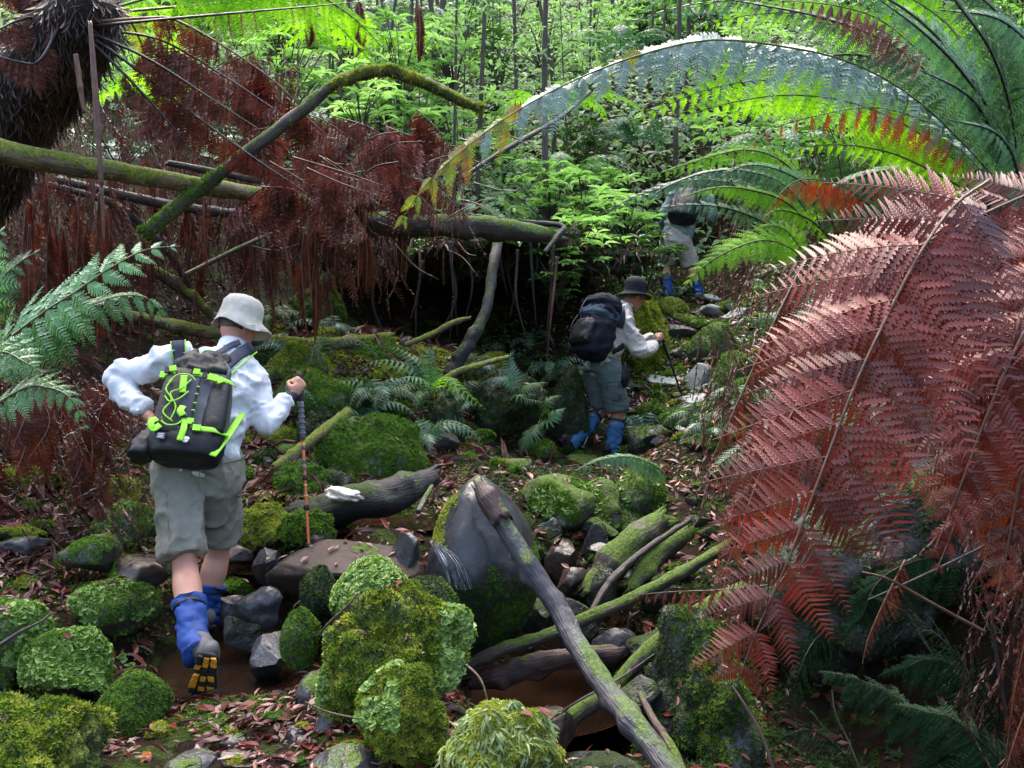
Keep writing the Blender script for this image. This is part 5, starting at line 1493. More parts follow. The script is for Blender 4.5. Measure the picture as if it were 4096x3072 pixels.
# filler of the dead curtain: withered strips too many to count
def strips(name, label, n, boxes, proto, size, mat, hang=.9):
    P, D = [], []
    for (x0, x1, y0, y1, d0, d1, w) in boxes:
        k = int(n * w)
        P += [W(x0 + (x1 - x0) * rnd.random(), y0 + (y1 - y0) * rnd.random(), d0 + (d1 - d0) * rnd.random()) for _ in range(k)]
    P = np.array(P)
    N = len(P)
    D = unit(np.c_[RNG.normal(0, 1 - hang + .12, N), RNG.normal(0, 1 - hang + .12, N), -np.ones(N)])
    acc_v, acc_f, acc_r, off = [], [], [], 0
    for j, (tv, tf) in enumerate(PT[proto]):
        m_ = np.arange(N) % len(PT[proto]) == j
        nz_ = unit(np.c_[RNG.normal(0, .6, m_.sum()), -np.ones(m_.sum()), RNG.normal(0, .2, m_.sum())])
        v, f, r = scatter(tv, tf, P[m_], nz_, np.zeros(m_.sum()), size * RNG.uniform(.5, 1.4, m_.sum()), None, ref=D[m_])
        acc_v.append(v); acc_f.append(f + off); acc_r.append(r); off += len(v)
    o = ob(name, np.concatenate(acc_v), np.concatenate(acc_f), M[mat], None, attr=np.concatenate(acc_r))
    tag(o, label, 'dead fern', None, 'stuff')


CB = [(-40, 130, 170, 330, 6.6, 8.2, .20), (-40, 100, 60, 200, 6.6, 8.2, .10), (100, 200, 95, 260, 7.0, 8.6, .16), (180, 260, 150, 270, 7.2, 8.6, .12), (220, 300, 40, 130, 7.2, 8.8, .05),
      (230, 340, 110, 270, 7.2, 9.0, .18), (330, 400, 120, 215, 7.6, 9.0, .08), (390, 470, 150, 215, 7.6, 9.0, .06), (330, 400, 215, 270, 8.2, 9.2, .06)]
strips('dead_frond_curtain', 'dense hanging mass of withered brown fern fronds', 1650, CB, 'wisp', .3, 'brown_stuff')
strips('dead_frond_curtain', 'finer withered fern leaflets hanging behind the logs', 200, CB, 'dead', .3, 'brown_stuff')
strips('dead_frond_litter', 'matted dead fern litter on the left bank below the green fern', 900, [(-40, 150, 370, 540, 5.0, 6.6, 1)], 'wisp', .2, 'brown_stuff', .2)
strips('dead_frond_curtain', 'withered brown fern mass under the tree ferns on the right', 900, [(720, 1040, 150, 300, 6.8, 8.5, .6), (960, 1040, 250, 768, 3.7, 4.4, .2), (700, 800, 320, 480, 5.6, 7.0, .2)], 'wisp', .28, 'brown_stuff')

# more small ferns in the shade
_r = random.Random(44)
for i in range(34):
    px, py = (_r.uniform(360, 590), _r.uniform(350, 455)) if i < 20 else (_r.uniform(250, 380), _r.uniform(330, 420)) if i < 25 else (_r.uniform(640, 800), _r.uniform(300, 470))
    p, d = H(px, py)
    t = T('small_fern', 'small dark green fern tuft growing on the damp bank', 'fern', p, 'small fern tufts on the banks')
    mt = _r.choice(('fern_dark', 'fern_dark', 'fern_blue', 'fern_pale'))
    for j in range(_r.randint(4, 7)):
        a = _r.uniform(0, 6.28)
        e = _r.uniform(.18, .38)
        c, s_ = math.cos(a), math.sin(a)
        frond(t, [p, p + Vector((c * e * .4, s_ * e * .4 - .03, e * .55)), p + Vector((c * e * .9, s_ * e * .9 - .06, e * .5)), p + Vector((c * e * 1.3, s_ * e * 1.3 - .08, e * .15))], 14, .10, 'blade_s', mt, 'stalk_green', .003, px=False, up=(0, -.5, 1), droop=.2, t0=.15, wid=1.3, merged=True)

# ------------------------------------------------------------------ shrubs, saplings and the far forest
def rosette(nl, L, w, seed, up=.35, curl=.35):
    r = random.Random(seed)
    P = []
    for i in range(nl):
        a = i / nl * 6.283 + r.uniform(-.25, .25)
        tv, tf = leaf_t(w, curl)
        v = tv * L * r.uniform(.7, 1.15)
        el = up + r.uniform(-.35, .35)
        c, s = math.cos(el), math.sin(el)
        v = np.c_[v[:, 0] * c - v[:, 2] * s, v[:, 1], v[:, 0] * s + v[:, 2] * c]
        c, s = math.cos(a), math.sin(a)
        P.append((np.c_[v[:, 0] * c - v[:, 1] * s, v[:, 0] * s + v[:, 1] * c, v[:, 2]], tf))
    return cat(P)


def shrub_arrays(seed, h=1.0, nros=18, L=.13, w=.32, spread=.45):
    r = random.Random(seed)
    st, fo, at = [], [], []
    for i in range(nros):
        a = r.uniform(0, 6.283)
        rad = spread * math.sqrt(r.random())
        zz = h * r.uniform(.35, 1.0)
        tip = np.array([math.cos(a) * rad, math.sin(a) * rad, zz])
        st.append(tube([(0, 0, 0), tuple(tip * np.array([.4, .4, .55])), tuple(tip)], [.012, .008, .004], 4, 7, caps=False)[:2])
        V, F = rosette(r.randint(6, 9), L, w, seed * 50 + i)
        # lean rosette outward
        V = V + tip
        fo.append((V, F))
        at.append(np.full(len(V), r.random()))
    Vs, Fs = cat(st)
    Vf, Ff = cat(fo)
    return Vs, Fs, Vf, Ff, np.concatenate(at)


SHR = []
for k, (h, nr, L, w, sp, mt) in enumerate([(1.2, 26, .21, .32, .5, 'leaf_bright'), (.8, 20, .19, .34, .4, 'leaf_bright'), (1.4, 34, .17, .38, .55, 'leaf_mid'), (.55, 12, .16, .34, .3, 'leaf_mid'), (1.0, 40, .12, .48, .5, 'leaf_bright')]):
    Vs, Fs, Vf, Ff, at = shrub_arrays(200 + k, h, nr, L, w, sp)
    SHR.append((mesh('stem', Vs, Fs, M['bark'], vattr=Vs), mesh('foliage', Vf, Ff, M[mt], smooth=False, attr=at)))


def shrub(k, loc, s, rz, label, group=None):
    t = T('shrub', label, 'shrub', loc, group)
    t.rotation_euler = (rnd.uniform(-.1, .1), rnd.uniform(-.1, .1), rz)
    t.scale = (s, s, s)
    for nm, me in zip(('stem', 'foliage'), SHR[k]):
        o = bpy.data.objects.new(nm, me)
        COL.objects.link(o)
        o.parent = t
    return t


# near shrubs on the bank in the centre
for i, (px, py, d, k, s, lb) in enumerate([
        (508, 258, 9.3, 3, 1.0, 'glossy rosette seedling standing on the overhanging bank'),
        (545, 270, 9.4, 3, .9, 'low glossy seedling on the bank right of the dark root'),
        (575, 268, 9.6, 1, .7, 'leafy seedling clump above the second hiker\'s pack'),
        (556, 290, 9.2, 3, .8, 'small pale rosette seedling low on the bank'),
        (600, 258, 10.2, 1, .8, 'bright leafy shrub left of the dark hat'),
        (620, 268, 10.8, 3, 1.0, 'bright seedling just above the dark hat'),
        (645, 285, 11.2, 3, 1.0, 'small leafy seedling right of the dark hat'),
        (660, 262, 12.0, 3, .9, 'seedling with pale leaves below the third hiker'),
        (585, 235, 10.8, 1, .9, 'bright shrub behind the bank left of the third hiker'),
        (555, 225, 11.4, 0, .7, 'bright green shrub behind the fallen log end'),
        (625, 235, 11.8, 1, 1.0, 'bright shrub immediately left of the third hiker'),
        (410, 255, 8.9, 3, .5, 'tiny pale seedling in the black hollow'),
        (560, 300, 9.3, 3, .6, 'tiny seedling hanging over the hollow beside the pack')]):
    shrub(k, W(px, py + 12, d), s, rnd.uniform(0, 6), lb)
# the bright thicket beyond
rr_ = random.Random(21)
cnt = 0
while cnt < 85:
    px = rr_.uniform(-60, 1060)
    d = rr_.uniform(11.5, 22)
    if 640 < px < 740 and d < 13.5:
        continue
    x = (px - 512) / FPX * d
    y = d * CP
    z = g1(x, y)
    k = rr_.choice((0, 0, 1, 2, 2, 4, 4))
    shrub(k, (x, y, z - .1), rr_.uniform(.6, 1.25), rr_.uniform(0, 6), 'leafy green shrub in the bright thicket on the far slope', 'shrubs of the far thicket')
    cnt += 1
# specific clusters
for i, (px, py, d, k, s, lb) in enumerate([
        (362, 115, 9.5, 1, .8, 'round leaved shrub under the bent branch'),
        (455, 75, 12.5, 0, .9, 'bright rosette shrub at the top centre right of the hanging dead frond'),
        (420, 118, 10.5, 1, .8, 'rosette shrub behind the drooping end of the bent branch'),
        (400, 95, 11, 0, .9, 'tall leafy shrub above the bent branch')]):
    shrub(k, W(px, py + 25, d), s, rnd.uniform(0, 6), lb)

# saplings
for i in range(70):
    px = rr_.uniform(330, 720) if i < 50 else rr_.uniform(-40, 1060)
    d = rr_.uniform(11.5, 24)
    if 640 < px < 740 and d < 14:
        d += 4
    x = (px - 512) / FPX * d
    y = d * CP
    z = g1(x, y)
    hgt = rr_.uniform(4.5, 9)
    ln = rr_.uniform(-.35, .35)
    t = T('sapling', 'slender grey sapling trunk in the bright forest background', 'tree', (x, y, z), 'slender background saplings')
    C = [(x, y, z - .2), (x + ln * .3 + rr_.uniform(-.1, .1), y, z + hgt * .3), (x + ln * .8 + rr_.uniform(-.15, .15), y, z + hgt * .65), (x + ln * 1.3, y, z + hgt)]
    r0 = rr_.choice((.012, .016, .02, .024, .03, .04))
    V, F, bk = tube(C, [r0, r0 * .85, r0 * .6, r0 * .3], 7, 22, .12, i)
    ob('trunk', V, F, M['bark_grey'], t, vattr=bk)
    # crown: limbs and leaves
    bp, lf_ = [], []
    for j in range(rr_.randint(5, 9)):
        f = rr_.uniform(.25, .95)
        q = np.array(C[0]) * (1 - f) + np.array(C[3]) * f
        a = rr_.uniform(0, 6.28)
        e = q + np.array([math.cos(a) * rr_.uniform(.3, .8), math.sin(a) * rr_.uniform(.3, .8), rr_.uniform(.05, .5)])
        bp.append(tube([q, (q + e) / 2 + np.array([0, 0, .08]), e], [r0 * .35, r0 * .15], 4, 6, caps=False)[:2])
        for u_ in np.linspace(.4, 1, 7):
            lf_.append(q * (1 - u_) + e * u_)
    for Vb, Fb in bp:
        ob('limb', Vb, Fb, M['bark_grey'], t, vattr=Vb)
    pc = np.repeat(np.array(lf_), 4, axis=0) + RNG.normal(0, .09, (len(lf_) * 4, 3))
    v, f, r = scatter(*TPL['leaf'], pc, np.tile([[0, -.2, 1.0]], (len(pc), 1)), RNG.uniform(0, 6.28, len(pc)), RNG.uniform(.07, .13, len(pc)), np.full(len(pc), .5))
    ob('crown', v, f, M['leaf_back'], t, smooth=False, attr=r)

TPL['quad'] = (np.array([(0, 0, 0), (.5, -.22, .05), (.5, .22, .05), (1, 0, -.1)]), np.array([(0, 1, 2), (1, 3, 2)]))
# uncountable leaves of the far wood, and low cover on the slope
n = 120000
px = RNG.uniform(-80, 1100, n)
d = RNG.uniform(12.5, 27, n) ** 1.0
x = (px - 512) / FPX * d
y = d * CP
hz = np.where(RNG.random(n) < .4, RNG.gamma(1.2, .12, n), RNG.gamma(1.6, 1.0, n))
z = gz(np.c_[x, y]) + hz
p = np.c_[x, y, z]
cl = fbm(p * .9, 3, 31)
keep = (cl > .5) & ~((px > 640) & (px < 745) & (d < 14.5) & (hz < 2.4))
p = p[keep]
v, f, r = scatter(*TPL['quad'], p, np.tile([[0, -.35, 1.0]], (len(p), 1)), RNG.uniform(0, 6.28, len(p)), RNG.uniform(.035, .11, len(p)) * (1 + (RNG.random(len(p)) < .15)), np.full(len(p), .55))
o = ob('forest_foliage', v, f, M['leaf_back'], None, smooth=False, attr=r)
tag(o, 'mass of small leaves of the far forest, painted bright for light, on the slope', 'foliage', None, 'stuff')
n = 46000
px = RNG.uniform(-60, 1090, n)
d = RNG.uniform(11.5, 27, n)
x, y = (px - 512) / FPX * d, d * CP
keep = ~((px > 640) & (px < 760) & (d < 13.5))
x, y = x[keep], y[keep]
p = np.c_[x, y, gz(np.c_[x, y]) + RNG.gamma(1.1, .10, len(x))]
v, f, r = scatter(*TPL['quad'], p, np.tile([[0, -.45, 1.0]], (len(p), 1)), RNG.uniform(0, 6.28, len(p)), RNG.uniform(.07, .23, len(p)), np.full(len(p), .4))
o = ob('ground_cover', v, f, M['leaf_back'], None, smooth=False, attr=r)
tag(o, 'low growth with light painted into its pale green covering the far slope', 'ground cover', None, 'stuff')
n = 9000
px = RNG.uniform(480, 900, n)
d = RNG.uniform(9.3, 14.5, n)
x, y = (px - 512) / FPX * d, d * CP
keep = ~((px > 610) & (px < 750) & (fbm(np.c_[x, y, y * 0] * 1.5, 2, 3) < .62))
x, y = x[keep], y[keep]
p = np.c_[x, y, gz(np.c_[x, y]) + RNG.gamma(1.2, .06, len(x))]
v, f, r = scatter(*TPL['leaf'], p, np.tile([[0, -.3, 1.0]], (len(p), 1)), RNG.uniform(0, 6.28, len(p)), RNG.uniform(.03, .08, len(p)), np.full(len(p), .5))
o = ob('ground_cover', v, f, M['leaf_mid'], None, smooth=False, attr=r)
tag(o, 'low leafy ground cover along the upper path', 'ground cover', None, 'stuff')

# far tree-ferns
for i, (px, py, d, lb) in enumerate([(470, 20, 16, 'pale fern high in the background above the bent branch tip'), (700, 20, 15, 'pale fern behind the arching frond at the top'), (560, 120, 13.5, 'pale green fern below the arching frond'), (400, 40, 13.5, 'bluish fern in the top centre thicket'), (640, 150, 14, 'pale fern left of the third hiker on the slope'), (780, 170, 12, 'green fern on the slope right of the third hiker'), (350, 60, 11.5, 'pale wet tree fern beyond the bent branch'), (240, 150, 9.6, 'bluish tree fern glimpsed behind the fallen log'), (620, 60, 15, 'pale green fern in the bright background above the arching frond'),
                                     (560, 190, 12.5, 'green fern low in the bright thicket'), (180, 120, 9.4, 'shadowed fern between the dead fronds'), (120, 170, 8.6, 'dim fern behind the fallen log at left')]):
    t = T('background_fern', lb, 'fern', W(px, py, d))
    b0 = W(px, py, d)
    for j in range(7):
        a = j / 7 * 6.28 + rr_.uniform(-.3, .3)
        e = rr_.uniform(.8, 1.2)
        c, s = math.cos(a), math.sin(a)
        frond(t, [b0, b0 + Vector((c * e * .4, s * e * .4, .35)), b0 + Vector((c * e * .8, s * e * .8, .3)), b0 + Vector((c * e * 1.15, s * e * 1.15, .0))], 14, .30, 'bi_f', ('fern_blue', 'fern_pale', 'fern_lime', 'fern_sheen')[i % 4], 'stalk_dark', .007, px=False, droop=.25, merged=True)

# ------------------------------------------------------------------ people
def fuse(parts, voxel, smooth=4):
    """one continuous closed surface from overlapping closed shapes"""
    V, F = cat(parts)
    me = mesh('tmp', V, F, None)
    o = bpy.data.objects.new('tmp', me)
    COL.objects.link(o)
    md = o.modifiers.new('r', 'REMESH')
    md.mode = 'VOXEL'
    md.voxel_size = voxel
    sm = o.modifiers.new('s', 'SMOOTH')
    sm.factor = .5
    sm.iterations = smooth
    bpy.context.view_layer.update()
    dg = bpy.context.evaluated_depsgraph_get()
    m2 = bpy.data.meshes.new_from_object(o.evaluated_get(dg))
    n = len(m2.vertices)
    V = np.empty(n * 3)
    m2.vertices.foreach_get('co', V)
    m2.calc_loop_triangles()
    F = np.empty(len(m2.loop_triangles) * 3, dtype=np.int32)
    m2.loop_triangles.foreach_get('vertices', F)
    bpy.data.objects.remove(o)
    bpy.data.meshes.remove(me)
    bpy.data.meshes.remove(m2)
    return V.reshape(-1, 3), F.reshape(-1, 3)


def vnorm(V, F):
    fn = np.cross(V[F[:, 1]] - V[F[:, 0]], V[F[:, 2]] - V[F[:, 0]])
    N = np.zeros_like(V)
    for k in range(3):
        np.add.at(N, F[:, k], fn)
    return unit(N)


def wrinkle(V, F, amp, scale=9.0, stretch=(1, 1, .45), seed=0, octv=3):
    N = vnorm(V, F)
    q = V * scale * np.array(stretch)
    warp = np.c_[fbm(q * .6 + 3.1, 2, seed), fbm(q * .6 + 7.7, 2, seed + 1), fbm(q * .6 + 1.3, 2, seed + 2)] * 1.6
    nn = np.abs(fbm(q + warp, octv, seed + 4) * 2 - 1)
    rdg = np.clip(1 - nn * 3.2, 0, 1) ** 1.6 * 1.6 - .35
    return V + N * (amp * rdg)[:, None]


def ellip(c, r, axes=None, sub=3):
    V, F = ico(sub)
    V = V * np.array(r)
    if axes is not None:
        V = V @ np.array(axes)
    return V + np.array(c), F


def boxp(c, s, ax):
    """rounded little block: centre, half sizes, axes rows"""
    V = np.array([(x, y, z) for x in (-1, 1) for y in (-1, 1) for z in (-1, 1)], dtype=float)
    F = np.array([(0, 1, 3, 2), (4, 6, 7, 5), (0, 4, 5, 1), (2, 3, 7, 6), (0, 2, 6, 4), (1, 5, 7, 3)])
    return (V * np.array(s)) @ np.array(ax) + np.array(c), np.concatenate([F[:, [0, 1, 2]], F[:, [0, 2, 3]]])


def band(pts, w, th, normal, n=None, spline=True):
    return tube(pts, [(w / 2, th / 2)], 8, n or max(8, len(pts) * 6), ref=tuple(normal), spline=spline)[:2]


def A3(x, y, z):
    return np.array([unit(x), unit(y), unit(z)])


def hand_parts(w, along, grip, s=1.0, side=1):
    """fist closed round a rod with direction `grip`; `along` = forearm direction; palm, four curled fingers, thumb"""
    w, along, grip = np.array(w, dtype=float), unit(np.array(along, dtype=float)), unit(np.array(grip, dtype=float))
    out = unit(np.cross(along, grip)) * side
    grip = unit(grip - along * np.dot(grip, along))
    c = w + along * .052 * s
    P = [ellip(c, (.044 * s, .036 * s, .017 * s), A3(along, grip, out), 3)]
    P.append(tube([w - along * .02, w + along * .02], [(.026 * s, .022 * s)], 10, 5, ref=tuple(out))[:2])
    for i in range(4):
        g_ = (i - 1.5) * .0195 * s
        L = (1.0, 1.1, 1.05, .85)[i] * s
        k = c + grip * g_ + along * .036 * s
        a1 = k + along * .026 * L - out * .012 * L
        a2 = a1 - out * .026 * L - along * .006 * L
        a3 = a2 - along * .022 * L - out * .004 * L
        a4 = a3 - along * .016 * L + out * .010 * L
        P.append(tube([k, a1, a2, a3, a4], [.0098 * s, .0095 * s, .009 * s, .0085 * s, .0068 * s], 8, 16)[:2])
    b0 = w + along * .03 * s + grip * .030 * s
    b1 = b0 + grip * .016 * s - out * .022 * s + along * .016 * s
    b2 = b1 - out * .014 * s + along * .022 * s
    b3 = b2 - grip * .012 * s + along * .018 * s
    P.append(tube([b0, b1, b2, b3], [.013 * s, .0115 * s, .010 * s, .008 * s], 8, 14)[:2])
    return P


def head_parts(c, face, upv, s=1.0):
    face = unit(np.array(face, dtype=float))
    upv = unit(np.array(upv, dtype=float))
    rt = unit(np.cross(face, upv))
    upv = np.cross(rt, face)
    ax = A3(rt, face, upv)
    P = [ellip(c, (.076 * s, .096 * s, .105 * s), ax, 4)]
    P.append(ellip(c + face * .028 * s - upv * .065 * s, (.056 * s, .062 * s, .052 * s), ax, 3))   # jaw
    P.append(tube([c + face * .088 * s + upv * .02 * s, c + face * .112 * s - upv * .022 * s, c + face * .092 * s - upv * .032 * s], [.009 * s, .015 * s, .012 * s], 8, 8)[:2])  # nose
    for sd in (-1, 1):
        P.append(ellip(c + rt * sd * .076 * s - face * .008 * s - upv * .01 * s, (.010 * s, .020 * s, .033 * s), ax, 2))   # ears
        P.append(ellip(c + rt * sd * .03 * s + face * .082 * s + upv * .022 * s, (.02 * s, .012 * s, .008 * s), ax, 2))   # brow
    P.append(ellip(c + face * .09 * s - upv * .055 * s, (.026 * s, .010 * s, .007 * s), ax, 2))   # mouth
    return P


def limb(a, b, c, ra, n=26, bend=None):
    return tube([a, a + (b - a) * .5, b, b + (c - b) * .35, c], ra, 14, n, ref=(.31, .9, .2))[:2]


def lathe(c, ax, prof, seg=40, wave=None, ell=(1, 1)):
    """prof: (r, z); ax rows x, y, z"""
    a = np.arange(seg) / seg * 2 * math.pi
    V = []
    for i, (r, z) in enumerate(prof):
        zz = np.full(seg, z)
        rr = np.full(seg, r)
        if wave is not None:
            dr, dz = wave(a, r, z)
            rr = rr + dr
            zz = zz + dz
        V.append(np.c_[np.cos(a) * rr * ell[0], np.sin(a) * rr * ell[1], zz])
    n = len(prof)
    V = np.concatenate(V) @ np.array(ax) + np.array(c)
    F = []
    for i in range(n - 1):
        for j in range(seg):
            k = (j + 1) % seg
            F += [(i * seg + j, i * seg + k, (i + 1) * seg + k), (i * seg + j, (i + 1) * seg + k, (i + 1) * seg + j)]
    return V, np.array(F)


def boot(parent, ankle, heel, toe, sole_n, shin, mat, lugs=False, label=None, s=1.0, sw=1.0):
    """boot (> sole > lug): heel and toe lie on the sole"""
    heel, toe, ankle = np.array(heel), np.array(toe), np.array(ankle)
    sn = unit(np.array(sole_n, dtype=float))
    ax = unit(toe - heel)
    sn = unit(sn - ax * np.dot(sn, ax))
    sd = np.cross(ax, sn)
    L = np.linalg.norm(toe - heel)
    up = -sn
    P = [tube([heel + up * .05 * s - ax * .0, heel + ax * L * .25 + up * .058 * s, heel + ax * L * .55 + up * .05 * s, heel + ax * L * .8 + up * .038 * s, heel + ax * L * 1.0 + up * .03 * s],
              [(.034 * s, .042 * s), (.04 * s, .055 * s), (.046 * s, .046 * s), (.046 * s, .036 * s), (.03 * s, .024 * s)], 16, 22, ref=tuple(up))[:2],
         ellip(heel + up * .045 * s, (.04 * s, .035 * s, .045 * s), A3(ax, sd, up), 3),
         ellip(toe + up * .03 * s, (.03 * s, .036 * s, .026 * s), A3(ax, sd, up), 3),
         tube([heel + ax * L * .18 + up * .05 * s, ankle + (ankle - (heel + ax * L * .18)) * .25], [(.05 * s, .052 * s), (.055 * s, .055 * s)], 14, 8, ref=tuple(ax))[:2]]
    V, F = fuse(P, .008, 3)
    bt = ob('boot', V, F, M[mat], parent)
    out = []
    for t, w in ((-.1, .02), (-.05, .034), (.1, .039), (.3, .036), (.45, .038), (.7, .047), (.9, .044), (1.03, .03), (1.08, .012)):
        out.append((t, w * s * sw))
    C = [heel + ax * L * t for t, w in out]
    V, F, _ = tube(C, [(w, .013 * s) for t, w in out], 14, 30, ref=tuple(up), spline=False)
    so = ob('sole', V + np.array(sn) * .004, F, M['sole'], bt)
    if lugs:
        for t in np.linspace(.0, .98, 9):
            if .33 < t < .46:
                continue
            w = float(np.interp(t, [o_[0] for o_ in out], [o_[1] for o_ in out]))
            for q in (-.62, 0, .62):
                c = heel + ax * L * (t + (.03 if q == 0 else 0)) + sd * w * q + sn * .020 * s
                v, f = boxp(c, (.0095 * s, w * .22, .007 * s), A3(ax + sd * .35 * (1 if q > 0 else -1 if q < 0 else 0), sd, sn))
                ob('lug', v, f, M['lug' if rnd.random() < .68 else 'sole'], so, smooth=False)
    return bt


def hiker(label, J, mt, fwd, vox=.009, seed=0, hand_l=None, hand_r=None, hat=None, sl_r=1.0):
    """J: joints in world space"""
    J = {k: Vector(v) for k, v in J.items()}
    f = Vector(fwd).normalized()
    base = Vector(((J['anL'].x + J['anR'].x) / 2, (J['anL'].y + J['anR'].y) / 2, min(J['anL'].z, J['anR'].z) - .09))
    th = T('person', label, 'person', base)
    side = (J['shR'] - J['shL']).normalized()
    sp = (J['neck'] - J['pelvis']).normalized()
    back = unit(np.cross(np.array(side), np.array(sp)))      # towards front or back; only used for widths
    pv, nk = J['pelvis'], J['neck']
    tr = [pv - sp * .10, pv, pv + (nk - pv) * .3, pv + (nk - pv) * .6, pv + (nk - pv) * .85, nk]
    # continuous body
    P = [tube(tr, [(.09, .06), (.125, .08), (.12, .08), (.145, .095), (.135, .075), (.06, .055)], 20, 36, ref=tuple(back))[:2]]
    hd = np.array(J['head'])
    P.append(tube([nk - sp * .04, nk + (J['head'] - nk) * .5, J['head']], [.058, .052, .05], 12, 10)[:2])
    P += head_parts(hd, J['face'], J['headup'])
    for s in 'LR':
        P.append(limb(J['sh' + s], J['el' + s], J['wr' + s], [.052, .048, .042, .04, .027]))
        P.append(limb(J['hip' + s], J['kn' + s], J['an' + s], [.07, .068, .057, .066, .040]))
        ins = -J['sole' + s].normalized() * .045
        P.append(tube([J['an' + s], J['heel' + s] + ins + (J['toe' + s] - J['heel' + s]) * .3, J['heel' + s] + ins + (J['toe' + s] - J['heel' + s]) * .8], [.034, .028, .018], 10, 10)[:2])
    if hand_r:
        P += hand_parts(J['wrR'], *hand_r)
    if hand_l:
        P += hand_parts(J['wrL'], *hand_l)
    V, F = fuse(P, vox, 2)
    ob('body', V, F, M[mt['skin']], th)
    # hair below the hat
    hv, hf = ellip(hd + np.array(J['headup'].normalized()) * .012 - np.array(J['face'].normalized()) * .014, (.080, .092, .098), A3(np.cross(J['face'], J['headup']), J['face'], J['headup']), 4)
    hv = wrinkle(hv, hf, .004, 60, (1, 1, .3), 3)
    up_ = np.array(J['headup'].normalized())
    fc = np.array(J['face'].normalized())
    rel = hv - hd
    keep = (rel @ up_ > -.03) & (rel @ fc < .04)
    hf = hf[keep[hf].all(axis=1)]
    ob('hair', hv, hf, M['hair'], th)
    # shirt
    P = [tube(tr, [(.09, .07), (.180, .118), (.185, .13), (.205, .145), (.185, .115), (.075, .07)], 24, 44, ref=tuple(back))[:2]]
    for s in 'LR':
        sh, el, wr = J['sh' + s], J['el' + s], J['wr' + s]
        P.append(tube([sh - (el - sh) * .15 + (nk - sh) * .25, sh, sh + (el - sh) * .5, el, el + (wr - el) * .5, el + (wr - el) * .86], [.07, .084 * sl_r, .078 * sl_r, .07 * sl_r, .066 * sl_r, .045], 16, 40, ref=(.31, .9, .2))[:2])
    V, F = fuse(P, .011, 5)
    V = wrinkle(V, F, .017, 4.6, (1, 1, 1.3), seed + 3, 2)
    V = wrinkle(V, F, .006, 11.0, (1, 1, 1.5), seed + 13, 2)
    sh_o = ob('shirt', V, F, M[mt['shirt']], th)
    bvh = BVHTree.FromPolygons([tuple(v) for v in V], [tuple(int(i) for i in t_) for t_ in F])
    # collar
    cp = [nk + Vector(np.cross(np.array(side), np.array(sp))) * 0]
    v, f_ = lathe(nk + (J['head'] - nk) * .12, A3(side, back, (J['head'] - nk).normalized()), [(.068, -.02), (.066, .03), (.062, .042), (.057, .03), (.058, -.02)], 28)
    ob('collar', v, f_, M[mt['shirt']], th)
    # shorts
    P = [tube([pv + sp * .07, pv, pv - sp * .10], [(.18, .13), (.192, .142), (.165, .13)], 22, 16, ref=tuple(back))[:2]]
    hem = mt.get('hem', (.97, .97))
    for s, hm in zip('LR', hem):
        hp, kn = J['hip' + s], J['kn' + s]
        e = hp + (kn - hp) * hm
        P.append(tube([hp + (pv - hp) * .3 + sp * .03, hp, hp + (kn - hp) * .5, e], [(.112, .12), (.110, .118), (.104, .110), (.106, .112)], 18, 26, ref=tuple(f))[:2])
    V, F = fuse(P, .011, 4)
    V = wrinkle(V, F, .015, 5.0, (1, 1, .7), seed + 5, 2)
    V = wrinkle(V, F, .005, 12.0, (1, 1, 1.2), seed + 15, 2)
    so = ob('shorts', V, F, M[mt['shorts']], th)
    bvs = BVHTree.FromPolygons([tuple(v) for v in V], [tuple(int(i) for i in t_) for t_ in F])
    for s in 'LR':
        gt = mt['gaiter']
        kn, an = J['kn' + s], J['an' + s]
        dr_ = (an - kn)
        top = kn + dr_ * mt.get('gtop', .32)
        V, F, _ = tube([top, kn + dr_ * .55, kn + dr_ * .8, an, an + (J['heel' + s] + (J['toe' + s] - J['heel' + s]) * .4 - an) * .55], [.068, .076, .066, .066, .074], 20, 34, .05, seed + 2, ref=tuple(f))
        V = wrinkle(V, F, .012, 11, (1, 1, 1.6), seed + 8)
        ga = ob('gaiter', V, F, M[gt], th)
        v, f_, _ = tube([top - dr_ * .005, top + dr_ * .05], [.071, .074], 20, 5, ref=tuple(f))
        ob('top_strap', v, f_, M['pack_black'], ga)
        boot(th, an, J['heel' + s], J['toe' + s], J['sole' + s], an - kn, mt['boot'], lugs=(s == mt.get('lugs', '-')), sw=(1.3 if s == mt.get('lugs', '-') else 1.0))
    return th, bvh, bvs, side, sp, back


def surf(bvh, px, py, off=.01, d=None):
    """point of a garment seen at a pixel, lifted a little off the cloth"""
    o = Vector((0, 0, CAMZ))
    dr_ = (W(px, py, 1.0) - o).normalized()
    hit = bvh.ray_cast(o, dr_)
    if hit[0] is None:
        return W(px, py, d) if d else None, -dr_
    nrm = hit[1]
    if nrm.dot(dr_) > 0:
        nrm = -nrm
    return hit[0] + nrm * off, nrm


def strip(parent, name, bvh, pix, w, th, mat, off=.008, d=None, n=None):
    P, N = [], Vector((0, 0, 0))
    for p in pix:
        q, nn = surf(bvh, p[0], p[1], off, d)
        P.append(q)
        N += nn
    v, f = band(P, w, th, N.normalized(), n)
    return ob(name, v, f, M[mat], parent)


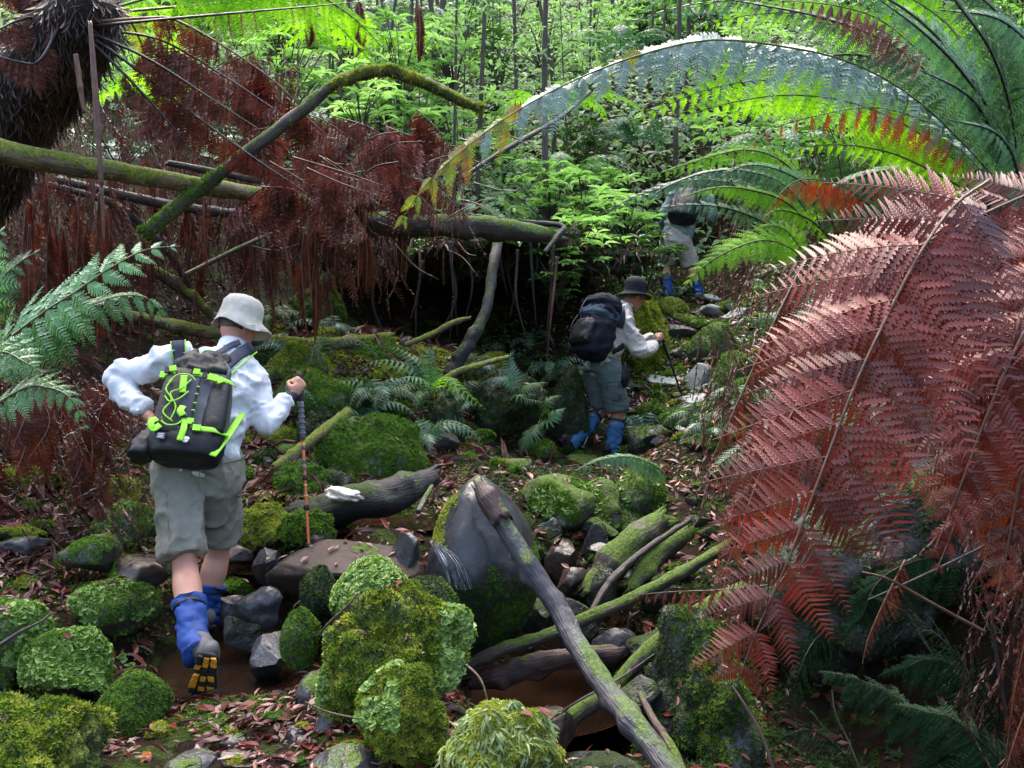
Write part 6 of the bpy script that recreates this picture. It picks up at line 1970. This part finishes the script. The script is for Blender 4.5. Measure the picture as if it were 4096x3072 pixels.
def pole(label, top, tip, shaft, r=.0085, grip='pole_grey', bands=True):
    top, tip = Vector(top), Vector(tip)
    ax = (tip - top)
    L = ax.length
    ax = ax / L
    t = T('trekking_pole', label, 'trekking pole', tip)
    pt = lambda q: top + ax * (L * q)
    def seg(nm, a, b, rr, mt, n=8):
        v, f, _ = tube([pt(a), pt(b)], rr, 12, n)
        return ob(nm, v, f, M[mt], t)
    seg('handle_top', -.005, .03, [.010, .020, .017], 'pole_black')
    seg('grip', .025, .13, [.0155, .0175, .0145, .0165, .0145], 'pole_black', 16)
    g_ = seg('extension_grip', .13, .30, [.0155, .0145], grip)
    for i in range(6):
        q = .15 + i * .024
        v, f, _ = tube([pt(q), pt(q + .008)], [.0175, .0175], 12, 3)
        ob('ridge', v, f, M[grip], g_)
    sh = seg('shaft', .30, .93, [r, r * .75], shaft)
    if bands:
        for q in (.325, .385, .415):
            v, f, _ = tube([pt(q), pt(q + .022)], [r * 1.12, r * 1.12], 12, 3)
            ob('band', v, f, M['pole_grey'], sh)
        for q in (.50, .545, .60):
            v, f, _ = tube([pt(q), pt(q + .003)], [r * 1.08, r * 1.08], 12, 3)
            ob('stripe', v, f, M['white'], sh)
    for q in (.455, .585, .75):
        v, f, _ = tube([pt(q), pt(q + .004), pt(q + .022), pt(q + .026)], [r * 1.2, r * 1.7, r * 1.7, r * 1.2], 12, 8, spline=False)
        ob('clamp', v, f, M['pole_black'], sh)
    v, f = lathe(pt(.945), A3(np.cross(ax, (0, 1, .2)), np.cross(ax, np.cross(ax, (0, 1, .2))), ax), [(.006, -.012), (.018, -.008), (.026, .0), (.026, .004), (.018, .0), (.006, .006)], 20)
    ob('basket', v, f, M['pole_grey'], t)
    seg('tip', .93, 1.0, [r * .8, r * .7, .003], 'pole_black')
    return t


# ---------------- first hiker
ft = lambda px, py, d: W(px, py, d)
face1 = Vector((.55, .8, -.35))
J1 = dict(pelvis=ft(199, 458, 4.80), neck=ft(230, 350, 5.05), head=ft(238, 327, 5.13), face=face1, headup=Vector((.16, .30, 1)),
          shL=ft(170, 358, 4.92), shR=ft(250, 376, 5.08), elL=ft(114, 378, 4.93), elR=ft(266, 427, 5.0), wrL=ft(150, 418, 4.78), wrR=ft(291, 397, 5.16),
          hipL=ft(178, 472, 4.78), hipR=ft(219, 470, 4.83), knL=ft(185, 566, 4.62), knR=ft(218, 552, 5.02), anL=ft(193, 636, 4.32), anR=ft(205, 612, 5.0),
          heelL=ft(208, 656, 4.14), toeL=ft(201, 694, 4.20), soleL=Vector((.08, -1, -.05)), heelR=ft(209, 626, 4.95), toeR=ft(202, 618, 5.22), soleR=Vector((0, 0, -1)))
h1, bv1, bs1, side1, sp1, bk1 = hiker('hiker in a pale shirt and khaki shorts stepping over the stream, seen from behind', J1,
                                      dict(skin='skin', shirt='shirt', shorts='shorts_khaki', gaiter='gaiter_blue', boot='boot_grey', lugs='L', gtop=.60, hem=(.90, .84)), (.25, .95, 0), .0092, 1,
                                      hand_r=((.35, .45, .55), (.0, .05, 1.0), 1.0, 1), hand_l=((.6, -.3, -.4), (0, 1, .2), 1.0, -1), sl_r=.80)
# hat
hu = np.array(unit(np.array((.20, .34, 1.0))))
hx = unit(np.cross((0, 1, 0), hu))
hy = np.cross(hu, hx)
hc = np.array(J1['head']) + hu * .045


def brim_wave(a, r, z):
    k = max(0, (r - .109) / .03)
    fd = np.array(face1)
    ang0 = math.atan2(np.dot(fd, hy), np.dot(fd, hx))
    front = np.cos(a - ang0)
    dz = k * (-.010 * (1 - front) - .022 * np.abs(np.sin(a - ang0)) + .012 * np.sin(3 * a + 1))
    return k * (.055 * np.clip(front, 0, 1) ** 3 - .014 * np.clip(-front, 0, 1)), dz


v, f = lathe(hc, A3(hx, hy, hu), [(.138, -.030), (.138, -.026), (.124, -.014), (.110, .0), (.107, .012), (.106, .045), (.100, .078), (.082, .102), (.048, .115), (.0, .118)], 56, brim_wave, (1.0, 1.12))
v = wrinkle(v, f, .003, 25, (1, 1, 1), 4)
v2, f2 = lathe(hc, A3(hx, hy, hu), [(.138, -.030), (.123, -.020), (.108, -.006), (.103, .01)], 56, brim_wave, (1.0, 1.12))
v, f = cat([(v, f), (v2, f2[:, ::-1])])
hat1 = ob('hat', v, f, M['hat_pale'], h1)
bh = BVHTree.FromPolygons([tuple(q) for q in v], [tuple(int(i) for i in t_) for t_ in f])
strip(hat1, 'hat_mark', bh, [(228, 327), (234, 326)], .010, .003, 'boot', .002, 5.05)
strip(hat1, 'seam', bh, [(214, 318), (228, 322), (244, 324), (257, 325)], .004, .002, 'white', .001, 5.05)
# wrist strap
w_ = np.array(J1['wrR'])
al = unit(np.array((.35, .45, .55)))
v, f, _ = tube([w_ - al * .06, w_ + al * .02], [(.045, .042), (.040, .036)], 16, 8)
ob('wrist_strap', v, f, M['pack_black'], h1)
# shorts pockets and seams
for nm, pix, w in (('pocket_flap', [(222, 463), (236, 460), (244, 456)], .012), ('back_seam', [(199, 470), (200, 490), (199, 510)], .004), ('cargo_flap', [(228, 498), (238, 496), (244, 494)], .02), ('hem_seam', [(163, 553), (180, 551), (200, 546)], .004), ('side_seam', [(166, 492), (168, 520), (170, 548)], .004)):
    strip(h1, nm, bs1, pix, w, .004, 'shorts_khaki', .003, 4.7)

# pole of the first hiker
g_top = np.array(J1['wrR']) + al * .075 + np.array((-.003, -.03, 0))
pole('orange trekking pole with grey ridged grip held by the first hiker', W(299, 373, 5.26), W(312, 602, 5.02), 'pole_orange')

# ---------------- pack of the first hiker
Pb, Pt_ = W(184, 466, 4.62), W(206, 362, 4.93)
pz = unit(np.array(Pt_ - Pb))
pxv = np.array((.985, .12, -.10))
pxv = unit(pxv - pz * np.dot(pxv, pz))
py_ = np.cross(pz, pxv)            # away from camera
if py_[1] > 0:
    py_ = -py_
PO = np.array(Pb) + pxv * .005 + py_ * .05


PZ = 1.1


def Lp(x, y, z):
    return PO + pxv * x + py_ * y + pz * z * PZ


def sloft(st, e=3.2, seg=32, amp=.0, seed=0):
    """superellipse loft: (z, half width, half depth, y, x)"""
    a = np.arange(seg) / seg * 2 * math.pi
    ca, sa = np.cos(a), np.sin(a)
    X = np.sign(ca) * np.abs(ca) ** (2 / e)
    Y = np.sign(sa) * np.abs(sa) ** (2 / e)
    V = []
    for (z, w, d, y, x) in st:
        V.append(np.array([Lp(x + w * X[i], y + d * Y[i], z) for i in range(seg)]))
    n = len(st)
    V = np.concatenate(V)
    F = []
    for i in range(n - 1):
        for j in range(seg):
            k = (j + 1) % seg
            F += [(i * seg + j, i * seg + k, (i + 1) * seg + k), (i * seg + j, (i + 1) * seg + k, (i + 1) * seg + j)]
    V = np.concatenate([V, [V[:seg].mean(0)], [V[-seg:].mean(0)]])
    for j in range(seg):
        k = (j + 1) % seg
        F += [(len(V) - 2, k, j), (len(V) - 1, (n - 1) * seg + j, (n - 1) * seg + k)]
    return V, np.array(F)


def dense(st, n):
    st = np.array(st)
    q = np.linspace(0, len(st) - 1, n)
    return [tuple(np.interp(q, np.arange(len(st)), st[:, k]) for k in range(5))] if False else [tuple(np.interp(t, np.arange(len(st)), st[:, k]) for k in range(5)) for t in q]


pk = T('backpack', 'black and grey backpack with lime green straps on the first hiker', 'backpack', tuple(Lp(0, 0, 0)))
st = dense([(-.005, .10, .05, .0, 0), (.01, .145, .085, .0, 0), (.08, .165, .10, .0, 0), (.22, .165, .10, .0, 0), (.36, .155, .092, .0, .0), (.40, .145, .08, .0, .0), (.42, .12, .06, .0, .0)], 30)
v, f = sloft(st)
v = wrinkle(v, f, .007, 10, (1, 1, .6), 22)
ob('body', v, f, M['pack_grey'], pk)
v, f = sloft(dense([(-.012, .11, .06, .004, 0), (.004, .150, .092, .006, 0), (.06, .169, .105, .006, 0), (.11, .168, .104, .006, 0), (.115, .16, .095, .006, 0)], 16))
ob('bottom_panel', wrinkle(v, f, .004, 14, (1, 1, 1), 5), f, M['pack_black'], pk)
v, f = sloft(dense([(.08, .05, .012, .098, -.09), (.10, .062, .016, .098, -.09), (.30, .06, .016, .096, -.085), (.40, .05, .012, .082, -.08)], 14))
ob('front_panel', v, f, M['pack_black'], pk)
v, f = sloft(dense([(.12, .03, .010, .100, -.02), (.13, .034, .013, .101, -.02), (.34, .034, .013, .097, -.015), (.36, .03, .010, .09, -.015)], 14))
ob('daisy_chain', v, f, M['strap_grey'], pk)
v, f = sloft(dense([(.09, .030, .03, .06, .11), (.11, .055, .05, .058, .108), (.17, .058, .054, .058, .108), (.28, .052, .046, .058, .108), (.36, .046, .036, .056, .108), (.38, .03, .02, .05, .108)], 18), 2.4)
mp_ = ob('mesh_pocket', v, f, M['pack_black'], pk)
v, f = ellip(Lp(.108, .085, .145), (.04, .032, .05), A3(pxv, py_, pz), 3)
ob('bottle', v, f, M['boot'], mp_)
# rolled top
v, f = sloft(dense([(.385, .14, .075, .005, -.01), (.42, .148, .082, .01, -.01), (.46, .135, .075, .005, 0), (.50, .115, .06, .0, .01), (.535, .09, .04, -.005, .015), (.55, .05, .02, -.01, .02)], 18), 2.6)
v = wrinkle(v, f, .016, 13, (1, .5, 1), 31)
v = wrinkle(v, f, .006, 34, (1, .5, 1), 33)
ob('rolled_top', v, f, M['pack_black'], pk)
v, f, _ = tube([Lp(.125, .05, .36), Lp(.13, .05, .42), Lp(.10, .03, .475), Lp(.07, 0, .50)], [.012, .014, .012, .008], 8, 20, .1)
ob('lid_edge', v, f, M['pack_grey'], pk)
# side pouch
v, f = sloft(dense([(.0, .035, .05, -.02, -.20), (.01, .055, .07, -.02, -.20), (.07, .06, .07, -.02, -.19), (.12, .045, .05, -.02, -.175), (.16, .02, .03, -.02, -.16)], 16), 2.6)
ob('side_pouch', wrinkle(v, f, .008, 14, (1, 1, 1), 9), f, M['pack_black'], pk)


def lstrap(nm, pts, w, normal=None, mat='lime', th=.005):
    v, f = band([Lp(*p) for p in pts], w, th, normal if normal is not None else py_)
    return ob(nm, v, f, M[mat], pk)


def buckle(x, y, z, w, h, mat='lime', rot=0):
    c, s = math.cos(rot), math.sin(rot)
    v, f = boxp(Lp(x, y, z), (w / 2, .006, h / 2), A3(pxv * c + pz * s, py_, pz * c - pxv * s))
    ob('buckle', v, f, M[mat], pk, smooth=False)


lstrap('upper_strap', [(-.165, .03, .375), (-.14, .085, .372), (-.10, .10, .368)], .024)
lstrap('upper_strap', [(-.02, .102, .375), (.02, .102, .368), (.06, .10, .362)], .022)
lstrap('upper_strap', [(.05, .104, .362), (.10, .112, .352), (.15, .07, .36), (.165, .03, .37)], .026)
lstrap('lower_strap', [(-.17, .03, .115), (-.15, .09, .12), (-.11, .112, .135)], .03)
lstrap('lower_strap', [(.02, .112, .115), (.07, .118, .10), (.12, .115, .10), (.16, .06, .115), (.172, .02, .13)], .026)
lstrap('loose_strap', [(-.012, .116, .145), (-.005, .125, .09), (-.012, .122, .035)], .030)
lstrap('loose_strap', [(-.13, .118, .13), (-.15, .13, .105), (-.135, .128, .075), (-.11, .122, .10)], .03)
lstrap('tie_strap', [(-.03, .118, .20), (-.035, .13, .17), (-.02, .128, .15)], .032)
lstrap('tie_strap', [(-.055, .116, .35), (-.05, .128, .31), (-.045, .126, .26)], .032)
lstrap('haul_loop', [(-.02, .03, .49), (-.01, .035, .525), (.03, .03, .535), (.055, .02, .50)], .012, pxv)
for (x, y, z, w, h, rt_) in [(-.165, .05, .38, .03, .035, 0), (-.115, .105, .385, .032, .03, .3), (-.005, .108, .378, .03, .028, 0), (.075, .116, .352, .045, .034, -.2), (.11, .118, .34, .03, .03, .5), (-.155, .1, .125, .03, .03, 0), (.015, .118, .13, .03, .03, 0), (.05, .122, .10, .035, .03, 0)]:
    buckle(x, y, z, w, h, 'lime', rt_)
for (x, y, z) in [(-.14, .1, .378), (.035, .112, .362), (-.01, .12, .16), (.035, .12, .11)]:
    buckle(x, y, z, .022, .03, 'pack_black')
for pts in ([(-.10, .12, .33), (-.12, .128, .27), (-.085, .128, .22), (-.11, .128, .16), (-.06, .124, .12)], [(-.02, .12, .33), (-.05, .13, .28), (-.095, .13, .25), (-.06, .128, .19), (-.07, .124, .13)],
            [(-.12, .12, .24), (-.09, .13, .21), (-.05, .13, .23), (-.02, .122, .27)], [(-.12, .118, .31), (-.08, .128, .345), (-.03, .126, .35), (.0, .118, .33)], [(-.11, .12, .12), (-.08, .13, .10), (-.04, .13, .105), (-.02, .12, .13)]):
    v, f, _ = tube([Lp(*p) for p in pts], [.0034], 6, 24)
    ob('bungee_cord', v, f, M['lime'], pk)
for z in (.30, .265, .22, .185):
    buckle(.018, .114, z, .014, .004, 'lime')
v, f = boxp(Lp(-.10, .112, .055), (.020, .003, .017), A3(pxv, py_, pz))
lab = ob('label_patch', v, f, M['pack_grey'], pk, smooth=False)
for k_ in range(3):
    v, f = boxp(Lp(-.10, .1155, .063 - k_ * .008), (.013, .001, .0018), A3(pxv, py_, pz))
    ob('label_line', v, f, M['white'], lab, smooth=False)
v, f = ellip(Lp(.012, .118, .045), (.016, .004, .02), A3(pxv, py_, pz), 2)
lg = ob('logo_mark', wrinkle(v, f, .006, 50, (1, 1, 1), 2), f, M['white'], pk)
# shoulder straps lying on the shirt
ss = strip(pk, 'shoulder_strap', bv1, [(178, 341), (178, 348), (179, 358), (183, 372)], .062, .012, 'strap_grey', .008, 4.9)
strip(ss, 'strap_edge', bv1, [(171, 342), (172, 352), (174, 362)], .006, .013, 'lime', .009, 4.9)
strip(ss, 'strap_edge', bv1, [(186, 342), (186, 350), (189, 362)], .006, .013, 'lime', .009, 4.9)
ss = strip(pk, 'shoulder_strap', bv1, [(252, 346), (246, 350), (236, 357), (226, 366), (214, 377)], .060, .012, 'strap_grey', .008, 5.0)
strip(ss, 'strap_edge', bv1, [(257, 352), (246, 361), (234, 371), (226, 378)], .007, .013, 'lime', .010, 5.0)
ss = strip(pk, 'neck_strap', bv1, [(240, 342), (230, 347), (216, 355), (203, 362)], .036, .010, 'strap_grey', .008, 5.0)
strip(ss, 'red_ring', bv1, [(235, 341), (238, 341)], .010, .012, 'red', .010, 5.0)
a_, _n = surf(bv1, 241, 414, .01, 4.8)
v, f = band([a_, (a_ + Vector(Lp(.15, .06, .0))) / 2 + Vector((0, -.03, 0)), Vector(Lp(.135, .085, -.005))], .034, .004, py_)
ob('waist_strap', v, f, M['lime'], pk)
for zz in (.16, .24, .29):
    a_, _n = surf(bv1, 225 + (zz - .2) * 30, 425 - (zz - .16) * 200, .008, 4.8)
    v, f = boxp(a_, (.012, .006, .022), A3(pxv, py_, pz))
    ob('side_tab', v, f, M['pack_black'], pk, smooth=False)

# ---------------- second hiker
face2 = Vector((.85, .45, -.3))
J2 = dict(pelvis=ft(602, 366, 8.85), neck=ft(624, 306, 8.95), head=ft(634, 297, 8.97), face=face2, headup=Vector((.18, .1, 1)),
          shL=ft(612, 312, 9.15), shR=ft(620, 318, 8.78), elL=ft(640, 345, 9.2), elR=ft(642, 352, 8.75), wrL=ft(652, 335, 9.25), wrR=ft(656, 343, 8.9),
          hipL=ft(597, 372, 8.95), hipR=ft(609, 372, 8.75), knL=ft(600, 410, 9.0), knR=ft(617, 413, 8.85), anL=ft(576, 440, 8.8), anR=ft(613, 446, 8.8),
          heelL=ft(561, 441, 8.72), toeL=ft(571, 461, 8.8), soleL=Vector((-.8, -.4, -.45)), heelR=ft(607, 454, 8.76), toeR=ft(626, 456, 8.9), soleR=Vector((0, 0, -1)))
h2, bv2, bs2, side2, sp2, bk2 = hiker('hiker in a cream shirt and dark bucket hat stepping onto the stone steps', J2,
                                      dict(skin='skin_dark', shirt='shirt_cream', shorts='shorts_grey', gaiter='gaiter_sky', boot='boot', gtop=.2, hem=(.9, .9)), (.85, .5, 0), .012, 7,
                                      hand_r=((.5, .4, .45), (.1, 0, 1.0), 1.0, 1), sl_r=.95)
hu = unit(np.array((.14, .08, 1.0)))
hx = unit(np.cross((0, 1, 0), hu))
hy = np.cross(hu, hx)
hc = np.array(J2['head']) + hu * .03
v, f = lathe(hc, A3(hx, hy, hu), [(.155, -.022), (.157, -.018), (.125, -.004), (.105, .006), (.101, .02), (.1, .06), (.097, .10), (.085, .13), (.06, .148), (.03, .155), (0, .156)], 48,
             lambda a, r, z: (0 * a, -max(0, (r - .11) / .05) * .012 * np.sin(a * 2 + .5)), (1.0, 1.1))
v2, f2 = lathe(hc, A3(hx, hy, hu), [(.155, -.022), (.125, -.010), (.103, .0)], 48, lambda a, r, z: (0 * a, -max(0, (r - .11) / .05) * .012 * np.sin(a * 2 + .5)), (1.0, 1.1))
v, f = cat([(v, f), (v2, f2[:, ::-1])])
ht = ob('hat', v, f, M['hat_dark'], h2)
for z in (.03, .05, .07, .09):
    v, f = lathe(hc, A3(hx, hy, hu), [(.100, z), (.1025, z + .003), (.100, z + .006)], 40, None, (1.0, 1.1))
    ob('knit_row', v, f, M['hat_dark'], ht)
w_ = np.array(J2['wrR'])
al = unit(np.array((.5, .4, .45)))
v, f, _ = tube([w_ - al * .06, w_ + al * .03], [(.043, .040), (.038, .034)], 14, 8)
ob('wrist_strap', v, f, M['pack_black'], h2)
for nm, pix, w in (('cargo_pocket', [(612, 384), (613, 392), (614, 400)], .10), ('pocket_flap', [(607, 381), (613, 381), (619, 381)], .012), ('waist_tab', [(592, 364), (592, 368), (592, 372)], .008)):
    strip(h2, nm, bs2, pix, w, .006, 'shorts_grey', .004, 8.7)
pole('black trekking pole planted on the steps by the second hiker', W(659, 330, 8.98), W(692, 424, 9.35), 'pole_black', .0105, 'pole_black', False)
pole('thin steel tipped trekking pole trailing behind the second hiker\'s legs', W(640, 330, 9.25), W(579, 455, 8.75), 'metal', .006, 'pole_black', False)
# pack 2
PZ = 1.0
Pb, Pt_ = W(590, 358, 8.55), W(608, 296, 8.72)
pz = unit(np.array(Pt_ - Pb))
fw = np.array((.78, .55, 0.0))
py_ = unit(-(fw - pz * np.dot(fw, pz)))
pxv = np.cross(py_, pz)
PO = np.array(Pb) + py_ * .02
pk = T('backpack', 'dark navy and blue backpack on the second hiker', 'backpack', tuple(Lp(0, 0, 0)))
v, f = sloft(dense([(-.01, .08, .07, .0, 0), (.02, .14, .12, .0, 0), (.12, .17, .15, .0, 0), (.28, .17, .15, .0, 0), (.40, .155, .13, .0, 0), (.46, .14, .12, 0, 0), (.48, .12, .10, 0, 0)], 26), 2.7)
ob('body', wrinkle(v, f, .014, 9, (1, 1, 1), 41), f, M['pack_navy'], pk)
v, f = sloft(dense([(.44, .13, .12, .0, 0), (.47, .155, .15, .01, 0), (.52, .15, .14, .0, 0), (.56, .12, .10, -.02, 0), (.58, .06, .05, -.03, 0)], 16), 2.5)
ob('lid', wrinkle(v, f, .012, 12, (1, 1, 1), 44), f, M['pack_navy'], pk)
v, f = sloft(dense([(.06, .10, .05, .13, -.02), (.09, .12, .065, .135, -.02), (.24, .12, .065, .135, -.02), (.28, .10, .05, .12, -.02)], 14), 2.6)
ob('front_pocket', wrinkle(v, f, .014, 14, (1, 1, 1), 48), f, M['pack_black'], pk)
v, f = sloft(dense([(.06, .04, .06, .03, .16), (.10, .05, .08, .03, .16), (.18, .045, .075, .03, .16), (.21, .03, .05, .03, .155)], 12), 2.6)
ob('side_pocket', wrinkle(v, f, .008, 14, (1, 1, 1), 49), f, M['pack_blue'], pk)
v, f = sloft(dense([(.34, .155, .145, .0, 0.005), (.36, .165, .155, .0, 0.005), (.42, .158, .142, .0, 0.005), (.44, .145, .125, .0, 0.005)], 12), 2.7)
ob('blue_panel', wrinkle(v, f, .010, 14, (1, 1, 1), 50), f, M['pack_blue'], pk)
for pts, w, mt in (([(.16, .05, .33), (.17, .0, .25), (.16, -.05, .14)], .022, 'strap_grey'), ([(.1, .16, .34), (.1, .19, .22), (.09, .15, .05)], .02, 'pack_black'), ([(.05, .15, .5), (.06, .17, .42), (.06, .17, .34)], .022, 'strap_grey'), ([(.16, -.02, .03), (.165, .04, .06), (.12, .12, .07)], .03, 'pack_black')):
    lstrap('compression_strap', pts, w, None, mt)
strip(pk, 'shoulder_strap', bv2, [(617, 304), (621, 309), (622, 318), (619, 328)], .06, .012, 'strap_grey', .008, 8.8)
strip(pk, 'waist_belt', bv2, [(612, 352), (618, 349), (624, 345)], .05, .012, 'pack_black', .008, 8.75)
v, f = ellip(W(624, 375, 8.72), (.05, .05, .11), None, 3)
ob('hip_pouch', wrinkle(v, f, .01, 15, (1, 1, 1), 3), f, M['pack_black'], pk)

# ---------------- third hiker
J3 = dict(pelvis=ft(676, 240, 12.4), neck=ft(690, 192, 12.65), head=ft(694, 180, 12.7), face=Vector((.3, .9, -.2)), headup=Vector((.05, .2, 1)),
          shL=ft(676, 196, 12.6), shR=ft(706, 198, 12.7), elL=ft(664, 216, 12.6), elR=ft(712, 216, 12.7), wrL=ft(668, 230, 12.85), wrR=ft(712, 225, 12.95),
          hipL=ft(669, 244, 12.4), hipR=ft(684, 244, 12.45), knL=ft(664, 264, 12.6), knR=ft(690, 266, 12.55), anL=ft(668, 292, 12.3), anR=ft(699, 295, 12.5),
          heelL=ft(666, 298, 12.25), toeL=ft(671, 301, 12.5), soleL=Vector((0, 0, -1)), heelR=ft(697, 300, 12.42), toeR=ft(703, 302, 12.66), soleR=Vector((0, 0, -1)))
h3_, bv3, bs3, _a, _b, _c = hiker('third hiker in beige shorts climbing the upper path, half hidden by fronds', J3,
                                  dict(skin='skin', shirt='shirt_green', shorts='shorts_beige', gaiter='gaiter_blue', boot='boot_grey', gtop=.6, hem=(.92, .92)), (.25, .97, 0), .014, 17)
v, f = lathe(np.array(J3['head']) + np.array((0, 0, .03)), A3((1, 0, 0), (0, 1, 0), (0, 0, 1)), [(.15, -.02), (.11, 0), (.1, .05), (.08, .1), (0, .12)], 30)
ob('hat', v, f, M['hat_dark'], h3_)
Pb, Pt_ = W(681, 220, 12.2), W(690, 186, 12.45)
pz = unit(np.array(Pt_ - Pb))
pxv = unit(np.array((.97, -.2, 0)) - pz * np.dot((.97, -.2, 0), pz))
py_ = np.cross(pz, pxv)
py_ = -py_ if py_[1] > 0 else py_
PO = np.array(Pb)
pk = T('backpack', 'black backpack of the third hiker behind the fern', 'backpack', tuple(Lp(0, 0, 0)))
v, f = sloft(dense([(-.01, .1, .08, .0, 0), (.02, .17, .13, .0, 0), (.2, .18, .14, .0, 0), (.42, .16, .11, .0, 0), (.46, .1, .07, 0, 0)], 20), 2.8)
ob('body', wrinkle(v, f, .012, 10, (1, 1, 1), 61), f, M['pack_black'], pk)
lstrap('compression_strap', [(.1, .13, .36), (.1, .15, .2), (.09, .13, .03)], .025, None, 'strap_grey')
lstrap('compression_strap', [(-.1, .13, .36), (-.1, .15, .2), (-.09, .13, .03)], .025, None, 'strap_grey')
pole('slim grey trekking pole left of the third hiker', W(661, 222, 12.5), W(658, 282, 12.3), 'metal', .008, 'pole_black', False)

# ------------------------------------------------------------------ leaf litter
TPL['flat'] = leaf_t(.38, .08, .1)
TPL['leaf'] = leaf_t(.34, .16, .14)


def ground_normals(xy):
    e = .03
    zx = (gz(xy + np.array([e, 0])) - gz(xy - np.array([e, 0]))) / (2 * e)
    zy = (gz(xy + np.array([0, e])) - gz(xy - np.array([0, e]))) / (2 * e)
    return unit(np.c_[-zx, -zy, np.ones(len(xy))])


def litter(name, n, pr, dr, size, mat, label, tpl='leaf', dens=None, lift=.006, tilt=.22):
    px = RNG.uniform(pr[0], pr[1], n)
    d = dr[0] + (dr[1] - dr[0]) * RNG.random(n) ** .8
    x, y = (px - 512) / FPX * d, d * CP
    xy = np.c_[x, y]
    k = fbm(np.c_[xy, xy[:, :1] * 0] * 1.6, 3, 17)
    keep = RNG.random(n) < np.clip((k - .3) * 3.5, .15, 1)
    for (cx, cy, rx, ry, z, dp) in POOLS:
        q = ((x - cx) / rx) ** 2 + ((y - cy) / ry) ** 2
        keep &= ~((q < 1.15) & (RNG.random(n) > .05))
    xy = xy[keep]
    p = np.c_[xy, gz(xy) + lift + RNG.random(len(xy)) * .02]
    v, f, r = scatter(*TPL[tpl], p, ground_normals(xy), RNG.uniform(0, 6.28, len(p)), size * np.clip(RNG.lognormal(-.25, .5, len(p)), .2, 2.2), np.full(len(p), tilt))
    o = ob(name, v, f, M[mat], None, smooth=False, attr=r)
    tag(o, label, 'leaf litter', None, 'stuff')
    return o


litter('leaf_litter', 13000, (-120, 480), (2.9, 7.0), .055, 'litter', 'red brown fallen leaves covering the near forest floor')
litter('leaf_litter', 9000, (400, 1050), (3.2, 8.5), .06, 'litter', 'dark fallen leaves in the gully and on the right bank')
litter('leaf_litter', 6000, (560, 800), (8.6, 13), .07, 'litter', 'pinkish fallen leaves strewn over the stone steps')
litter('dead_debris', 3500, (-120, 480), (2.9, 6), .09, 'brown_stuff', 'shreds of dead fern lying among the near leaves', 'strand', tilt=.3)
litter('dead_debris', 9000, (-120, 560), (4.8, 9.5), .11, 'brown_stuff', 'tangled dead fern debris under the logs', 'strap', tilt=.6)

# single leaves that show largest
LF = mesh('fallen_leaf', TPL['leaf'][0], TPL['leaf'][1], M['litter_obj'], smooth=False)
rr_ = random.Random(3)
k = 0
while k < 190:
    if k < 110:
        px, py = rr_.uniform(0, 480), rr_.uniform(520, 768)
    elif k < 150:
        px, py = rr_.uniform(500, 720), rr_.uniform(460, 740)
    else:
        px, py = rr_.uniform(640, 730), rr_.uniform(310, 450)
    p, d = H(px, py)
    if any(((p.x - c[0]) / c[2]) ** 2 + ((p.y - c[1]) / c[3]) ** 2 < .9 for c in POOLS) and rr_.random() > .15:
        continue
    nr = ground_normals(np.array([[p.x, p.y]]))[0]
    o = bpy.data.objects.new('fallen_leaf', LF)
    o.location = (p.x, p.y, p.z + .022)
    q = Vector(nr) + Vector((rr_.uniform(-.35, .35), rr_.uniform(-.35, .35), 0))
    o.rotation_mode = 'QUATERNION'
    from mathutils import Quaternion
    o.rotation_quaternion = q.to_track_quat('Z', 'Y') @ Quaternion((0, 0, 1), rr_.uniform(0, 6.28))
    s = rr_.uniform(.055, .11)
    o.scale = (s, s * rr_.uniform(.8, 1.5), s)
    COL.objects.link(o)
    tag(o, 'single curled red brown fallen leaf lying loose on the damp forest floor', 'leaf', 'single fallen leaves')
    k += 1
# twigs in the litter
for i, (x0, y0, x1, y1) in enumerate([(40, 560, 90, 540), (20, 590, 70, 575), (150, 640, 185, 660), (95, 705, 120, 690), (420, 735, 440, 765), (180, 728, 225, 742), (520, 560, 545, 580), (600, 660, 640, 668), (565, 470, 620, 473)]):
    a, d0 = H(x0, y0)
    b_, d1 = H(x1, y1)
    a.z += .025
    b_.z += .03
    mid = (a + b_) / 2 + Vector((0, 0, .03))
    V, F, bk = tube([a, mid, b_], [.005, .004, .0025], 5, 10, .1, i)
    o = ob('twig', V, F, M['bark_rot'], None, a, vattr=bk)
    tag(o, 'thin fallen twig lying in the leaf litter', 'twig', 'twigs in the litter')
# tangled bare twigs in the dead tangle
for i in range(46):
    x, y, d = rr_.uniform(240, 500), rr_.uniform(130, 250), rr_.uniform(6.8, 8.6)
    a = rr_.uniform(-.6, .9)
    L = rr_.uniform(20, 60)
    p0, p2 = W(x, y, d), W(x + L * math.cos(a), y + L * math.sin(a), d + rr_.uniform(-.3, .3))
    V, F, bk = tube([p0, (p0 + p2) / 2 + Vector((0, 0, rr_.uniform(-.06, .06))), p2], [.006, .005, .002], 5, 9, .05, i)
    o = ob('twig', V, F, M['stalk_brown'], None, p0, vattr=bk)
    tag(o, 'bare brown twig in the dead tangle around the logs', 'twig', 'bare twigs in the dead tangle')

# leaves that came to rest on the stones
Vr, Fr = cat([r for r in ROCKS])
p_, n_ = sample(Vr, Fr, 1500, lambda c, nr: (nr[:, 2] > .7) * 1.0 * (c[:, 1] < 12))
v, f, r = scatter(*TPL['flat'], p_ + n_ * .012, n_, RNG.uniform(0, 6.28, len(p_)), .055 * RNG.uniform(.5, 1.3, len(p_)), np.full(len(p_), .2))
tag(ob('leaf_litter', v, f, M['litter'], None, smooth=False, attr=r), 'scattered fallen leaves resting on the stones', 'leaf litter', None, 'stuff')
